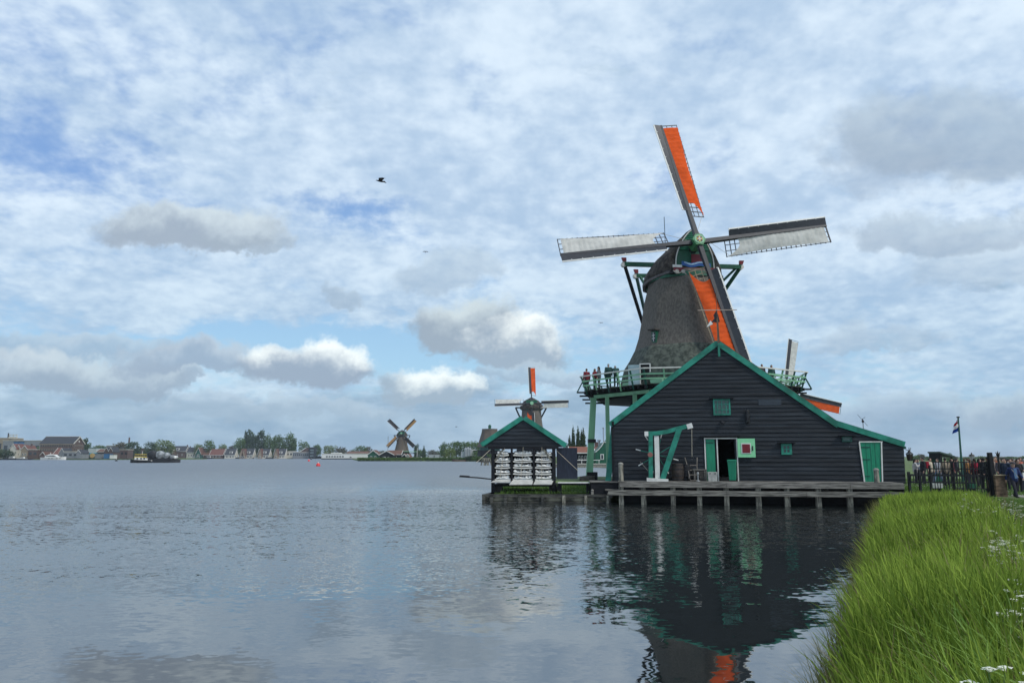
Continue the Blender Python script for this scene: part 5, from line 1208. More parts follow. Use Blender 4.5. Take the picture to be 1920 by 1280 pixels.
# ------------------------------------------------------------------ houses on the far bank
def house(name, label, px0, px1, ytop, yeave, Y, wall, roof, gable=True, depth=10, trim=white, windows=(), door=False, chimney=None, cat='house', group='houses on the far bank', z0=.4, rz=0.0, dormer=None):
    """gable=True: the gable faces the river. windows: list of (u, v, w, h) in fractions of the front"""
    a, b = at(px0, yeave, Y), at(px1, yeave, Y); W_ = b.x - a.x; he = max(1.2, a.z - z0); ht = at(px0, ytop, Y).z - z0
    t_ = thing(name, label, cat, ((a.x + b.x) / 2, Y, z0), rz, group); h = W_ / 2; s = Y / F
    mb = MB()
    if gable:
        mb.prism([(-h, 0, -.3), (h, 0, -.3), (h, 0, he), (0, 0, ht), (-h, 0, he)], (0, depth, 0)); mb.build('wall', wall, t_)
        for sg in (-1, 1):
            mb = MB(); mb.prism([(0, -.25, ht + .02), (sg * (h + .3), -.25, he - (ht - he) / h * .3 + .02), (sg * (h + .3), -.25, he - (ht - he) / h * .3 + .27), (0, -.25, ht + .27)], (0, depth + .4, 0)); mb.build('roof', roof, t_)
            if trim:
                mb = MB(); w_ = max(.35, .9 * s); mb.prism([(0, -.42, ht - w_ * .6), (sg * (h + .35), -.42, he - w_ * .6), (sg * (h + .35), -.42, he + w_ * .4), (0, -.42, ht + w_ * .5)], (0, .12, 0)); mb.build('bargeboard', trim, t_)
    else:
        mb.box((0, depth / 2, he / 2 - .15), (W_, depth, he + .3)); mb.prism([(-h + .05, 0, he), (-h + .05, depth, he), (-h + .05, depth / 2, ht - .1)], (W_ - .1, 0, 0)); mb.build('wall', wall, t_)
        for sg in (0, 1):
            y_ = -.4 if sg == 0 else depth + .4
            mb = MB(); mb.prism([(-h - .2, y_, he - .1), (-h - .2, depth / 2, ht), (-h - .2, depth / 2, ht + .22), (-h - .2, y_, he + .15)], (W_ + .4, 0, 0)); mb.build('roof', roof, t_)
        if trim:
            mb = MB(); mb.box((0, -.5, he + .02), (W_ + .4, .12, max(.22, .5 * s))); mb.build('gutter_board', trim, t_)
            for sg in (-1, 1):
                mb = MB(); w_ = max(.3, .8 * s); mb.beam((sg * (h + .26), -.5, he), (sg * (h + .26), depth / 2, ht + .15), .14, w_); mb.build('verge_board', trim, t_)
    for (u, v, w, h_) in windows:
        mb = MB(); mb.box((-h + W_ * u, -.06, he * v), (w, .12, h_)); wn = mb.build('window', white, t_)
        mb = MB(); mb.box((-h + W_ * u, -.13, he * v), (w * .72, .03, h_ * .76)); mb.build('pane', glass, wn)
    if door: mb = MB(); mb.box((-h + W_ * .5, -.07, 1.0), (1.0, .1, 2.1)); mb.build('door', dark_teal, t_)
    if chimney is not None: mb = MB(); mb.box((-h + W_ * chimney, depth / 2, ht + .5), (.8, .8, 1.6)); mb.build('chimney', brick, t_)
    if dormer:
        for u in dormer:
            mb = MB(); z_ = he + (ht - he) * .42; mb.box((-h + W_ * u, depth * .16, z_), (2.6, 2.6, 1.9)); dm = mb.build('dormer', white, t_)
            mb = MB(); mb.box((-h + W_ * u, depth * .16 - 1.33, z_ - .05), (1.9, .06, 1.1)); mb.build('pane', glass, dm)
    return t_
# brick warehouse
Y = 500; s = Y / F
wa = 0.0; ux, uy = Vector((math.cos(wa), math.sin(wa), 0)), Vector((-math.sin(wa), math.cos(wa), 0))
c0 = at(73, 855, 500); c0.z = .4; LW_, WW_ = 22.3, 12.5
wz1 = at(100, 831.5, 500).z - .4; wz2 = at(100, 819, 506).z - .4
wh = thing('brick_warehouse', 'big brown brick warehouse with dark gabled roof on the far bank', 'warehouse', c0, wa)
mb = MB(); mb.prism([(0, 0, -.3), (0, WW_, -.3), (0, WW_, wz1), (0, WW_ / 2, wz2 - .1), (0, 0, wz1)], (LW_, 0, 0)); mb.build('wall', brick, wh)
for sg in (0, 1):
    y_ = -.6 if sg == 0 else WW_ + .6
    mb = MB(); mb.prism([(-.4, y_, wz1 - .3), (-.4, WW_ / 2, wz2), (-.4, WW_ / 2, wz2 + .3), (-.4, y_, wz1)], (LW_ + .8, 0, 0)); mb.build('roof', tile_dark, wh)
mb = MB(); mb.beam((LW_ + .5, -.6, wz1 - .1), (LW_ + .5, WW_ / 2, wz2 + .15), .2, .6); mb.beam((LW_ + .5, WW_ + .6, wz1 - .1), (LW_ + .5, WW_ / 2, wz2 + .15), .2, .6); mb.beam((-.4, WW_ / 2, wz2 + .4), (LW_ + .4, WW_ / 2, wz2 + .4), .4, .25); mb.build('pale_ridge_trim', cream, wh)
mb = MB(); mb.box((LW_ / 2, -.35, wz1 - .45), (LW_ + .5, .6, .5)); mb.build('cornice', brick_light, wh)
for row, yy in enumerate((835.2, 842.5)):
    z = at(100, yy, 500).z - .4
    for k in range(14):
        mb = MB(); mb.box((LW_ * (k + .6) / 14.2, -.05, z), (1.2, .12, 1.5)); wn = mb.build('window', brick_light, wh); mb = MB(); mb.box((LW_ * (k + .6) / 14.2, -.12, z - .05), (.75, .05, 1.05)); mb.build('pane', glass, wn)
    for k in range(5):
        mb = MB(); mb.box((LW_ + .05, WW_ * (k + .6) / 5.3, z), (.12, 1.4, 1.5)); wn = mb.build('window', brick_light, wh); mb = MB(); mb.box((LW_ + .12, WW_ * (k + .6) / 5.3, z), (.05, .9, 1.0)); mb.build('pane', glass, wn)
mb = MB(); mb.tube([(LW_ + .02, WW_ / 2, wz1 + 1.6), (LW_ + .2, WW_ / 2, wz1 + 1.6)], .55, 10); mb.build('gable_clock', white, wh)
# industrial blocks behind
def slab_building(name, label, px0, px1, yt, Y, wall, depth=12, roof=None, z0=.4, cat='building', win=0, group=None, hb=.4):
    a, b = at(px0, yt, Y), at(px1, yt, Y); h = a.z - z0; t_ = thing(name, label, cat, ((a.x + b.x) / 2, Y, z0), 0, group)
    mb = MB(); mb.box((0, depth / 2, h / 2 - .15), (b.x - a.x, depth, h + .3)); mb.build('wall', wall, t_)
    mb = MB(); mb.box((0, depth / 2, h + hb / 2), (b.x - a.x + .5, depth + .5, hb)); mb.build('roof', roof or tile_dark, t_)
    for k in range(win):
        u = -(b.x - a.x) / 2 + (b.x - a.x) * (k + .5) / win; mb = MB(); mb.box((u, -.04, h * .6), ((b.x - a.x) / win * .55, .1, h * .28)); mb.build('window', glass, t_)
    return t_
slab_building('factory_block', 'long low factory behind the gabled houses with pale roof line', 6, 77, 826, 600, grey_clad, 20, cream, win=6)
slab_building('factory_block', 'tall pale factory block with rooftop rails at the picture edge', -12, 15, 821, 620, brick_light, 20, cream, win=3)
t_ = thing('rooftop_plant', 'pale rooftop cooling frame with a dark flue on the factory', 'cooling unit', (gx(21, 622), 622, at(21, 821, 622).z)); mb = MB()
for x in (-3, 0, 3): mb.box((x, 0, 1.5), (.35, .35, 3.4))
mb.box((0, 0, 2.6), (6.6, 1.5, .5)); mb.box((0, 0, .4), (6.6, 1.5, 1.6)); mb.build('frame', cream, t_); mb = MB(); mb.tube([(-4.2, 0, 0), (-4.2, 0, 4.2)], .5, 8); mb.build('flue', iron, t_)
slab_building('blue_container', 'blue shed wall between the red roofed gabled houses', 26, 36, 828, 560, container_blue, 6)
H1 = lambda *a, **k: house(*a, **k)
house('gabled_house', 'small white gabled house with red roof nearest the picture edge', 19, 30, 832, 841, 505, cream, tile_red, windows=((.5, .5, 1.2, 1.4),))
house('gabled_house', 'second small red roofed gabled house behind the shrubs', 31, 39, 834, 842, 508, cream, tile_red, windows=((.5, .5, 1.2, 1.4),))
house('brick_house', 'brick house with white edged gable beside the brick warehouse', 40, 52, 835, 843, 503, brick_light, tile_red, windows=((.3, .5, 1.0, 1.4), (.7, .5, 1.0, 1.4)), chimney=.8)
slab_building('pergola_house', 'flat roofed brown house with tall white frame', 53, 71, 843, 498, brick, 8, cream, win=2, cat='house')
house('boat_house', 'low white gabled boat house behind the motor yacht stern', 76, 84, 847, 853, 490, brick, tile_brown)
house('gabled_house', 'red roofed house with steep white edged gable before the warehouse', 100, 118, 839.5, 852, 492, brick, tile_red, gable=False, windows=((.3, .5, 1.2, 1.2),))
house('gabled_house', 'narrow white edged gable house before the warehouse wall', 111.5, 120, 840, 849, 489, grey_clad, tile_dark, windows=((.5, .4, 1.1, 1.2),))
slab_building('boat_shed', 'low grey waterside shed with pale roof before the warehouse', 119, 146, 847, 488, grey_clad, 6, cream, win=3, cat='shed')
house('boat_house', 'small white edged gable at the end of the grey waterside shed', 143, 151, 843.5, 849, 487, grey_clad, tile_dark)
slab_building('white_hall', 'white industrial hall with green roof edge next to the warehouse', 159, 181, 839.5, 560, pm('pale_sheet', (.42, .46, .46), .6), 12, mill_green, cat='hall', win=0)
slab_building('grey_container', 'grey container on the dock', 178, 192, 850, 500, grey_clad, 4, cat='container', hb=.1)
slab_building('blue_container', 'blue container on the dock by the white box', 195, 206, 850, 498, container_blue, 4, cat='container', hb=.1)
slab_building('white_container', 'white box container at the right of the blue one', 206, 214, 852, 497, white, 4, cat='container', hb=.1)
t_ = thing('storage_tank', 'round teal tank with ochre front on the dock', 'tank', (gx(171, 500), 500, .4)); mb = MB(); mb.tube([(-4.4, 2, 2.1), (2.6, 2, 2.1)], 2.1, 14); mb.build('shell', tank_teal, t_); mb = MB(); mb.tube([(.9, -.6, 2.3), (.9, -.2, 2.3)], 1.6, 16); mb.build('ochre_disc', pm('ochre_paint', (.5, .33, .12), .5), t_)
house('twin_gable_shed', 'dark dock shed with white edged gable above the containers', 181, 199, 842, 847, 540, brick, tile_brown, gable=False)
house('gabled_shed', 'first small white edged dock gable', 196, 203, 838.5, 846, 538, brick, tile_dark); house('gabled_shed', 'second small white edged dock gable beside the first', 204, 211, 838.5, 846, 538, brick, tile_dark)
slab_building('dock_building', 'dark low dock building with pale band right of the containers', 212, 240, 843, 560, brick, 8, cream, win=4)
slab_building('office_block', 'small grey upper block above the dock gables', 200, 212, 835.5, 640, grey_clad, 8, cream, win=2)
t_ = thing('factory_chimney', 'thin dark factory chimney rising above the dark tree', 'chimney', (gx(240, 700), 700, .4)); mb = MB(); mb.tube([(0, 0, 0), (0, 0, at(240, 820.5, 700).z)], [1.0, .7], 8); mb.build('shaft', brick, t_)
slab_building('row_house', 'greyish row of houses behind the barge', 240, 300, 841, 650, brick, 9, tile_brown, win=9, cat='house', group='houses on the far bank')
house('row_house', 'low brown house with pale gable behind the white tanks', 300, 322, 841, 849, 690, brick, tile_brown, gable=False, windows=((.3, .5, 1.3, 1.4), (.7, .5, 1.3, 1.4)))
house('big_house', 'dark roofed house with white dormer and brick end wall', 317, 348, 836, 846, 700, brick, tile_dark, gable=False, dormer=(.5,), windows=((.2, .5, 1.4, 1.5), (.5, .5, 1.4, 1.5), (.8, .5, 1.4, 1.5)), chimney=.95)
house('white_house', 'white walled house with dark roof beside the green gable', 350, 368, 838.5, 848, 700, cream, tile_dark, gable=False, windows=((.25, .5, 1.3, 1.5), (.5, .5, 1.3, 1.5), (.75, .5, 1.3, 1.5)), chimney=.1)
house('green_gable_house', 'tall dark green house with white edged gable at the water', 367, 376.5, 839, 851, 690, dark_teal, tile_brown, windows=((.5, .75, 1.8, 1.6), (.3, .3, 1.0, 1.3), (.7, .3, 1.0, 1.3)))
house('brown_roof_house', 'brown roofed house with three roof lights', 376, 393, 840.5, 853, 695, brick, tile_brown, gable=False, windows=((.3, .5, 1.4, 1.2), (.7, .5, 1.4, 1.2)))
house('red_roof_house', 'bright red roofed house between white edged gables', 393, 418, 841.5, 853, 693, brick, tile_red, gable=False, windows=((.25, .5, 1.4, 1.2), (.5, .5, 1.4, 1.2), (.75, .5, 1.4, 1.2)), chimney=.9)
for i, (x0, x1, lb_) in enumerate(((421, 440, 'first villa with white dormer after the red roof'), (452, 474, 'second villa with sand coloured end gable'), (483, 504, 'third villa with long white dormer'), (513, 534, 'fourth villa with small white dormer'))):
    house('villa', 'dark roofed ' + lb_, x0, x1, 841, 853, 692, cream, tile_dark, gable=False, dormer=(.6,), windows=((.25, .5, 1.6, 1.6), (.6, .5, 1.6, 1.6), (.85, .5, 1.2, 1.6)), trim=white)
    house('gabled_house', 'sand coloured pointed gable joined to the ' + ('first', 'second', 'third', 'fourth')[i] + ' villa', x0 + 1 if i else 449, x0 + 8 if i else 456, 841.5, 853, 689, brick_light, tile_brown, windows=((.5, .4, 1.4, 1.6),), trim=None)
slab_building('garden_house', 'low beige flat roofed house before the grove end', 537, 549, 846, 700, cream, 8, cream, win=2, cat='house')
mh = slab_building('modern_house', 'modern grey house with glass front and rising white roof line', 549, 579, 848, 690, grey_clad, 10, cream, win=8, cat='house')
mb = MB(); W_ = at(579, 850, 690).x - at(549, 850, 690).x; h_ = at(549, 848, 690).z - .4; h2 = at(549, 839.5, 690).z - .4
mb.prism([(-W_ * .05, 0, h_ + .4), (W_ / 2, 0, h_ + .4), (W_ / 2, 0, h2), (W_ * .32, 0, h2)], (0, 9, 0)); mb.build('upper_wedge', brick, mh); mb = MB(); mb.beam((-W_ / 2, -.4, h_ + .8), (-W_ * .05, -.4, h_ + .7), .6, .5); mb.beam((-W_ * .05, -.4, h_ + .7), (W_ * .33, -.4, h2 + .3), .6, .5); mb.build('white_roof_line', white, mh)
bt = slab_building('tower_house', 'black glass fronted three storey tower house', 579.5, 589.5, 839, 685, black_board, 8, black_wood, cat='house')
for z in (2.2, 5.0, 7.4): mb = MB(); mb.box((.3, -.1, z), (3.4, .12, 1.3)); mb.build('window', glassy('pale_window', (.12, .16, .17), .15), bt)
slab_building('waterside_wall', 'dark waterside wall between the tower house and white boathouse', 590, 604, 855, 690, black_wood, 2, cat='wall', hb=.1)
wb = slab_building('white_boathouse', 'very long low white boathouse on the water', 603, 694, 850.5, 560, white, 12, cream, cat='boathouse', hb=.3)
W_ = gx(694, 560) - gx(603, 560); mb = MB(); mb.box((-W_ * .23, 6, at(620, 848.6, 560).z - .4 - .6), (W_ * .18, 8, 1.4)); mb.build('roof_block', white, wb)
for k in range(7): mb = MB(); mb.box((-W_ / 2 + 4 + k * 2.0, -.06, 1.6), (1.3, .1, .9)); mb.build('window', glass, wb)
mb = MB(); mb.box((W_ * .1, -.06, 1.2), (1.2, .1, .7)); mb.box((0, -.1, -.1), (W_, .3, .9)) ; mb.build('dark_hull_band', black_wood, wb)
house('brown_roof_house', 'low brown roofed house behind the white boathouse', 650, 690, 846, 850, 620, brick, tile_brown, gable=False, trim=None)
# third mill's sheds
Z3 = dict(group='sheds around the small distant windmill')
house('green_shed', 'green shed with white edged gable on the reedy point', 690, 709.5, 844, 852.5, 362, mill_green, tile_brown, windows=((.3, .6, .9, .9), (.7, .6, .9, .9)), cat='shed', **Z3)
house('black_shed', 'black shed with two small windows and white edged gable', 712, 738, 845, 852.5, 358, black_wood, tile_brown, windows=((.3, .5, .7, .7), (.62, .5, .7, .7)), cat='shed', **Z3)
house('long_shed', 'long brown roofed black shed in front of the distant mill', 727, 752, 844.5, 852, 366, black_wood, tile_brown, gable=False, windows=((.3, .5, 1, 1), (.6, .5, 1, 1)), cat='shed', **Z3)
house('small_gable_shed', 'small white edged shed right below the distant mill stage', 755, 761, 851, 855, 356, black_wood, tile_brown, cat='shed', **Z3); house('small_gable_shed', 'even smaller white fronted shed next to the other small one', 762, 767, 851, 855.5, 355, cream, tile_brown, cat='shed', **Z3)
for i, px in enumerate((804, 815, 826)): slab_building('glasshouse', ('first', 'second', 'third')[i] + ' pale glasshouse on the flat shore', px, px + 9, 853, 520, silver, 6, silver, cat='glasshouse', group='glasshouses')
t_ = thing('flagpole', 'thin bare flagpole beside the small distant mill', 'flagpole', (gx(727, 362), 362, .4)); mb = MB(); mb.tube([(0, 0, 0), (0, 0, at(727, 819, 362).z)], .12, 5); mb.build('pole', grey_clad, t_)
t_ = thing('flagpole', 'short white pole right of the small distant mill', 'flagpole', (gx(782, 356), 356, .4)); mb = MB(); mb.tube([(0, 0, 0), (0, 0, at(782, 841, 356).z)], .12, 5); mb.build('pole', white, t_)
for k, px in enumerate(np.linspace(676, 925, 34)):
    pass
n = 26000; Yv = np.interp(rng.random(n), [0, 1], [345.5, 351]); pxs = rng.uniform(672, 800, n); xs = (pxs - 960) / F * Yv; xs2 = rng.uniform(800, 938, n); 
half = rng.random(n) < .5; Y2 = np.interp(xs2, [800, 938], [346.5, 319.5]) + rng.uniform(0, 3, n); xs = np.where(half, xs, (xs2 - 960) / F * Y2); Yv = np.where(half, Yv + 3, Y2)
blades('shore_reeds', leaf_mid, np.stack([xs, Yv, np.full(n, .2)], 1), rng.uniform(.7, 1.7, n), rng.uniform(.15, .3, n), rng.uniform(0, 6.28, n), rng.uniform(0, .3, n), rng.uniform(0, .3, n), seg=2, label='green reeds fringing the low shore by the distant windmill', cat='reeds', )
# silver factory
t_ = thing('silver_factory', 'silvery grey factory with tall silos standing before the dense wood', 'factory', (gx(878, 440), 440, .4)); mb = MB(); s = 440 / F
for x, w, h in ((-10, 7, 4.6), (-3, 8, 6.6), (4, 7, 5.8), (10, 6, 4.2)): mb.box((x * s, 3, h / 2), (w * s, 5, h))
mb.build('hall', silver, t_)
for x, h in ((-5, 6.9), (-.5, 7.3), (3.5, 6.8)): mb = MB(); mb.lathe([(1.0, 0), (1.0, h * .85), (.3, h)], 10, (x * s, 0, 0)); mb.build('silo', pm('dull_silver', (.26, .28, .30), .6), t_)
mb = MB(); mb.box((12 * s, 3, 5.6), (12 * s, .5, .5)); mb.box((19 * s, 3, 6.0), (5 * s, 2, 1.2)); mb.build('conveyor', white, t_)
# dolphins (pile clusters) left of the chalk shed
for i, px in enumerate((908, 915)):
    t_ = thing('mooring_dolphin', ('first' if i == 0 else 'second') + ' cluster of grey mooring piles beside the chalk shed', 'mooring piles', (gx(px, 190), 190 + i * 2, 0), 0, 'mooring dolphins')
    for k in range(4): mb = MB(); a = k * 1.57; mb.beam((math.cos(a) * .9, math.sin(a) * .7, -.4), (math.cos(a) * .35, math.sin(a) * .3, at(px, 858, 190).z), .3, .3); mb.build('pile', post_wood, t_)
    mb = MB(); mb.beam((-1, -.6, .9), (1, -.6, .9), .2, .3); mb.build('waling', wet_wood, t_)
# houses seen under the stage
house('red_roof_restaurant', 'long low black building with red tiled roof across the water', 1070, 1113, 838.5, 849, 165, black_wood, pm('orange_red_tiles', (.20, .075, .045), .8, .2, 2), gable=False, depth=7, windows=((.38, .6, .35, .9), (.5, .6, .35, .9), (.63, .6, .35, .9), (.72, .6, .35, .9), (.85, .6, .35, .9)), group='houses behind the green posts')
Y = 158; s = Y / F
gh = thing('green_gable_house', 'dark green wooden house with curved white gable edge and one window', 'house', (gx(1150, Y), Y, .5), 0, 'houses behind the green posts'); zt = at(1150, 826, Y).z - .5; ze = at(1117, 846, Y).z - .5
L_ = -33 * s; prf = [(L_, -.3), (L_, ze - .2), (L_ + 6 * s, ze + .35), (-22 * s, ze + 1.0), (-17 * s, ze + 1.9), (-13 * s, zt - .45), (-4 * s, zt + .6), (6 * s, zt + .4), (20 * s, ze), (20 * s, -.3)]
mb = MB(); mb.prism([(x, 0, z) for x, z in prf], (0, 7, 0)); mb.build('wall', mill_green, gh)
mb = MB()
for a, b in zip(prf[1:-2], prf[2:-1]): mb.beam((a[0], -.1, a[1] + .08), (b[0], -.1, b[1] + .08), .12, .22, up=(0, 1, 0))
mb.build('gable_trim', white, gh)
c = at(1129, 856, Y) - Vector((gx(1150, Y), 0, .5)); mb = MB(); mb.box((c.x, -.05, c.z), (.72, .1, 1.15)); wn = mb.build('window', white, gh); mb = MB(); mb.box((c.x, -.11, c.z), (.42, .04, .85)); mb.build('pane', glass, wn)
house('red_roof_house', 'small red roof peeping over the green house gable', 1117, 1132, 838, 844, 175, brick, tile_red, gable=False, chimney=.4, group='houses behind the green posts')
for nm_, px, yt, lab in (('aerial_mast', 1132, 803, 'thin mast behind the green house'), ('chimney_pipe', 1124, 826, 'short grey flue pipe above the small red roof')):
    t_ = thing(nm_, lab, 'mast' if 'mast' in nm_ else 'chimney', (gx(px, 172), 172, .4)); mb = MB(); r = .08 if 'mast' in nm_ else .2; mb.tube([(0, 0, 0), (0, 0, at(px, yt, 172).z - .4)], r, 6); mb.tube([(0, 0, at(px, yt, 172).z - .5), (0, 0, at(px, yt, 172).z - .2)], r * 2.2, 6); mb.build('pipe', grey_clad, t_)
t_ = thing('river_wall', 'brown timber river wall with white capping below the green house', 'river wall', (gx(1120, 152), 152.5, 0)); mb = MB(); mb.box((0, 0, .2), (22, .3, .9)); mb.build('boards', post_wood, t_); mb = MB(); mb.box((0, -.02, .72), (22, .5, .14)); mb.build('capping', cream, t_)
t_ = thing('white_railing', 'white railing with tables in front of the red roofed building', 'railing', (gx(1096, 156), 156, .45)); mb = MB(); mb.box((0, 0, 1.0), (6.5, .12, .14)); 
for k in range(6): mb.box((-3 + k * 1.2, 0, .5), (.1, .1, 1.0))
mb.build('rails', white, t_)

# ------------------------------------------------------------------ boats
def hull_mesh(mb, L, B, H, z0=-.2, bow=.35, sheer=.25, n=16):
    """open hull with a raised bow to -x"""
    vs = []; 
    for i in range(n + 1):
        t = i / n; x = -L / 2 + L * t; w = B / 2 * min(1, (t / bow) ** .6 if t < bow else 1) * (1 if t < .85 else 1 - (t - .85) * .8); zt_ = H + sheer * H * (1 - t) ** 2.5
        vs += [(x, 0, z0), (x, -w * .7, z0 + .15), (x, -w, zt_), (x, w, zt_), (x, w * .7, z0 + .15)]
    fs = [(i * 5 + j, i * 5 + (j + 1) % 5, i * 5 + 5 + (j + 1) % 5, i * 5 + 5 + j) for i in range(n) for j in range(5)] + [(0, 1, 2, 3, 4), tuple(n * 5 + 4 - j for j in range(5))]
    mb.add(vs, fs)
c = at(264, 866.5, 262); tug = thing('tugboat', 'small black tugboat with white wheelhouse and yellow roof band', 'tugboat', (c.x, 262, 0), R_(14))
mb = MB(); hull_mesh(mb, 6.8, 2.6, .85, sheer=.55); mb.build('hull', black_metal, tug)
mb = MB(); mb.prism([(-2.0, -.9, .8), (1.9, -.9, .6), (2.0, -.9, 1.5), (-1.8, -.9, 2.3)], (0, 1.8, 0)); cab = mb.build('wheelhouse', white, tug)
mb = MB(); mb.box((-.2, 0, 2.05), (3.7, 2.0, .22)); mb.build('yellow_band', yellow, cab); mb = MB(); mb.box((-.2, 0, 2.86), (3.5, 1.9, .16)); mb.build('yellow_roof', yellow, cab)
for x in (-1.5, -.8, -.1, .6, 1.2): mb = MB(); mb.box((x, 0, 2.45), (.5, 1.84, .55)); mb.build('window', glass, cab)
for x in (-1.0, .2, 1.2): mb = MB(); mb.box((x, -.93, 1.45), (.5, .05, .5)); mb.build('window', glass, cab)
mb = MB(); mb.tube([(.3, 0, 2.9), (.3, 0, 4.0)], .06, 5); mb.build('mast', white, cab)
mb = MB(); mb.box((2.7, 0, .75), (1.5, 2.0, .25)); mb.build('aft_deck', white, tug)
c = at(296, 866, 268); brg = thing('barge', 'long dark barge carrying round tanks next to the tugboat', 'barge', (c.x + .4, 270, 0), R_(194))
mb = MB(); hull_mesh(mb, 12.6, 4.0, 1.25, bow=.22, sheer=0.05); mb.build('hull', pm('grey_black_hull', (.025, .027, .032), .6), brg); mb = MB(); mb.box((.6, 0, 1.35), (9.8, 3.4, .3)); mb.build('coaming', iron, brg)
for x, r, m_, lb_ in ((-3.8, 1.75, pm('black_tank', (.014, .015, .018), .5), 'big black tank at the tug end of the barge'), (-.6, 1.7, pm('pale_tank_wrap', (.25, .27, .28), .45, .5, .8), 'large pale wrapped tank in the middle of the barge'), (2.0, 1.35, pm('pale_tank_wrap', (.25, .27, .28), .45, .5, .8), 'smaller pale tank behind the large one'), (4.4, .8, pm('grey_tank', (.18, .19, .20), .5), 'low grey drum near the barge end'), (5.8, .65, white, 'small white drum at the barge end')):
    t_ = thing('storage_tank', lb_, 'tank', brg.matrix_world @ Vector((0, 0, 0)), 0, 'tanks on the barge'); r *= .86; t_.location = Vector((c.x + .4, 270, 0)) + Matrix.Rotation(R_(14), 3, 'Z') @ Vector((x * .80, 0, 1.35 + r * .95)); t_.rotation_euler = (0, 0, R_(14))
    mb = MB(); mb.tube([(0, -1.9, 0), (0, -1.6, 0), (0, 1.6, 0), (0, 1.9, 0)], [r * .75, r, r, r * .75], 18); mb.build('shell', m_, t_, smooth=True); mb = MB()
    for yy in (-1.2, 0, 1.2): mb.tube([(0, yy - .06, 0), (0, yy + .06, 0)], r * 1.03, 18)
    mb.build('strap', iron, t_)
c = at(101, 861.5, 476); ya_ = thing('motor_yacht', 'sleek white motor yacht moored before the brick warehouse', 'yacht', (c.x, 476, 0), math.pi)
mb = MB(); hull_mesh(mb, 15.5, 4.2, 1.5, sheer=.35); mb.build('hull', white, ya_); mb = MB(); mb.prism([(-3.4, -1.5, 1.5), (5.2, -1.5, 1.5), (4.8, -1.5, 2.6), (2.5, -1.5, 3.5), (-.8, -1.5, 3.2)], (0, 3, 0)); dk = mb.build('superstructure', white, ya_)
mb = MB(); mb.prism([(-2.2, -1.55, 2.0), (4.6, -1.55, 2.1), (4.2, -1.55, 2.55), (-.6, -1.55, 2.75)], (0, 3.1, 0)); mb.build('window_band', glass, dk)
mb = MB()
for x in (-5, -3, 0, 2): mb.box((x, 2.02, .9), (1.0, .1, .3)); mb.box((x, -2.02, .9), (1.0, .1, .3))
mb.build('porthole', glass, ya_); mb = MB(); mb.tube([(2.2, 0, 3.4), (2.6, 0, 4.6)], .15, 5); mb.build('radar_mast', white, ya_)
def small_boat(px, Y, L, label, m_=white, cabin=True, rz=0.0, py=858):
    t_ = thing('small_boat', label, 'boat', (gx(px, Y), Y, 0), rz, 'small boats at the far bank'); mb = MB(); hull_mesh(mb, L, L * .32, L * .13); mb.build('hull', m_, t_)
    if cabin: mb = MB(); mb.prism([(-L * .1, -L * .1, L * .12), (L * .3, -L * .1, L * .12), (L * .26, -L * .1, L * .26), (0, -L * .1, L * .25)], (0, L * .2, 0)); cb = mb.build('cabin', white, t_); mb = MB(); mb.box((L * .12, 0, L * .2), (L * .26, L * .21, L * .06)); mb.build('window', glass, cb)
for (px, Y, L, lb_, m_) in ((40, 476, 7.0, 'white open motorboat at the dark jetty near the picture edge', white), (20, 476, 8, 'dark low boat at the jetty below the pale quay house', black_metal), (361, 694, 9, 'white cabin cruiser before the white walled house', white), (438, 694, 10, 'pale cruiser moored before the first villa', white), (448, 693, 7, 'dark sloop beside the pale cruiser', black_metal), (470, 693, 7, 'dark covered boat before the second villa', black_metal), (485, 692, 8.5, 'white motorboat before the third villa', white), (505, 692, 7, 'small dark boat after the white motorboat', black_metal), (390, 692, 9, 'low dark boat before the brown roofed house', black_metal)):
    small_boat(px, Y, L, lb_, m_)
t_ = thing('wooden_barge', 'old brown wooden boat with pale stripe moored at the low shore', 'boat', (gx(861, 322), 322, 0), R_(0), 'small boats at the far bank'); mb = MB(); hull_mesh(mb, 6.0, 1.8, .7, sheer=.7); mb.build('hull', pm('brown_boat_wood', (.07, .045, .03), .7), t_); mb = MB(); mb.box((.3, -.93, .35), (4.6, .06, .18)); mb.build('rubbing_strake', tan_wood, t_)
mb = MB(); mb.box((3.0, 0, .5), (.3, .3, 2.6)); mb.build('stern_post', black_wood, t_)
def buoy(px, py, d, label, m_=buoy_red, Y=None):
    g0 = gp(px, py, 0); t_ = thing('mooring_buoy', label, 'buoy', (g0.x, g0.y, 0), 0, 'mooring buoys'); r = d / 2
    mb = MB(); mb.lathe([(r * .8, -.15), (r, 0), (r, r * .55), (r * .62, r * 1.25), (r * .2, r * 1.45)], 14); mb.build('float', m_, t_, smooth=True); mb = MB(); mb.lathe([(r * .28, r * 1.4), (r * .28, r * 1.75), (r * .1, r * 1.8)], 8); mb.build('top_ring', white, t_)
buoy(596.5, 873.5, 1.0, 'larger red mooring buoy nearer the camera'); buoy(579, 864.3, 1.1, 'smaller red mooring buoy farther out'); buoy(218, 864.2, 1.1, 'dark mooring buoy near the dock', black_metal); 
buoy(583.5, 861, 1.2, 'tiny dark float beyond the red buoys', black_metal)
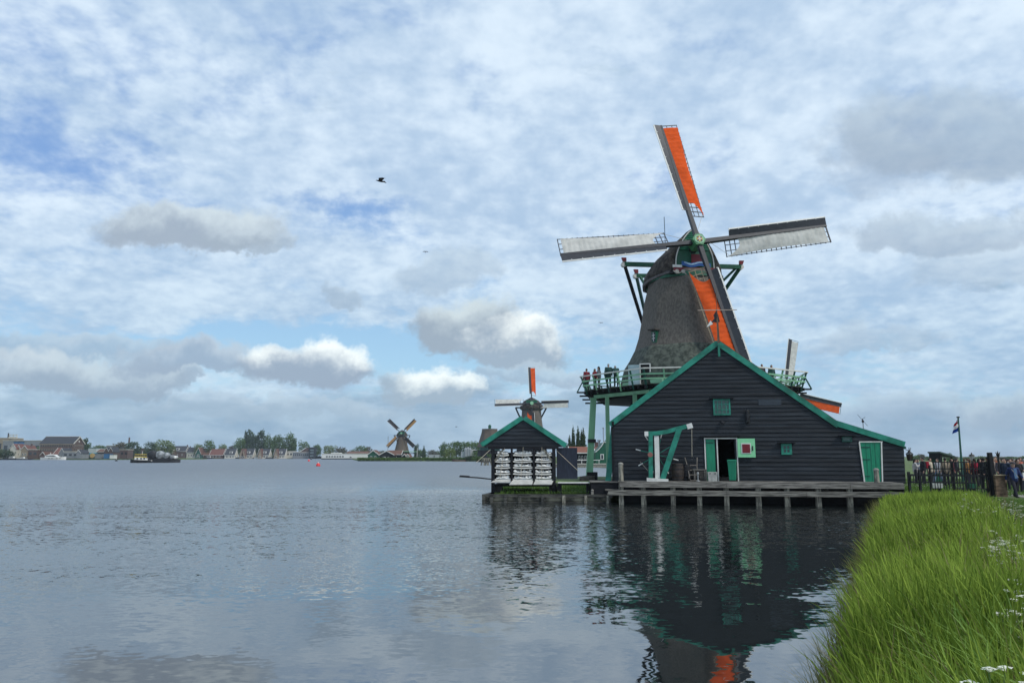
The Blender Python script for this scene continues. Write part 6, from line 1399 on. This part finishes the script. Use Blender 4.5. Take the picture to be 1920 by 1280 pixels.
# jetties at far left
for px0, px1, yb, Yj, lb_ in ((-30, 24, 862.5, 470, 'dark jetty at the very left shore'), (24, 62, 861, 474, 'low dark jetty beside the white open motorboat'), (118, 245, 860.3, 484, 'long low dock edge with a red stripe below the containers')):
    t_ = thing('far_jetty', lb_, 'jetty', ((gx(px0, Yj) + gx(px1, Yj)) / 2, Yj, 0)); w = gx(px1, Yj) - gx(px0, Yj); mb = MB(); mb.box((0, 0, .45), (w, 3, .5)); mb.build('deck', iron, t_); mb = MB(); mb.box((0, -1.4, .1), (w, .3, .8)); mb.build('piles_face', black_wood, t_)

# birds
def bird(px, py, Y, span, label, m_=black_metal, rz=0.0, up=.15, roll=0.0):
    p = at(px, py, Y); t_ = thing('bird', label, 'bird', p, rz); t_.rotation_euler = (R_(roll), 0, rz); s = span
    mb = MB(); mb.tube([(-.32 * s, 0, .04 * s), (-.24 * s, 0, .035 * s), (-.12 * s, 0, .01 * s), (.08 * s, 0, -.02 * s), (.22 * s, 0, -.05 * s), (.36 * s, 0, -.09 * s)], [.004 * s, .03 * s, .055 * s, .07 * s, .04 * s, .02 * s], 8)
    for sg in (-1, 1):
        mb.add([(-.12 * s, 0, .02 * s), (.10 * s, 0, .0), (.30 * s, sg * .26 * s, up * s * .8), (.42 * s, sg * .46 * s, up * s * .2), (.16 * s, sg * .42 * s, up * s * .7), (-.10 * s, sg * .22 * s, up * s)], [(0, 1, 2, 5), (5, 2, 3, 4)])
    mb.build('body', m_, t_)
bird(713, 339.5, 30, .62, 'black crow gliding in the open sky', rz=R_(8), up=.14)
bird(798, 472, 90, .75, 'tiny pale gull below the crow', pm('gull_grey', (.25, .26, .28), .7), rz=R_(100), up=.1)
bird(1127, 605, 90, .65, 'small grey gull beside the mill tower', pm('gull_grey', (.25, .26, .28), .7), rz=R_(95), up=.1)
bird(855, 800, 60, .28, 'tiny dark bird above the far wood', rz=R_(60))
t_ = thing('roof_aerial', 'thin crossed wire aerial standing on the low barn roof slope', 'aerial', BF.w(BF.px(1619, 806, .4)), BF.rz); mb = MB(); mb.tube([(0, 0, -.4), (0, 0, .55)], .015, 5); mb.tube([(-.22, 0, .75), (.2, 0, .2)], .008, 4); mb.tube([(-.05, 0, .5), (.12, 0, .62)], .008, 4); mb.build('wires', iron, t_); mb = MB(); mb.ball((0, 0, .42), (.06, .06, .07)); mb.build('head', black_metal, t_)
# ------------------------------------------------------------------ people
def capsule(mb, a, b, r0, r1, n=10):
    a, b = Vector(a), Vector(b); d = b - a
    if d.length < 1e-4: mb.ball(a, r0, n, 8); return
    mb.tube([a, b], [r0, r1], n); mb.ball(a, r0 * .999, n, 8); mb.ball(b, r1 * .999, n, 8)
def joints(pose):
    s = 1.0
    J = dict(pel=Vector((0, 0, .93)), che=Vector((0, 0, 1.25)), nec=Vector((0, -.01, 1.46)), hed=Vector((0, -.03, 1.60)))
    for k, sg in (('L', -1), ('R', 1)):
        J['sh' + k] = Vector((sg * .185, 0, 1.39)); J['el' + k] = Vector((sg * .25, .03, 1.12)); J['wr' + k] = Vector((sg * .26, -.05, .88))
        J['hi' + k] = Vector((sg * .095, 0, .90)); J['kn' + k] = Vector((sg * .105, -.02, .49)); J['an' + k] = Vector((sg * .11, .02, .08)); J['to' + k] = Vector((sg * .125, -.13, .035))
    if pose == 'walk':
        J['knL'] = Vector((-.11, -.20, .52)); J['anL'] = Vector((-.12, -.34, .11)); J['toL'] = Vector((-.13, -.49, .08)); J['knR'] = Vector((.10, .10, .48)); J['anR'] = Vector((.11, .33, .14)); J['toR'] = Vector((.12, .22, .03))
        J['elL'] = Vector((-.26, .16, 1.13)); J['wrL'] = Vector((-.28, .18, .90)); J['elR'] = Vector((.26, -.07, 1.14)); J['wrR'] = Vector((.27, -.25, .98))
    if pose == 'phone':
        for k, sg in (('L', -1), ('R', 1)): J['el' + k] = Vector((sg * .25, -.10, 1.17)); J['wr' + k] = Vector((sg * .08, -.32, 1.32))
    if pose == 'lean':
        for k in ('che', 'nec', 'hed'): J[k] += Vector((0, -.16 if k == 'che' else -.30, -.06 if k == 'che' else -.12))
        J['hed'] += Vector((0, -.05, -.03))
        for k, sg in (('L', -1), ('R', 1)): J['sh' + k] += Vector((0, -.26, -.10)); J['el' + k] = Vector((sg * .28, -.32, 1.08)); J['wr' + k] = Vector((sg * .16, -.52, 1.06))
    if pose == 'bag':
        J['elR'] = Vector((.27, .02, 1.13)); J['wrR'] = Vector((.12, -.22, 1.12))
    return J
REM = {}
def remeshed(name, mb, vox):
    o = mb.build(name, skin); md = o.modifiers.new('r', 'REMESH'); md.mode = 'VOXEL'; md.voxel_size = vox; md.use_smooth_shade = True
    sm = o.modifiers.new('s', 'SMOOTH'); sm.iterations = 2; sm.factor = .5
    dg = bpy.context.evaluated_depsgraph_get(); me = bpy.data.meshes.new_from_object(o.evaluated_get(dg)); me.name = name
    me.materials.clear(); me.materials.append(skin); old = o.data; bpy.data.objects.remove(o); bpy.data.meshes.remove(old); return me
def figure(pose):
    if pose in REM: return REM[pose]
    J = joints(pose); mb = MB(); V3 = Vector
    h = J['hed']; mb.ball(h, (.072, .092, .112), 14, 10); mb.ball(h + V3((0, -.03, -.075)), (.05, .06, .05), 10, 8); mb.ball(h + V3((0, -.098, -.015)), (.014, .022, .024), 8, 6); mb.ball(h + V3((0, -.085, -.062)), (.026, .012, .010), 8, 6)
    for sg in (-1, 1): mb.ball(h + V3((sg * .075, .01, -.01)), (.012, .02, .032), 8, 6)
    capsule(mb, J['nec'] - V3((0, 0, .06)), h - V3((0, -.02, .06)), .058, .052)
    capsule(mb, J['pel'], J['che'], .135, .15); capsule(mb, J['che'], J['nec'] - V3((0, 0, .09)), .15, .10); capsule(mb, J['shL'], J['shR'], .07, .07)
    for k, sg in (('L', -1), ('R', 1)):
        capsule(mb, J['sh' + k], J['el' + k], .055, .042); capsule(mb, J['el' + k], J['wr' + k], .042, .028)
        d = (J['wr' + k] - J['el' + k]).normalized(); w = J['wr' + k]; sd_ = d.cross(V3((0, 0, 1)) if abs(d.z) < .8 else V3((sg, 0, 0))).normalized()
        palm = w + d * .05; mb.tube([w, palm + d * .04], [.030, .038], 10); mb.ball(palm + d * .03, .036, 8, 6)
        for q_, (o_, L_) in enumerate(((-.03, .060), (-.010, .075), (.010, .070), (.03, .055))):
            a = palm + d * .055 + sd_ * o_; b = a + d * L_ * .55 + sd_ * o_ * .2; c_ = b + (d * .8 + V3((0, -.3, -.25))).normalized() * L_ * .5; capsule(mb, a, b, .0115, .0105, 6); capsule(mb, b, c_, .0105, .009, 6)
        a = palm - sd_ * .03; capsule(mb, a, a - sd_ * .03 + d * .03, .013, .012, 6); capsule(mb, a - sd_ * .03 + d * .03, a - sd_ * .034 + d * .06, .012, .010, 6)
        capsule(mb, J['hi' + k], J['kn' + k], .085, .058); capsule(mb, J['kn' + k], J['an' + k], .055, .038); capsule(mb, J['an' + k] - V3((0, 0, .02)), J['to' + k], .042, .035)
    body = remeshed('body', mb, .0125)
    # clothes
    mb = MB(); capsule(mb, J['pel'] - V3((0, 0, .02)), J['che'], .175, .175); capsule(mb, J['che'], J['nec'] - V3((0, 0, .10)), .175, .115); capsule(mb, J['shL'], J['shR'], .088, .088)
    for k in 'LR': capsule(mb, J['sh' + k], J['el' + k], .075, .066); capsule(mb, J['el' + k], J['wr' + k], .064, .048)
    jk = remeshed('jacket', mb, .02)
    mb = MB(); capsule(mb, J['hiL'] + V3((0, 0, .04)), J['hiR'] + V3((0, 0, .04)), .115, .115)
    for k in 'LR': capsule(mb, J['hi' + k], J['kn' + k], .108, .078); capsule(mb, J['kn' + k], J['an' + k], .076, .066)
    tr = remeshed('trousers', mb, .02)
    mb = MB()
    for k in 'LR': capsule(mb, J['an' + k] - V3((0, 0, .035)), J['to' + k] + V3((0, -.02, 0)), .052, .045)
    sh_ = remeshed('shoes', mb, .016)
    mb = MB(); mb.ball(h + V3((0, .018, .022)), (.084, .098, .108), 14, 10); hs = remeshed('hair', mb, .014)
    mb = MB(); mb.ball(h + V3((0, .018, .022)), (.086, .098, .108), 14, 10); capsule(mb, h + V3((0, .06, 0)), h + V3((0, .10, -.22)), .075, .05); hl = remeshed('hair', mb, .016)
    # the face stays free: trim the front of both hair meshes
    for me in (hs, hl):
        bm = bmesh.new(); bm.from_mesh(me); dl_ = [v for v in bm.verts if v.co.y < h.y - .048 and v.co.z < h.z + .065]; bmesh.ops.delete(bm, geom=dl_, context='VERTS'); bm.to_mesh(me); bm.free()
    mb = MB(); mb.box((0, .24, 1.22), (.30, .17, .44)); mb.box((0, .35, 1.14), (.22, .07, .22)); bp = remeshed('backpack', mb, .02)
    REM[pose] = (body, jk, tr, sh_, hs, hl, bp, J); return REM[pose]
def person(label, loc, rz, pose='stand', jacket=(.05, .05, .06), trousers=(.02, .022, .03), hair=hair_dark, long=False, backpack=None, hgt=1.72, hat=None, group='visitors', eyes=False, extra=None):
    body, jk, tr, sh_, hs, hl, bp, J = figure(pose); t_ = thing('person', label, 'person', loc, rz, group); s = hgt / 1.72; t_.scale = (s, s, s)
    b = link('body', body, t_)
    def sub(nm, me, m_):
        o = link(nm, me, b); o.material_slots[0].link = 'OBJECT'; o.material_slots[0].material = m_; return o
    fb = lambda c, n: fabric('%s_%d_%d_%d' % (n, c[0] * 255, c[1] * 255, c[2] * 255), c)
    sub('jacket', jk, fb(jacket, 'jacket_cloth')); sub('trousers', tr, fb(trousers, 'trouser_cloth')); sub('shoes', sh_, black_metal); sub('hair', hl if long else hs, hair)
    if backpack: sub('backpack', bp, fb(backpack, 'backpack_cloth'))
    if hat:
        h = J['hed']; mb = MB(); mb.lathe([(.115, .055), (.125, .07), (.118, .11), (.07, .145), (.01, .15)], 14, h); mb.prism([h + Vector((-.07, -.10, .065)), h + Vector((.07, -.10, .065)), h + Vector((.05, -.17, .05)), h + Vector((-.05, -.17, .05))], (0, 0, .015)); mb.build('cap', fb(hat, 'cap_cloth'), b, smooth=False)
    if eyes:
        for sg in (-1, 1): mb = MB(); mb.ball(J['hed'] + Vector((sg * .028, -.084, .012)), .011, 8, 6); mb.build('eye', void, b)
    if extra: extra(b, J, fb)
    return t_
def ppl(px, py_top, py_feet, z0, hgt=None, Y=None):
    """ground point and height of a standing figure seen between two pixel rows"""
    if Y is None: g0 = gp(px, py_feet, z0); Y = g0.y
    top = at(px, py_top, Y); return Vector((top.x, Y, z0)), (hgt or max(1.4, min(1.95, top.z - z0)))
# man in blue walking out of the picture
def strap(b, J, fb):
    mb = MB(); mb.beam((-.15, -.16, 1.40), (.10, -.20, 1.0), .035, .02, up=(0, 1, 0)); mb.build('shoulder_strap', fb((.25, .25, .26), 'strap_cloth'), b)
    mb = MB(); mb.prism([(-.07, -.176, 1.42), (.07, -.176, 1.42), (.06, -.205, .95), (-.05, -.205, .95)], (0, .03, 0)); mb.build('shirt_front', fb((.09, .17, .30), 'shirt_cloth'), b)
loc, h_ = Vector((gx(1897, 34.2), 34.2, .36)), 1.68
MAN = person('elderly man in blue jacket and flat cap walking on the path beside the brown planter', loc, R_(-8), 'walk', (.016, .028, .095), (.02, .02, .028), hair_grey, hgt=1.62, hat=(.05, .045, .05), eyes=True, extra=strap, group=None)
P0 = .42
CR = [ # px, top row, Y, height, pose, jacket, trousers, hair, long, backpack, rz, label
 (1714, 1.66, 50, 'phone', (.42, .41, .40), (.03, .03, .04), hair_dark, True, None, 70, 'dark haired woman in pale grey coat beside the lantern'),
 (1729, 1.78, 49, 'stand', (.02, .02, .025), (.03, .03, .04), hair_dark, False, (.30, .012, .03), -100, 'visitor in black carrying a red backpack by the lantern'),
 (1742, 1.72, 50, 'stand', (.50, .44, .33), (.05, .05, .06), hair_dark, False, None, 20, 'visitor in cream jacket behind the iron fence'),
 (1757, 1.68, 49, 'walk', (.55, .55, .55), (.12, .17, .25), hair_dark, True, None, -70, 'woman in white top and blue jeans under the kiosk roof'),
 (1771, 1.75, 47, 'stand', (.26, .21, .15), (.012, .012, .015), hair_dark, False, None, 170, 'visitor in khaki coat and black trousers seen from behind'),
 (1782, 1.66, 51, 'stand', (.16, .02, .03), (.03, .03, .04), hair_brown, True, None, 30, 'visitor in dark red coat beside the khaki one'),
 (1764, 1.70, 54, 'stand', (.06, .05, .05), (.02, .02, .03), hair_dark, False, None, -20, 'visitor in dark coat half hidden under the kiosk roof'),
 (1817, 1.66, 47, 'stand', (.42, .20, .07), (.03, .03, .04), hair_brown, False, None, 160, 'visitor in orange-brown coat next to the red backpack'),
 (1826, 1.70, 45, 'stand', (.05, .01, .015), (.012, .012, .015), hair_dark, False, (.35, .012, .04), 185, 'visitor in black with a crimson backpack seen from behind'),
 (1834, 1.68, 48, 'phone', (.02, .02, .025), (.02, .02, .03), hair_dark, True, None, 60, 'dark dressed visitor just right of the crimson backpack'),
 (1843, 1.76, 42, 'stand', (.012, .013, .018), (.012, .012, .015), hair_dark, False, (.012, .013, .018), 150, 'black clad visitor with black bag by the gate'),
 (1851, 1.80, 41, 'stand', (.012, .013, .02), (.012, .012, .016), hair_dark, False, None, 200, 'tall black clad visitor directly behind the gate post'),
 (1871, 1.66, 50, 'stand', (.03, .03, .04), (.02, .02, .03), hair_brown, False, None, 20, 'visitor in dark coat behind the wooden planter'),
 (1883, 1.72, 41, 'stand', (.018, .028, .05), (.02, .02, .03), hair_dark, False, None, -60, 'visitor in navy jacket behind the man in the flat cap'),
 (1893, 1.68, 46, 'stand', (.10, .05, .04), (.02, .02, .03), hair_dark, True, None, -30, 'brown dressed visitor glimpsed between navy and black coats'),
 (1906, 1.70, 38.6, 'bag', (.010, .010, .012), (.015, .015, .02), hair_dark, True, None, 5, 'long haired woman in black hoodie following the man in blue'),
 (1911, 1.74, 47, 'stand', (.36, .10, .07), (.05, .05, .06), hair_brown, False, None, 10, 'visitor in red-orange sweater at the picture edge'),
 (1919, 1.68, 40, 'bag', (.16, .18, .17), (.04, .05, .07), hair_grey, False, None, 0, 'visitor in grey-green jacket cut by the picture edge'),
 (1901, 1.62, 53, 'stand', (.30, .28, .26), (.05, .05, .06), hair_grey, False, None, 0, 'distant visitor in pale jacket behind the woman in black'),
 (1861, 1.70, 55, 'stand', (.20, .16, .14), (.05, .05, .06), hair_dark, False, None, 40, 'distant visitor just right of the gate post'),
 (1807, 1.66, 56, 'stand', (.24, .22, .22), (.05, .05, .06), hair_brown, False, None, 120, 'distant visitor in grey right of the flagpole'),
 (1792, 1.66, 57, 'walk', (.05, .07, .10), (.04, .04, .05), hair_dark, False, None, 80, 'distant visitor in dark blue left of the flagpole'),
] + [(px_, 1.6 + .03 * (k_ % 7), Y_, ('stand', 'phone', 'stand', 'walk')[k_ % 4], c_, (.03, .03, .04), hair_dark if k_ % 3 else hair_brown, k_ % 2 == 0, None, k_ * 53, l_) for k_, (px_, Y_, c_, l_) in enumerate((
 (1720, 56, (.10, .12, .16), 'distant visitor in slate blue between the lantern and red backpack'), (1750, 57, (.30, .28, .24), 'distant visitor in beige behind the cream jacket'), (1788, 55, (.03, .03, .04), 'distant visitor in black behind the dark red coat'),
 (1813, 55, (.35, .33, .30), 'distant visitor in pale top left of the street lamp'), (1839, 56, (.14, .05, .05), 'distant visitor in wine red behind the black clad pair'), (1856, 52, (.05, .06, .08), 'visitor in dark grey right behind the gate post'),
 (1866, 57, (.28, .10, .05), 'distant visitor in rust red left of the crowned post'), (1877, 56, (.05, .08, .06), 'distant visitor in dark green right of the crowned post'), (1888, 57, (.32, .30, .28), 'distant visitor in light grey above the flat cap'),
 (1897, 58, (.25, .06, .05), 'distant visitor in red between brown and black dressed women'), (1915, 56, (.06, .10, .16), 'distant visitor in blue at the picture edge')))]
def white_bag(b, J, fb):
    mb = MB(); mb.prism([(.06, -.24, 1.02), (.20, -.24, 1.02), (.22, -.26, .62), (.04, -.26, .62)], (0, .07, 0)); mb.build('white_bag', white, b)
for (px, hg, Y, ps, jc, tc_, hr, lg, bp_, rz_, lb_) in CR:
    person(lb_, (gx(px, Y), Y, P0), R_(rz_), ps, jc, tc_, hr, lg, bp_, hgt=hg, eyes=(px == 1906), extra=white_bag if px == 1906 else None, group='visitors on the path')
# visitors on the stage
for (px, r_, ps, jc, tc_, hr, lg, hg, rz_, lb_) in ((1100, 8.2, 'stand', (.13, .01, .02), (.02, .03, .03), hair_brown, False, 1.8, 200, 'tall visitor in dark red jacket at the stage corner'), (1115, 7.4, 'stand', (.26, .02, .03), (.02, .03, .03), hair_brown, True, 1.6, 120, 'short visitor in bright red coat on the stage'),
        (1123, 7.3, 'stand', (.10, .11, .12), (.04, .06, .07), hair_dark, True, 1.72, 250, 'dark haired visitor in grey jacket beside the red coat'), (1141, 6.9, 'stand', (.015, .05, .045), (.01, .03, .03), hair_grey, False, 1.8, 180, 'broad visitor in dark green coat with grey hair on the stage'), (1155, 6.6, 'lean', (.02, .06, .055), (.01, .03, .03), hair_grey, False, 1.75, 180, 'stooping visitor in dark green coat beside the grey haired one')):
    # stand along the far side of the left railing
    Y = 60 - 1.0 if px < 1110 else 60 - 2.6 - (px - 1115) * .06; p = at(px, 700, Y); person(lb_, (p.x, Y, MC.z + zf + .0), R_(rz_), ps, jc, tc_, hr, lg, None, hgt=hg, group='visitors on the mill stage')
for (px, Y, jc, lg, lb_) in ((1429, 55.5, (.03, .03, .035), False, 'visitor on the stage of whom only a dark head shows above the roof'), (1447, 56, (.02, .06, .055), True, 'visitor in dark green with pale scarf at the far stage end')):
    p = at(px, 700, Y); person(lb_, (p.x, Y, MC.z + zf), R_(10), 'stand', jc, (.02, .02, .03), hair_dark, lg, None, hgt=1.72, group='visitors on the mill stage')
for i, (px, cc) in enumerate(((722, (.5, .5, .5)), (769, (.3, .05, .04)), (776, (.02, .02, .03)), (790, (.5, .5, .48)), (838, (.5, .5, .5)))):
    person(('pale dressed visitor before the black shed', 'red dressed visitor right of the small distant mill', 'dark dressed visitor next to the red one by the distant mill', 'white dressed visitor on the flat shore by the short pole', 'white dressed person below the willow bush')[i], (gx(px, 353), 353, .5), i * 1.0, 'stand', cc, (.03, .03, .04), hair_dark, False, None, hgt=1.75, group='tiny visitors at the distant mill')

# ------------------------------------------------------------------ fence, gate and what stands by it
pv = pm('beige_path_paving', (.22, .20, .18), .9, .2, 2, bump=.01)
mb = MB(); pts = [(22.2, 31.5), (26, 31.5), (30, 36), (36, 47), (36, 58), (21.0, 56), (21.0, 46.5), (26.2, 46), (24.4, 38)]
mb.add([(x, y, .424) for x, y in pts], [tuple(range(len(pts)))]); tag(mb.build('path', pv), 'beige paved path behind the fence where visitors walk', 'path', kind='structure')
fence = thing('iron_fence', 'black iron fence with uneven rods between the barn and the gate post', 'fence', (gx(1698, 34.8), 34.8, .4), 0)
fx0 = gx(1698, 34.8); X_ = lambda px: gx(px, 34.8) - fx0; Zf = lambda py: at(1760, py, 34.8).z - .4
for x0, x1, y0, y1, th in ((1746, 1858, 866, 866.5, .045), (1728, 1858, 878, 879, .055), (1700, 1858, 890, 891.5, .09), (1704, 1825, 903, 905, .07), (1812, 1858, 915, 916, .035)):
    mb = MB(); mb.beam((X_(x0), 0, Zf(y0)), (X_(x1), 0, Zf(y1)), .04, th); mb.build('rail', black_metal, fence)
random.seed(4)
px = 1704.0
while px < 1853:
    yt = 866 if px > 1746 else (879 if px > 1728 else 889); yb = 905 if px < 1742 else (916 if px < 1765 else random.uniform(918, 931)); mb = MB(); o_ = random.uniform(-.03, .03)
    mb.beam((X_(px), -.03, Zf(yt - random.uniform(0, 4))), (X_(px) + o_, -.03, Zf(yb)), .028, .028); mb.build('rod', black_metal, fence); px += random.uniform(4.6, 6.2)
for px, yt, yb, w in ((1702, 884, 926, .10), (1722, 880, 922, .09), (1742, 872, 922, .07), (1785, 864, 922, .07), (1808, 864, 925, .07)):
    mb = MB(); mb.beam((X_(px), .05, Zf(yt)), (X_(px), .05, Zf(yb) - .3), w, w); mb.build('fence_post', black_metal, fence)
gpst = thing('gate_post', 'tall square black timber gate post between the fence and the planter', 'post', (gx(1859, 34.6), 34.6, .35)); mb = MB(); zt = at(1859, 848, 34.6).z - .35
mb.beam((0, 0, -.2), (-.08, 0, zt), .24, .22, up=(0, 1, 0), w1=.16, h1=.16); mb.build('post', black_wood, gpst); mb = MB(); mb.beam((-.1, -.13, zt * .3), (.75, -.13, zt * .42), .02, .02); mb.tube([(0, -.13, zt * .42), (.25, -.15, zt * .33), (.5, -.13, zt * .42)], .012, 5); mb.build('chain', iron, gpst)
gl = thing('gate_leaf', 'open black timber gate leaf folded beside the gate post', 'gate', (gx(1846, 35.4), 35.4, .38), R_(62)); mb = MB()
for z in (.3, .85, 1.45): mb.box((0, 0, z), (1.6, .06, .12))
mb.build('rail', black_wood, gl)
for k in range(8): mb = MB(); mb.box((-.75 + k * .215, -.04, .85), (.13, .03, 1.5)); mb.build('paling', black_wood, gl)
pl_ = thing('wooden_planter', 'rusty brown timber planter box beside the gate post', 'planter', (gx(1872, 34.4), 34.4, .33), R_(4)); rust = pm('rusty_brown_boards', (.10, .065, .042), .9, .35, 2.5, (1, 1, 3), .006, col2=(.15, .10, .065))
w = gx(1884, 34.4) - gx(1863, 34.4); zt = at(1870, 891, 34.4).z - .33; mb = MB(); mb.prism([(-w / 2, 0, -.2), (w / 2, 0, -.2), (w / 2 + .04, 0, zt), (-w / 2, 0, zt)], (0, .6, 0)); mb.build('box', rust, pl_); mb = MB(); mb.box((0, -.03, zt + .02), (w + .1, .1, .05)); mb.build('top_rim', tan_wood, pl_)
# lantern hanging on the barn corner
p = at(1704.5, 842, 35.2); ln = thing('hanging_lantern', 'black hexagonal lantern on a scrolled bracket at the barn corner', 'lantern', (p.x, p.y, p.z)); s_ = 35.2 / F
mb = MB(); mb.tube([(-6.5 * s_, 0, 0), (-4 * s_, 0, -.03), (-1 * s_, 0, -.07), (2.5 * s_, 0, -.03), (3.2 * s_, 0, .08)], .016, 6); mb.tube([(0, 0, -.05), (0, 0, .1)], [.03, .008], 6); mb.build('bracket', black_metal, ln)
mb = MB(); mb.lathe([(.05, -.12), (.06, -.10), (.04, -.06)], 8); mb.lathe([(.18, -.20), (.08, -.12), (.03, -.08)], 6); mb.build('hood', black_metal, ln)
mb = MB(); mb.lathe([(.105, -.50), (.16, -.21)], 6); mb.build('glass_body', pm('dim_lantern_glass', (.05, .04, .035), .3), ln); mb = MB()
for k in range(6): a = k * math.pi / 3; mb.beam((.108 * math.cos(a), .108 * math.sin(a), -.50), (.165 * math.cos(a), .165 * math.sin(a), -.2), .018, .018)
mb.lathe([(.115, -.53), (.115, -.495)], 6); mb.build('cage', black_metal, ln)
def street_lamp(px, ytop, yb, Y, label):
    t_ = thing('street_lamp', label, 'street lamp', (gx(px, Y), Y, .42)); z = at(px, ytop, Y).z - .42; mb = MB(); mb.tube([(0, 0, 0), (0, 0, .5), (0, 0, .55), (0, 0, z - .55)], [.09, .08, .05, .04], 8); mb.build('pole', black_metal, t_)
    mb = MB(); mb.lathe([(.09, z - .52), (.17, z - .22)], 6); mb.build('glass_body', pm('pale_lamp_glass', (.35, .38, .36), .3), t_); mb = MB(); mb.lathe([(.22, z - .22), (.12, z - .12), (.05, z - .1), (.02, z)], 6); mb.lathe([(.11, z - .56), (.11, z - .52)], 6); mb.build('hood', black_metal, t_)
street_lamp(1822, 848, 900, 48, 'old fashioned street lamp with pale glass right of the flagpole')
t_ = thing('lamp_post', 'black post with a crown shaped iron finial behind the gate', 'lamp post', (gx(1871.5, 44), 44, .42)); z = at(1871.5, 845, 44).z - .42; mb = MB(); mb.tube([(0, 0, 0), (0, 0, z - .35)], .05, 8); mb.build('pole', black_metal, t_); mb = MB(); mb.lathe([(.04, z - .38), (.11, z - .2), (.07, z - .14)], 8)
for k in range(5): a = k * 1.2566; mb.beam((.05 * math.cos(a), .05 * math.sin(a), z - .2), (.13 * math.cos(a), .13 * math.sin(a), z - .08), .03, .03)
mb.tube([(0, 0, z - .2), (0, 0, z)], [.05, .01], 6); mb.build('finial', black_metal, t_)
# flagpole with tricolour
Yf = 52; fp_ = thing('flagpole', 'tall slim green flagpole with drooping tricolour standing behind the fence', 'flagpole', (gx(1801, Yf), Yf, .42)); zt = at(1796.5, 783, Yf).z - .42; xt = at(1796.5, 783, Yf).x - gx(1801, Yf)
mb = MB(); mb.beam((0, 0, 0), (xt, 0, zt), .12, .12, w1=.07, h1=.07, up=(0, 1, 0)); mb.build('pole', dark_teal, fp_); mb = MB(); mb.lathe([(.10, 0), (.12, .05), (.03, .1)], 10, (xt, 0, zt)); mb.build('truck', iron, fp_)
fl = thing('flag', 'red white and blue flag hanging limp from the flagpole', 'flag', (gx(1801, Yf) + xt, Yf, .42 + zt)); s_ = Yf / F
flag_rows = [(0, 2), (0, 6), (1.2, 12), (2.5, 18)]
def fpt(u, v):
    # hoist at the pole, fly edge sagging down
    top = Vector((0, 0, -2.5 * s_)); x = -u * 12.5 * s_ * (.35 + .65 * v); z = -2.5 * s_ - v * 22 * s_ - u * (7 - 1 * v) * s_; return Vector((x - .05, .10 * math.sin(u * 7 + v * 3) * u + .05 * math.sin(v * 9), z))
for k, (m_, nm) in enumerate(((flag_red, 'red_stripe'), (flag_white, 'white_stripe'), (flag_blue, 'blue_stripe'))):
    mb = MB(); mb.sheet(lambda u, v: fpt(u, (k + v) / 3), 12, 5); mb.build(nm, m_, fl, smooth=True, fix=False)
# kiosk with slanting roof
Yk = 53; ks = thing('kiosk', 'small dark stall with slanting green roof among the visitors', 'kiosk', (gx(1764, Yk), Yk, .42)); a, b = at(1751, 849, Yk) - ks.location, at(1778, 857, Yk) - ks.location
mb = MB(); mb.prism([(a.x, -.8, a.z), (b.x, -.8, b.z - .0), (b.x, -.8, b.z + .10), (a.x, -.8, a.z + .10)], (0, 1.6, 0)); mb.build('roof', pm('grey_green_roof', (.05, .09, .07), .6), ks)
mb = MB(); mb.prism([(a.x + .05, .5, 0), (b.x - .15, .5, 0), (b.x - .15, .5, b.z), (a.x + .05, .5, a.z - .02)], (0, .06, 0)); mb.build('back_panel', mill_green, ks)
mb = MB(); mb.prism([(a.x, -.75, a.z - .45), (a.x + .12, -.75, a.z - .45), (a.x + .12, -.75, a.z), (a.x, -.75, a.z)], (0, 1.4, 0))
for x in (a.x + .06, b.x - .2): mb.box((x, -.7, (b.z) / 2), (.09, .09, b.z))
mb.build('frame_post', black_wood, ks)
for (px0, px1, y0, y1, m_, nm, lb_, ct) in ((1749, 1768, 906, 914.5, pm('grey_white_board', (.40, .42, .40), .7), 'white_board', 'low whitish board seen through the fence rods', 'board'), (1819, 1831, 905, 916, mill_green, 'green_box', 'dark green box seen through the fence rods under the red backpack', 'box'), (1796, 1808, 914, 922, black_metal, 'black_tub', 'black tub low behind the fence rods', 'tub')):
    Yb = 38.0; a, b = at(px0, y0, Yb), at(px1, y1, Yb); t_ = thing(nm, lb_, ct, ((a.x + b.x) / 2, Yb, b.z)); mb = MB(); h = a.z - b.z; mb.prism([(-(b.x - a.x) / 2, 0, 0), ((b.x - a.x) / 2, 0, 0), ((b.x - a.x) / 2 + .02, 0, h), (-(b.x - a.x) / 2 - .02, 0, h)], (0, .3, 0)); mb.build('panel', m_, t_); mb = MB(); mb.box((0, .1, -.12), ((b.x - a.x) * .8, .08, .3)); mb.build('foot', black_wood, t_)
print('objects', len(bpy.data.objects))
# ------------------------------------------------------------------ light haze over the far bank
mb = MB(); mb.box((0, 2990, 15), (8200, 6200, 34))
hz = mb.build('haze', MATS['window_glass']); hm = bpy.data.materials.new('thin_haze'); hm.use_nodes = True; Hn = NT(hm.node_tree); Hn.n.remove(Hn.n['Principled BSDF'])
pv_ = Hn.node('ShaderNodeVolumePrincipled'); pv_.inputs['Color'].default_value = (0.80, 0.88, 1.0, 1); pv_.inputs['Density'].default_value = 0.00016; pv_.inputs['Anisotropy'].default_value = 0.2
Hn.l.new(pv_.outputs[0], Hn.n['Material Output'].inputs['Volume']); hz.data.materials.clear(); hz.data.materials.append(hm)
tag(hz, 'thin bluish haze in the air over the river and far bank', 'haze', kind='stuff')
SC.cycles.volume_bounces = 0
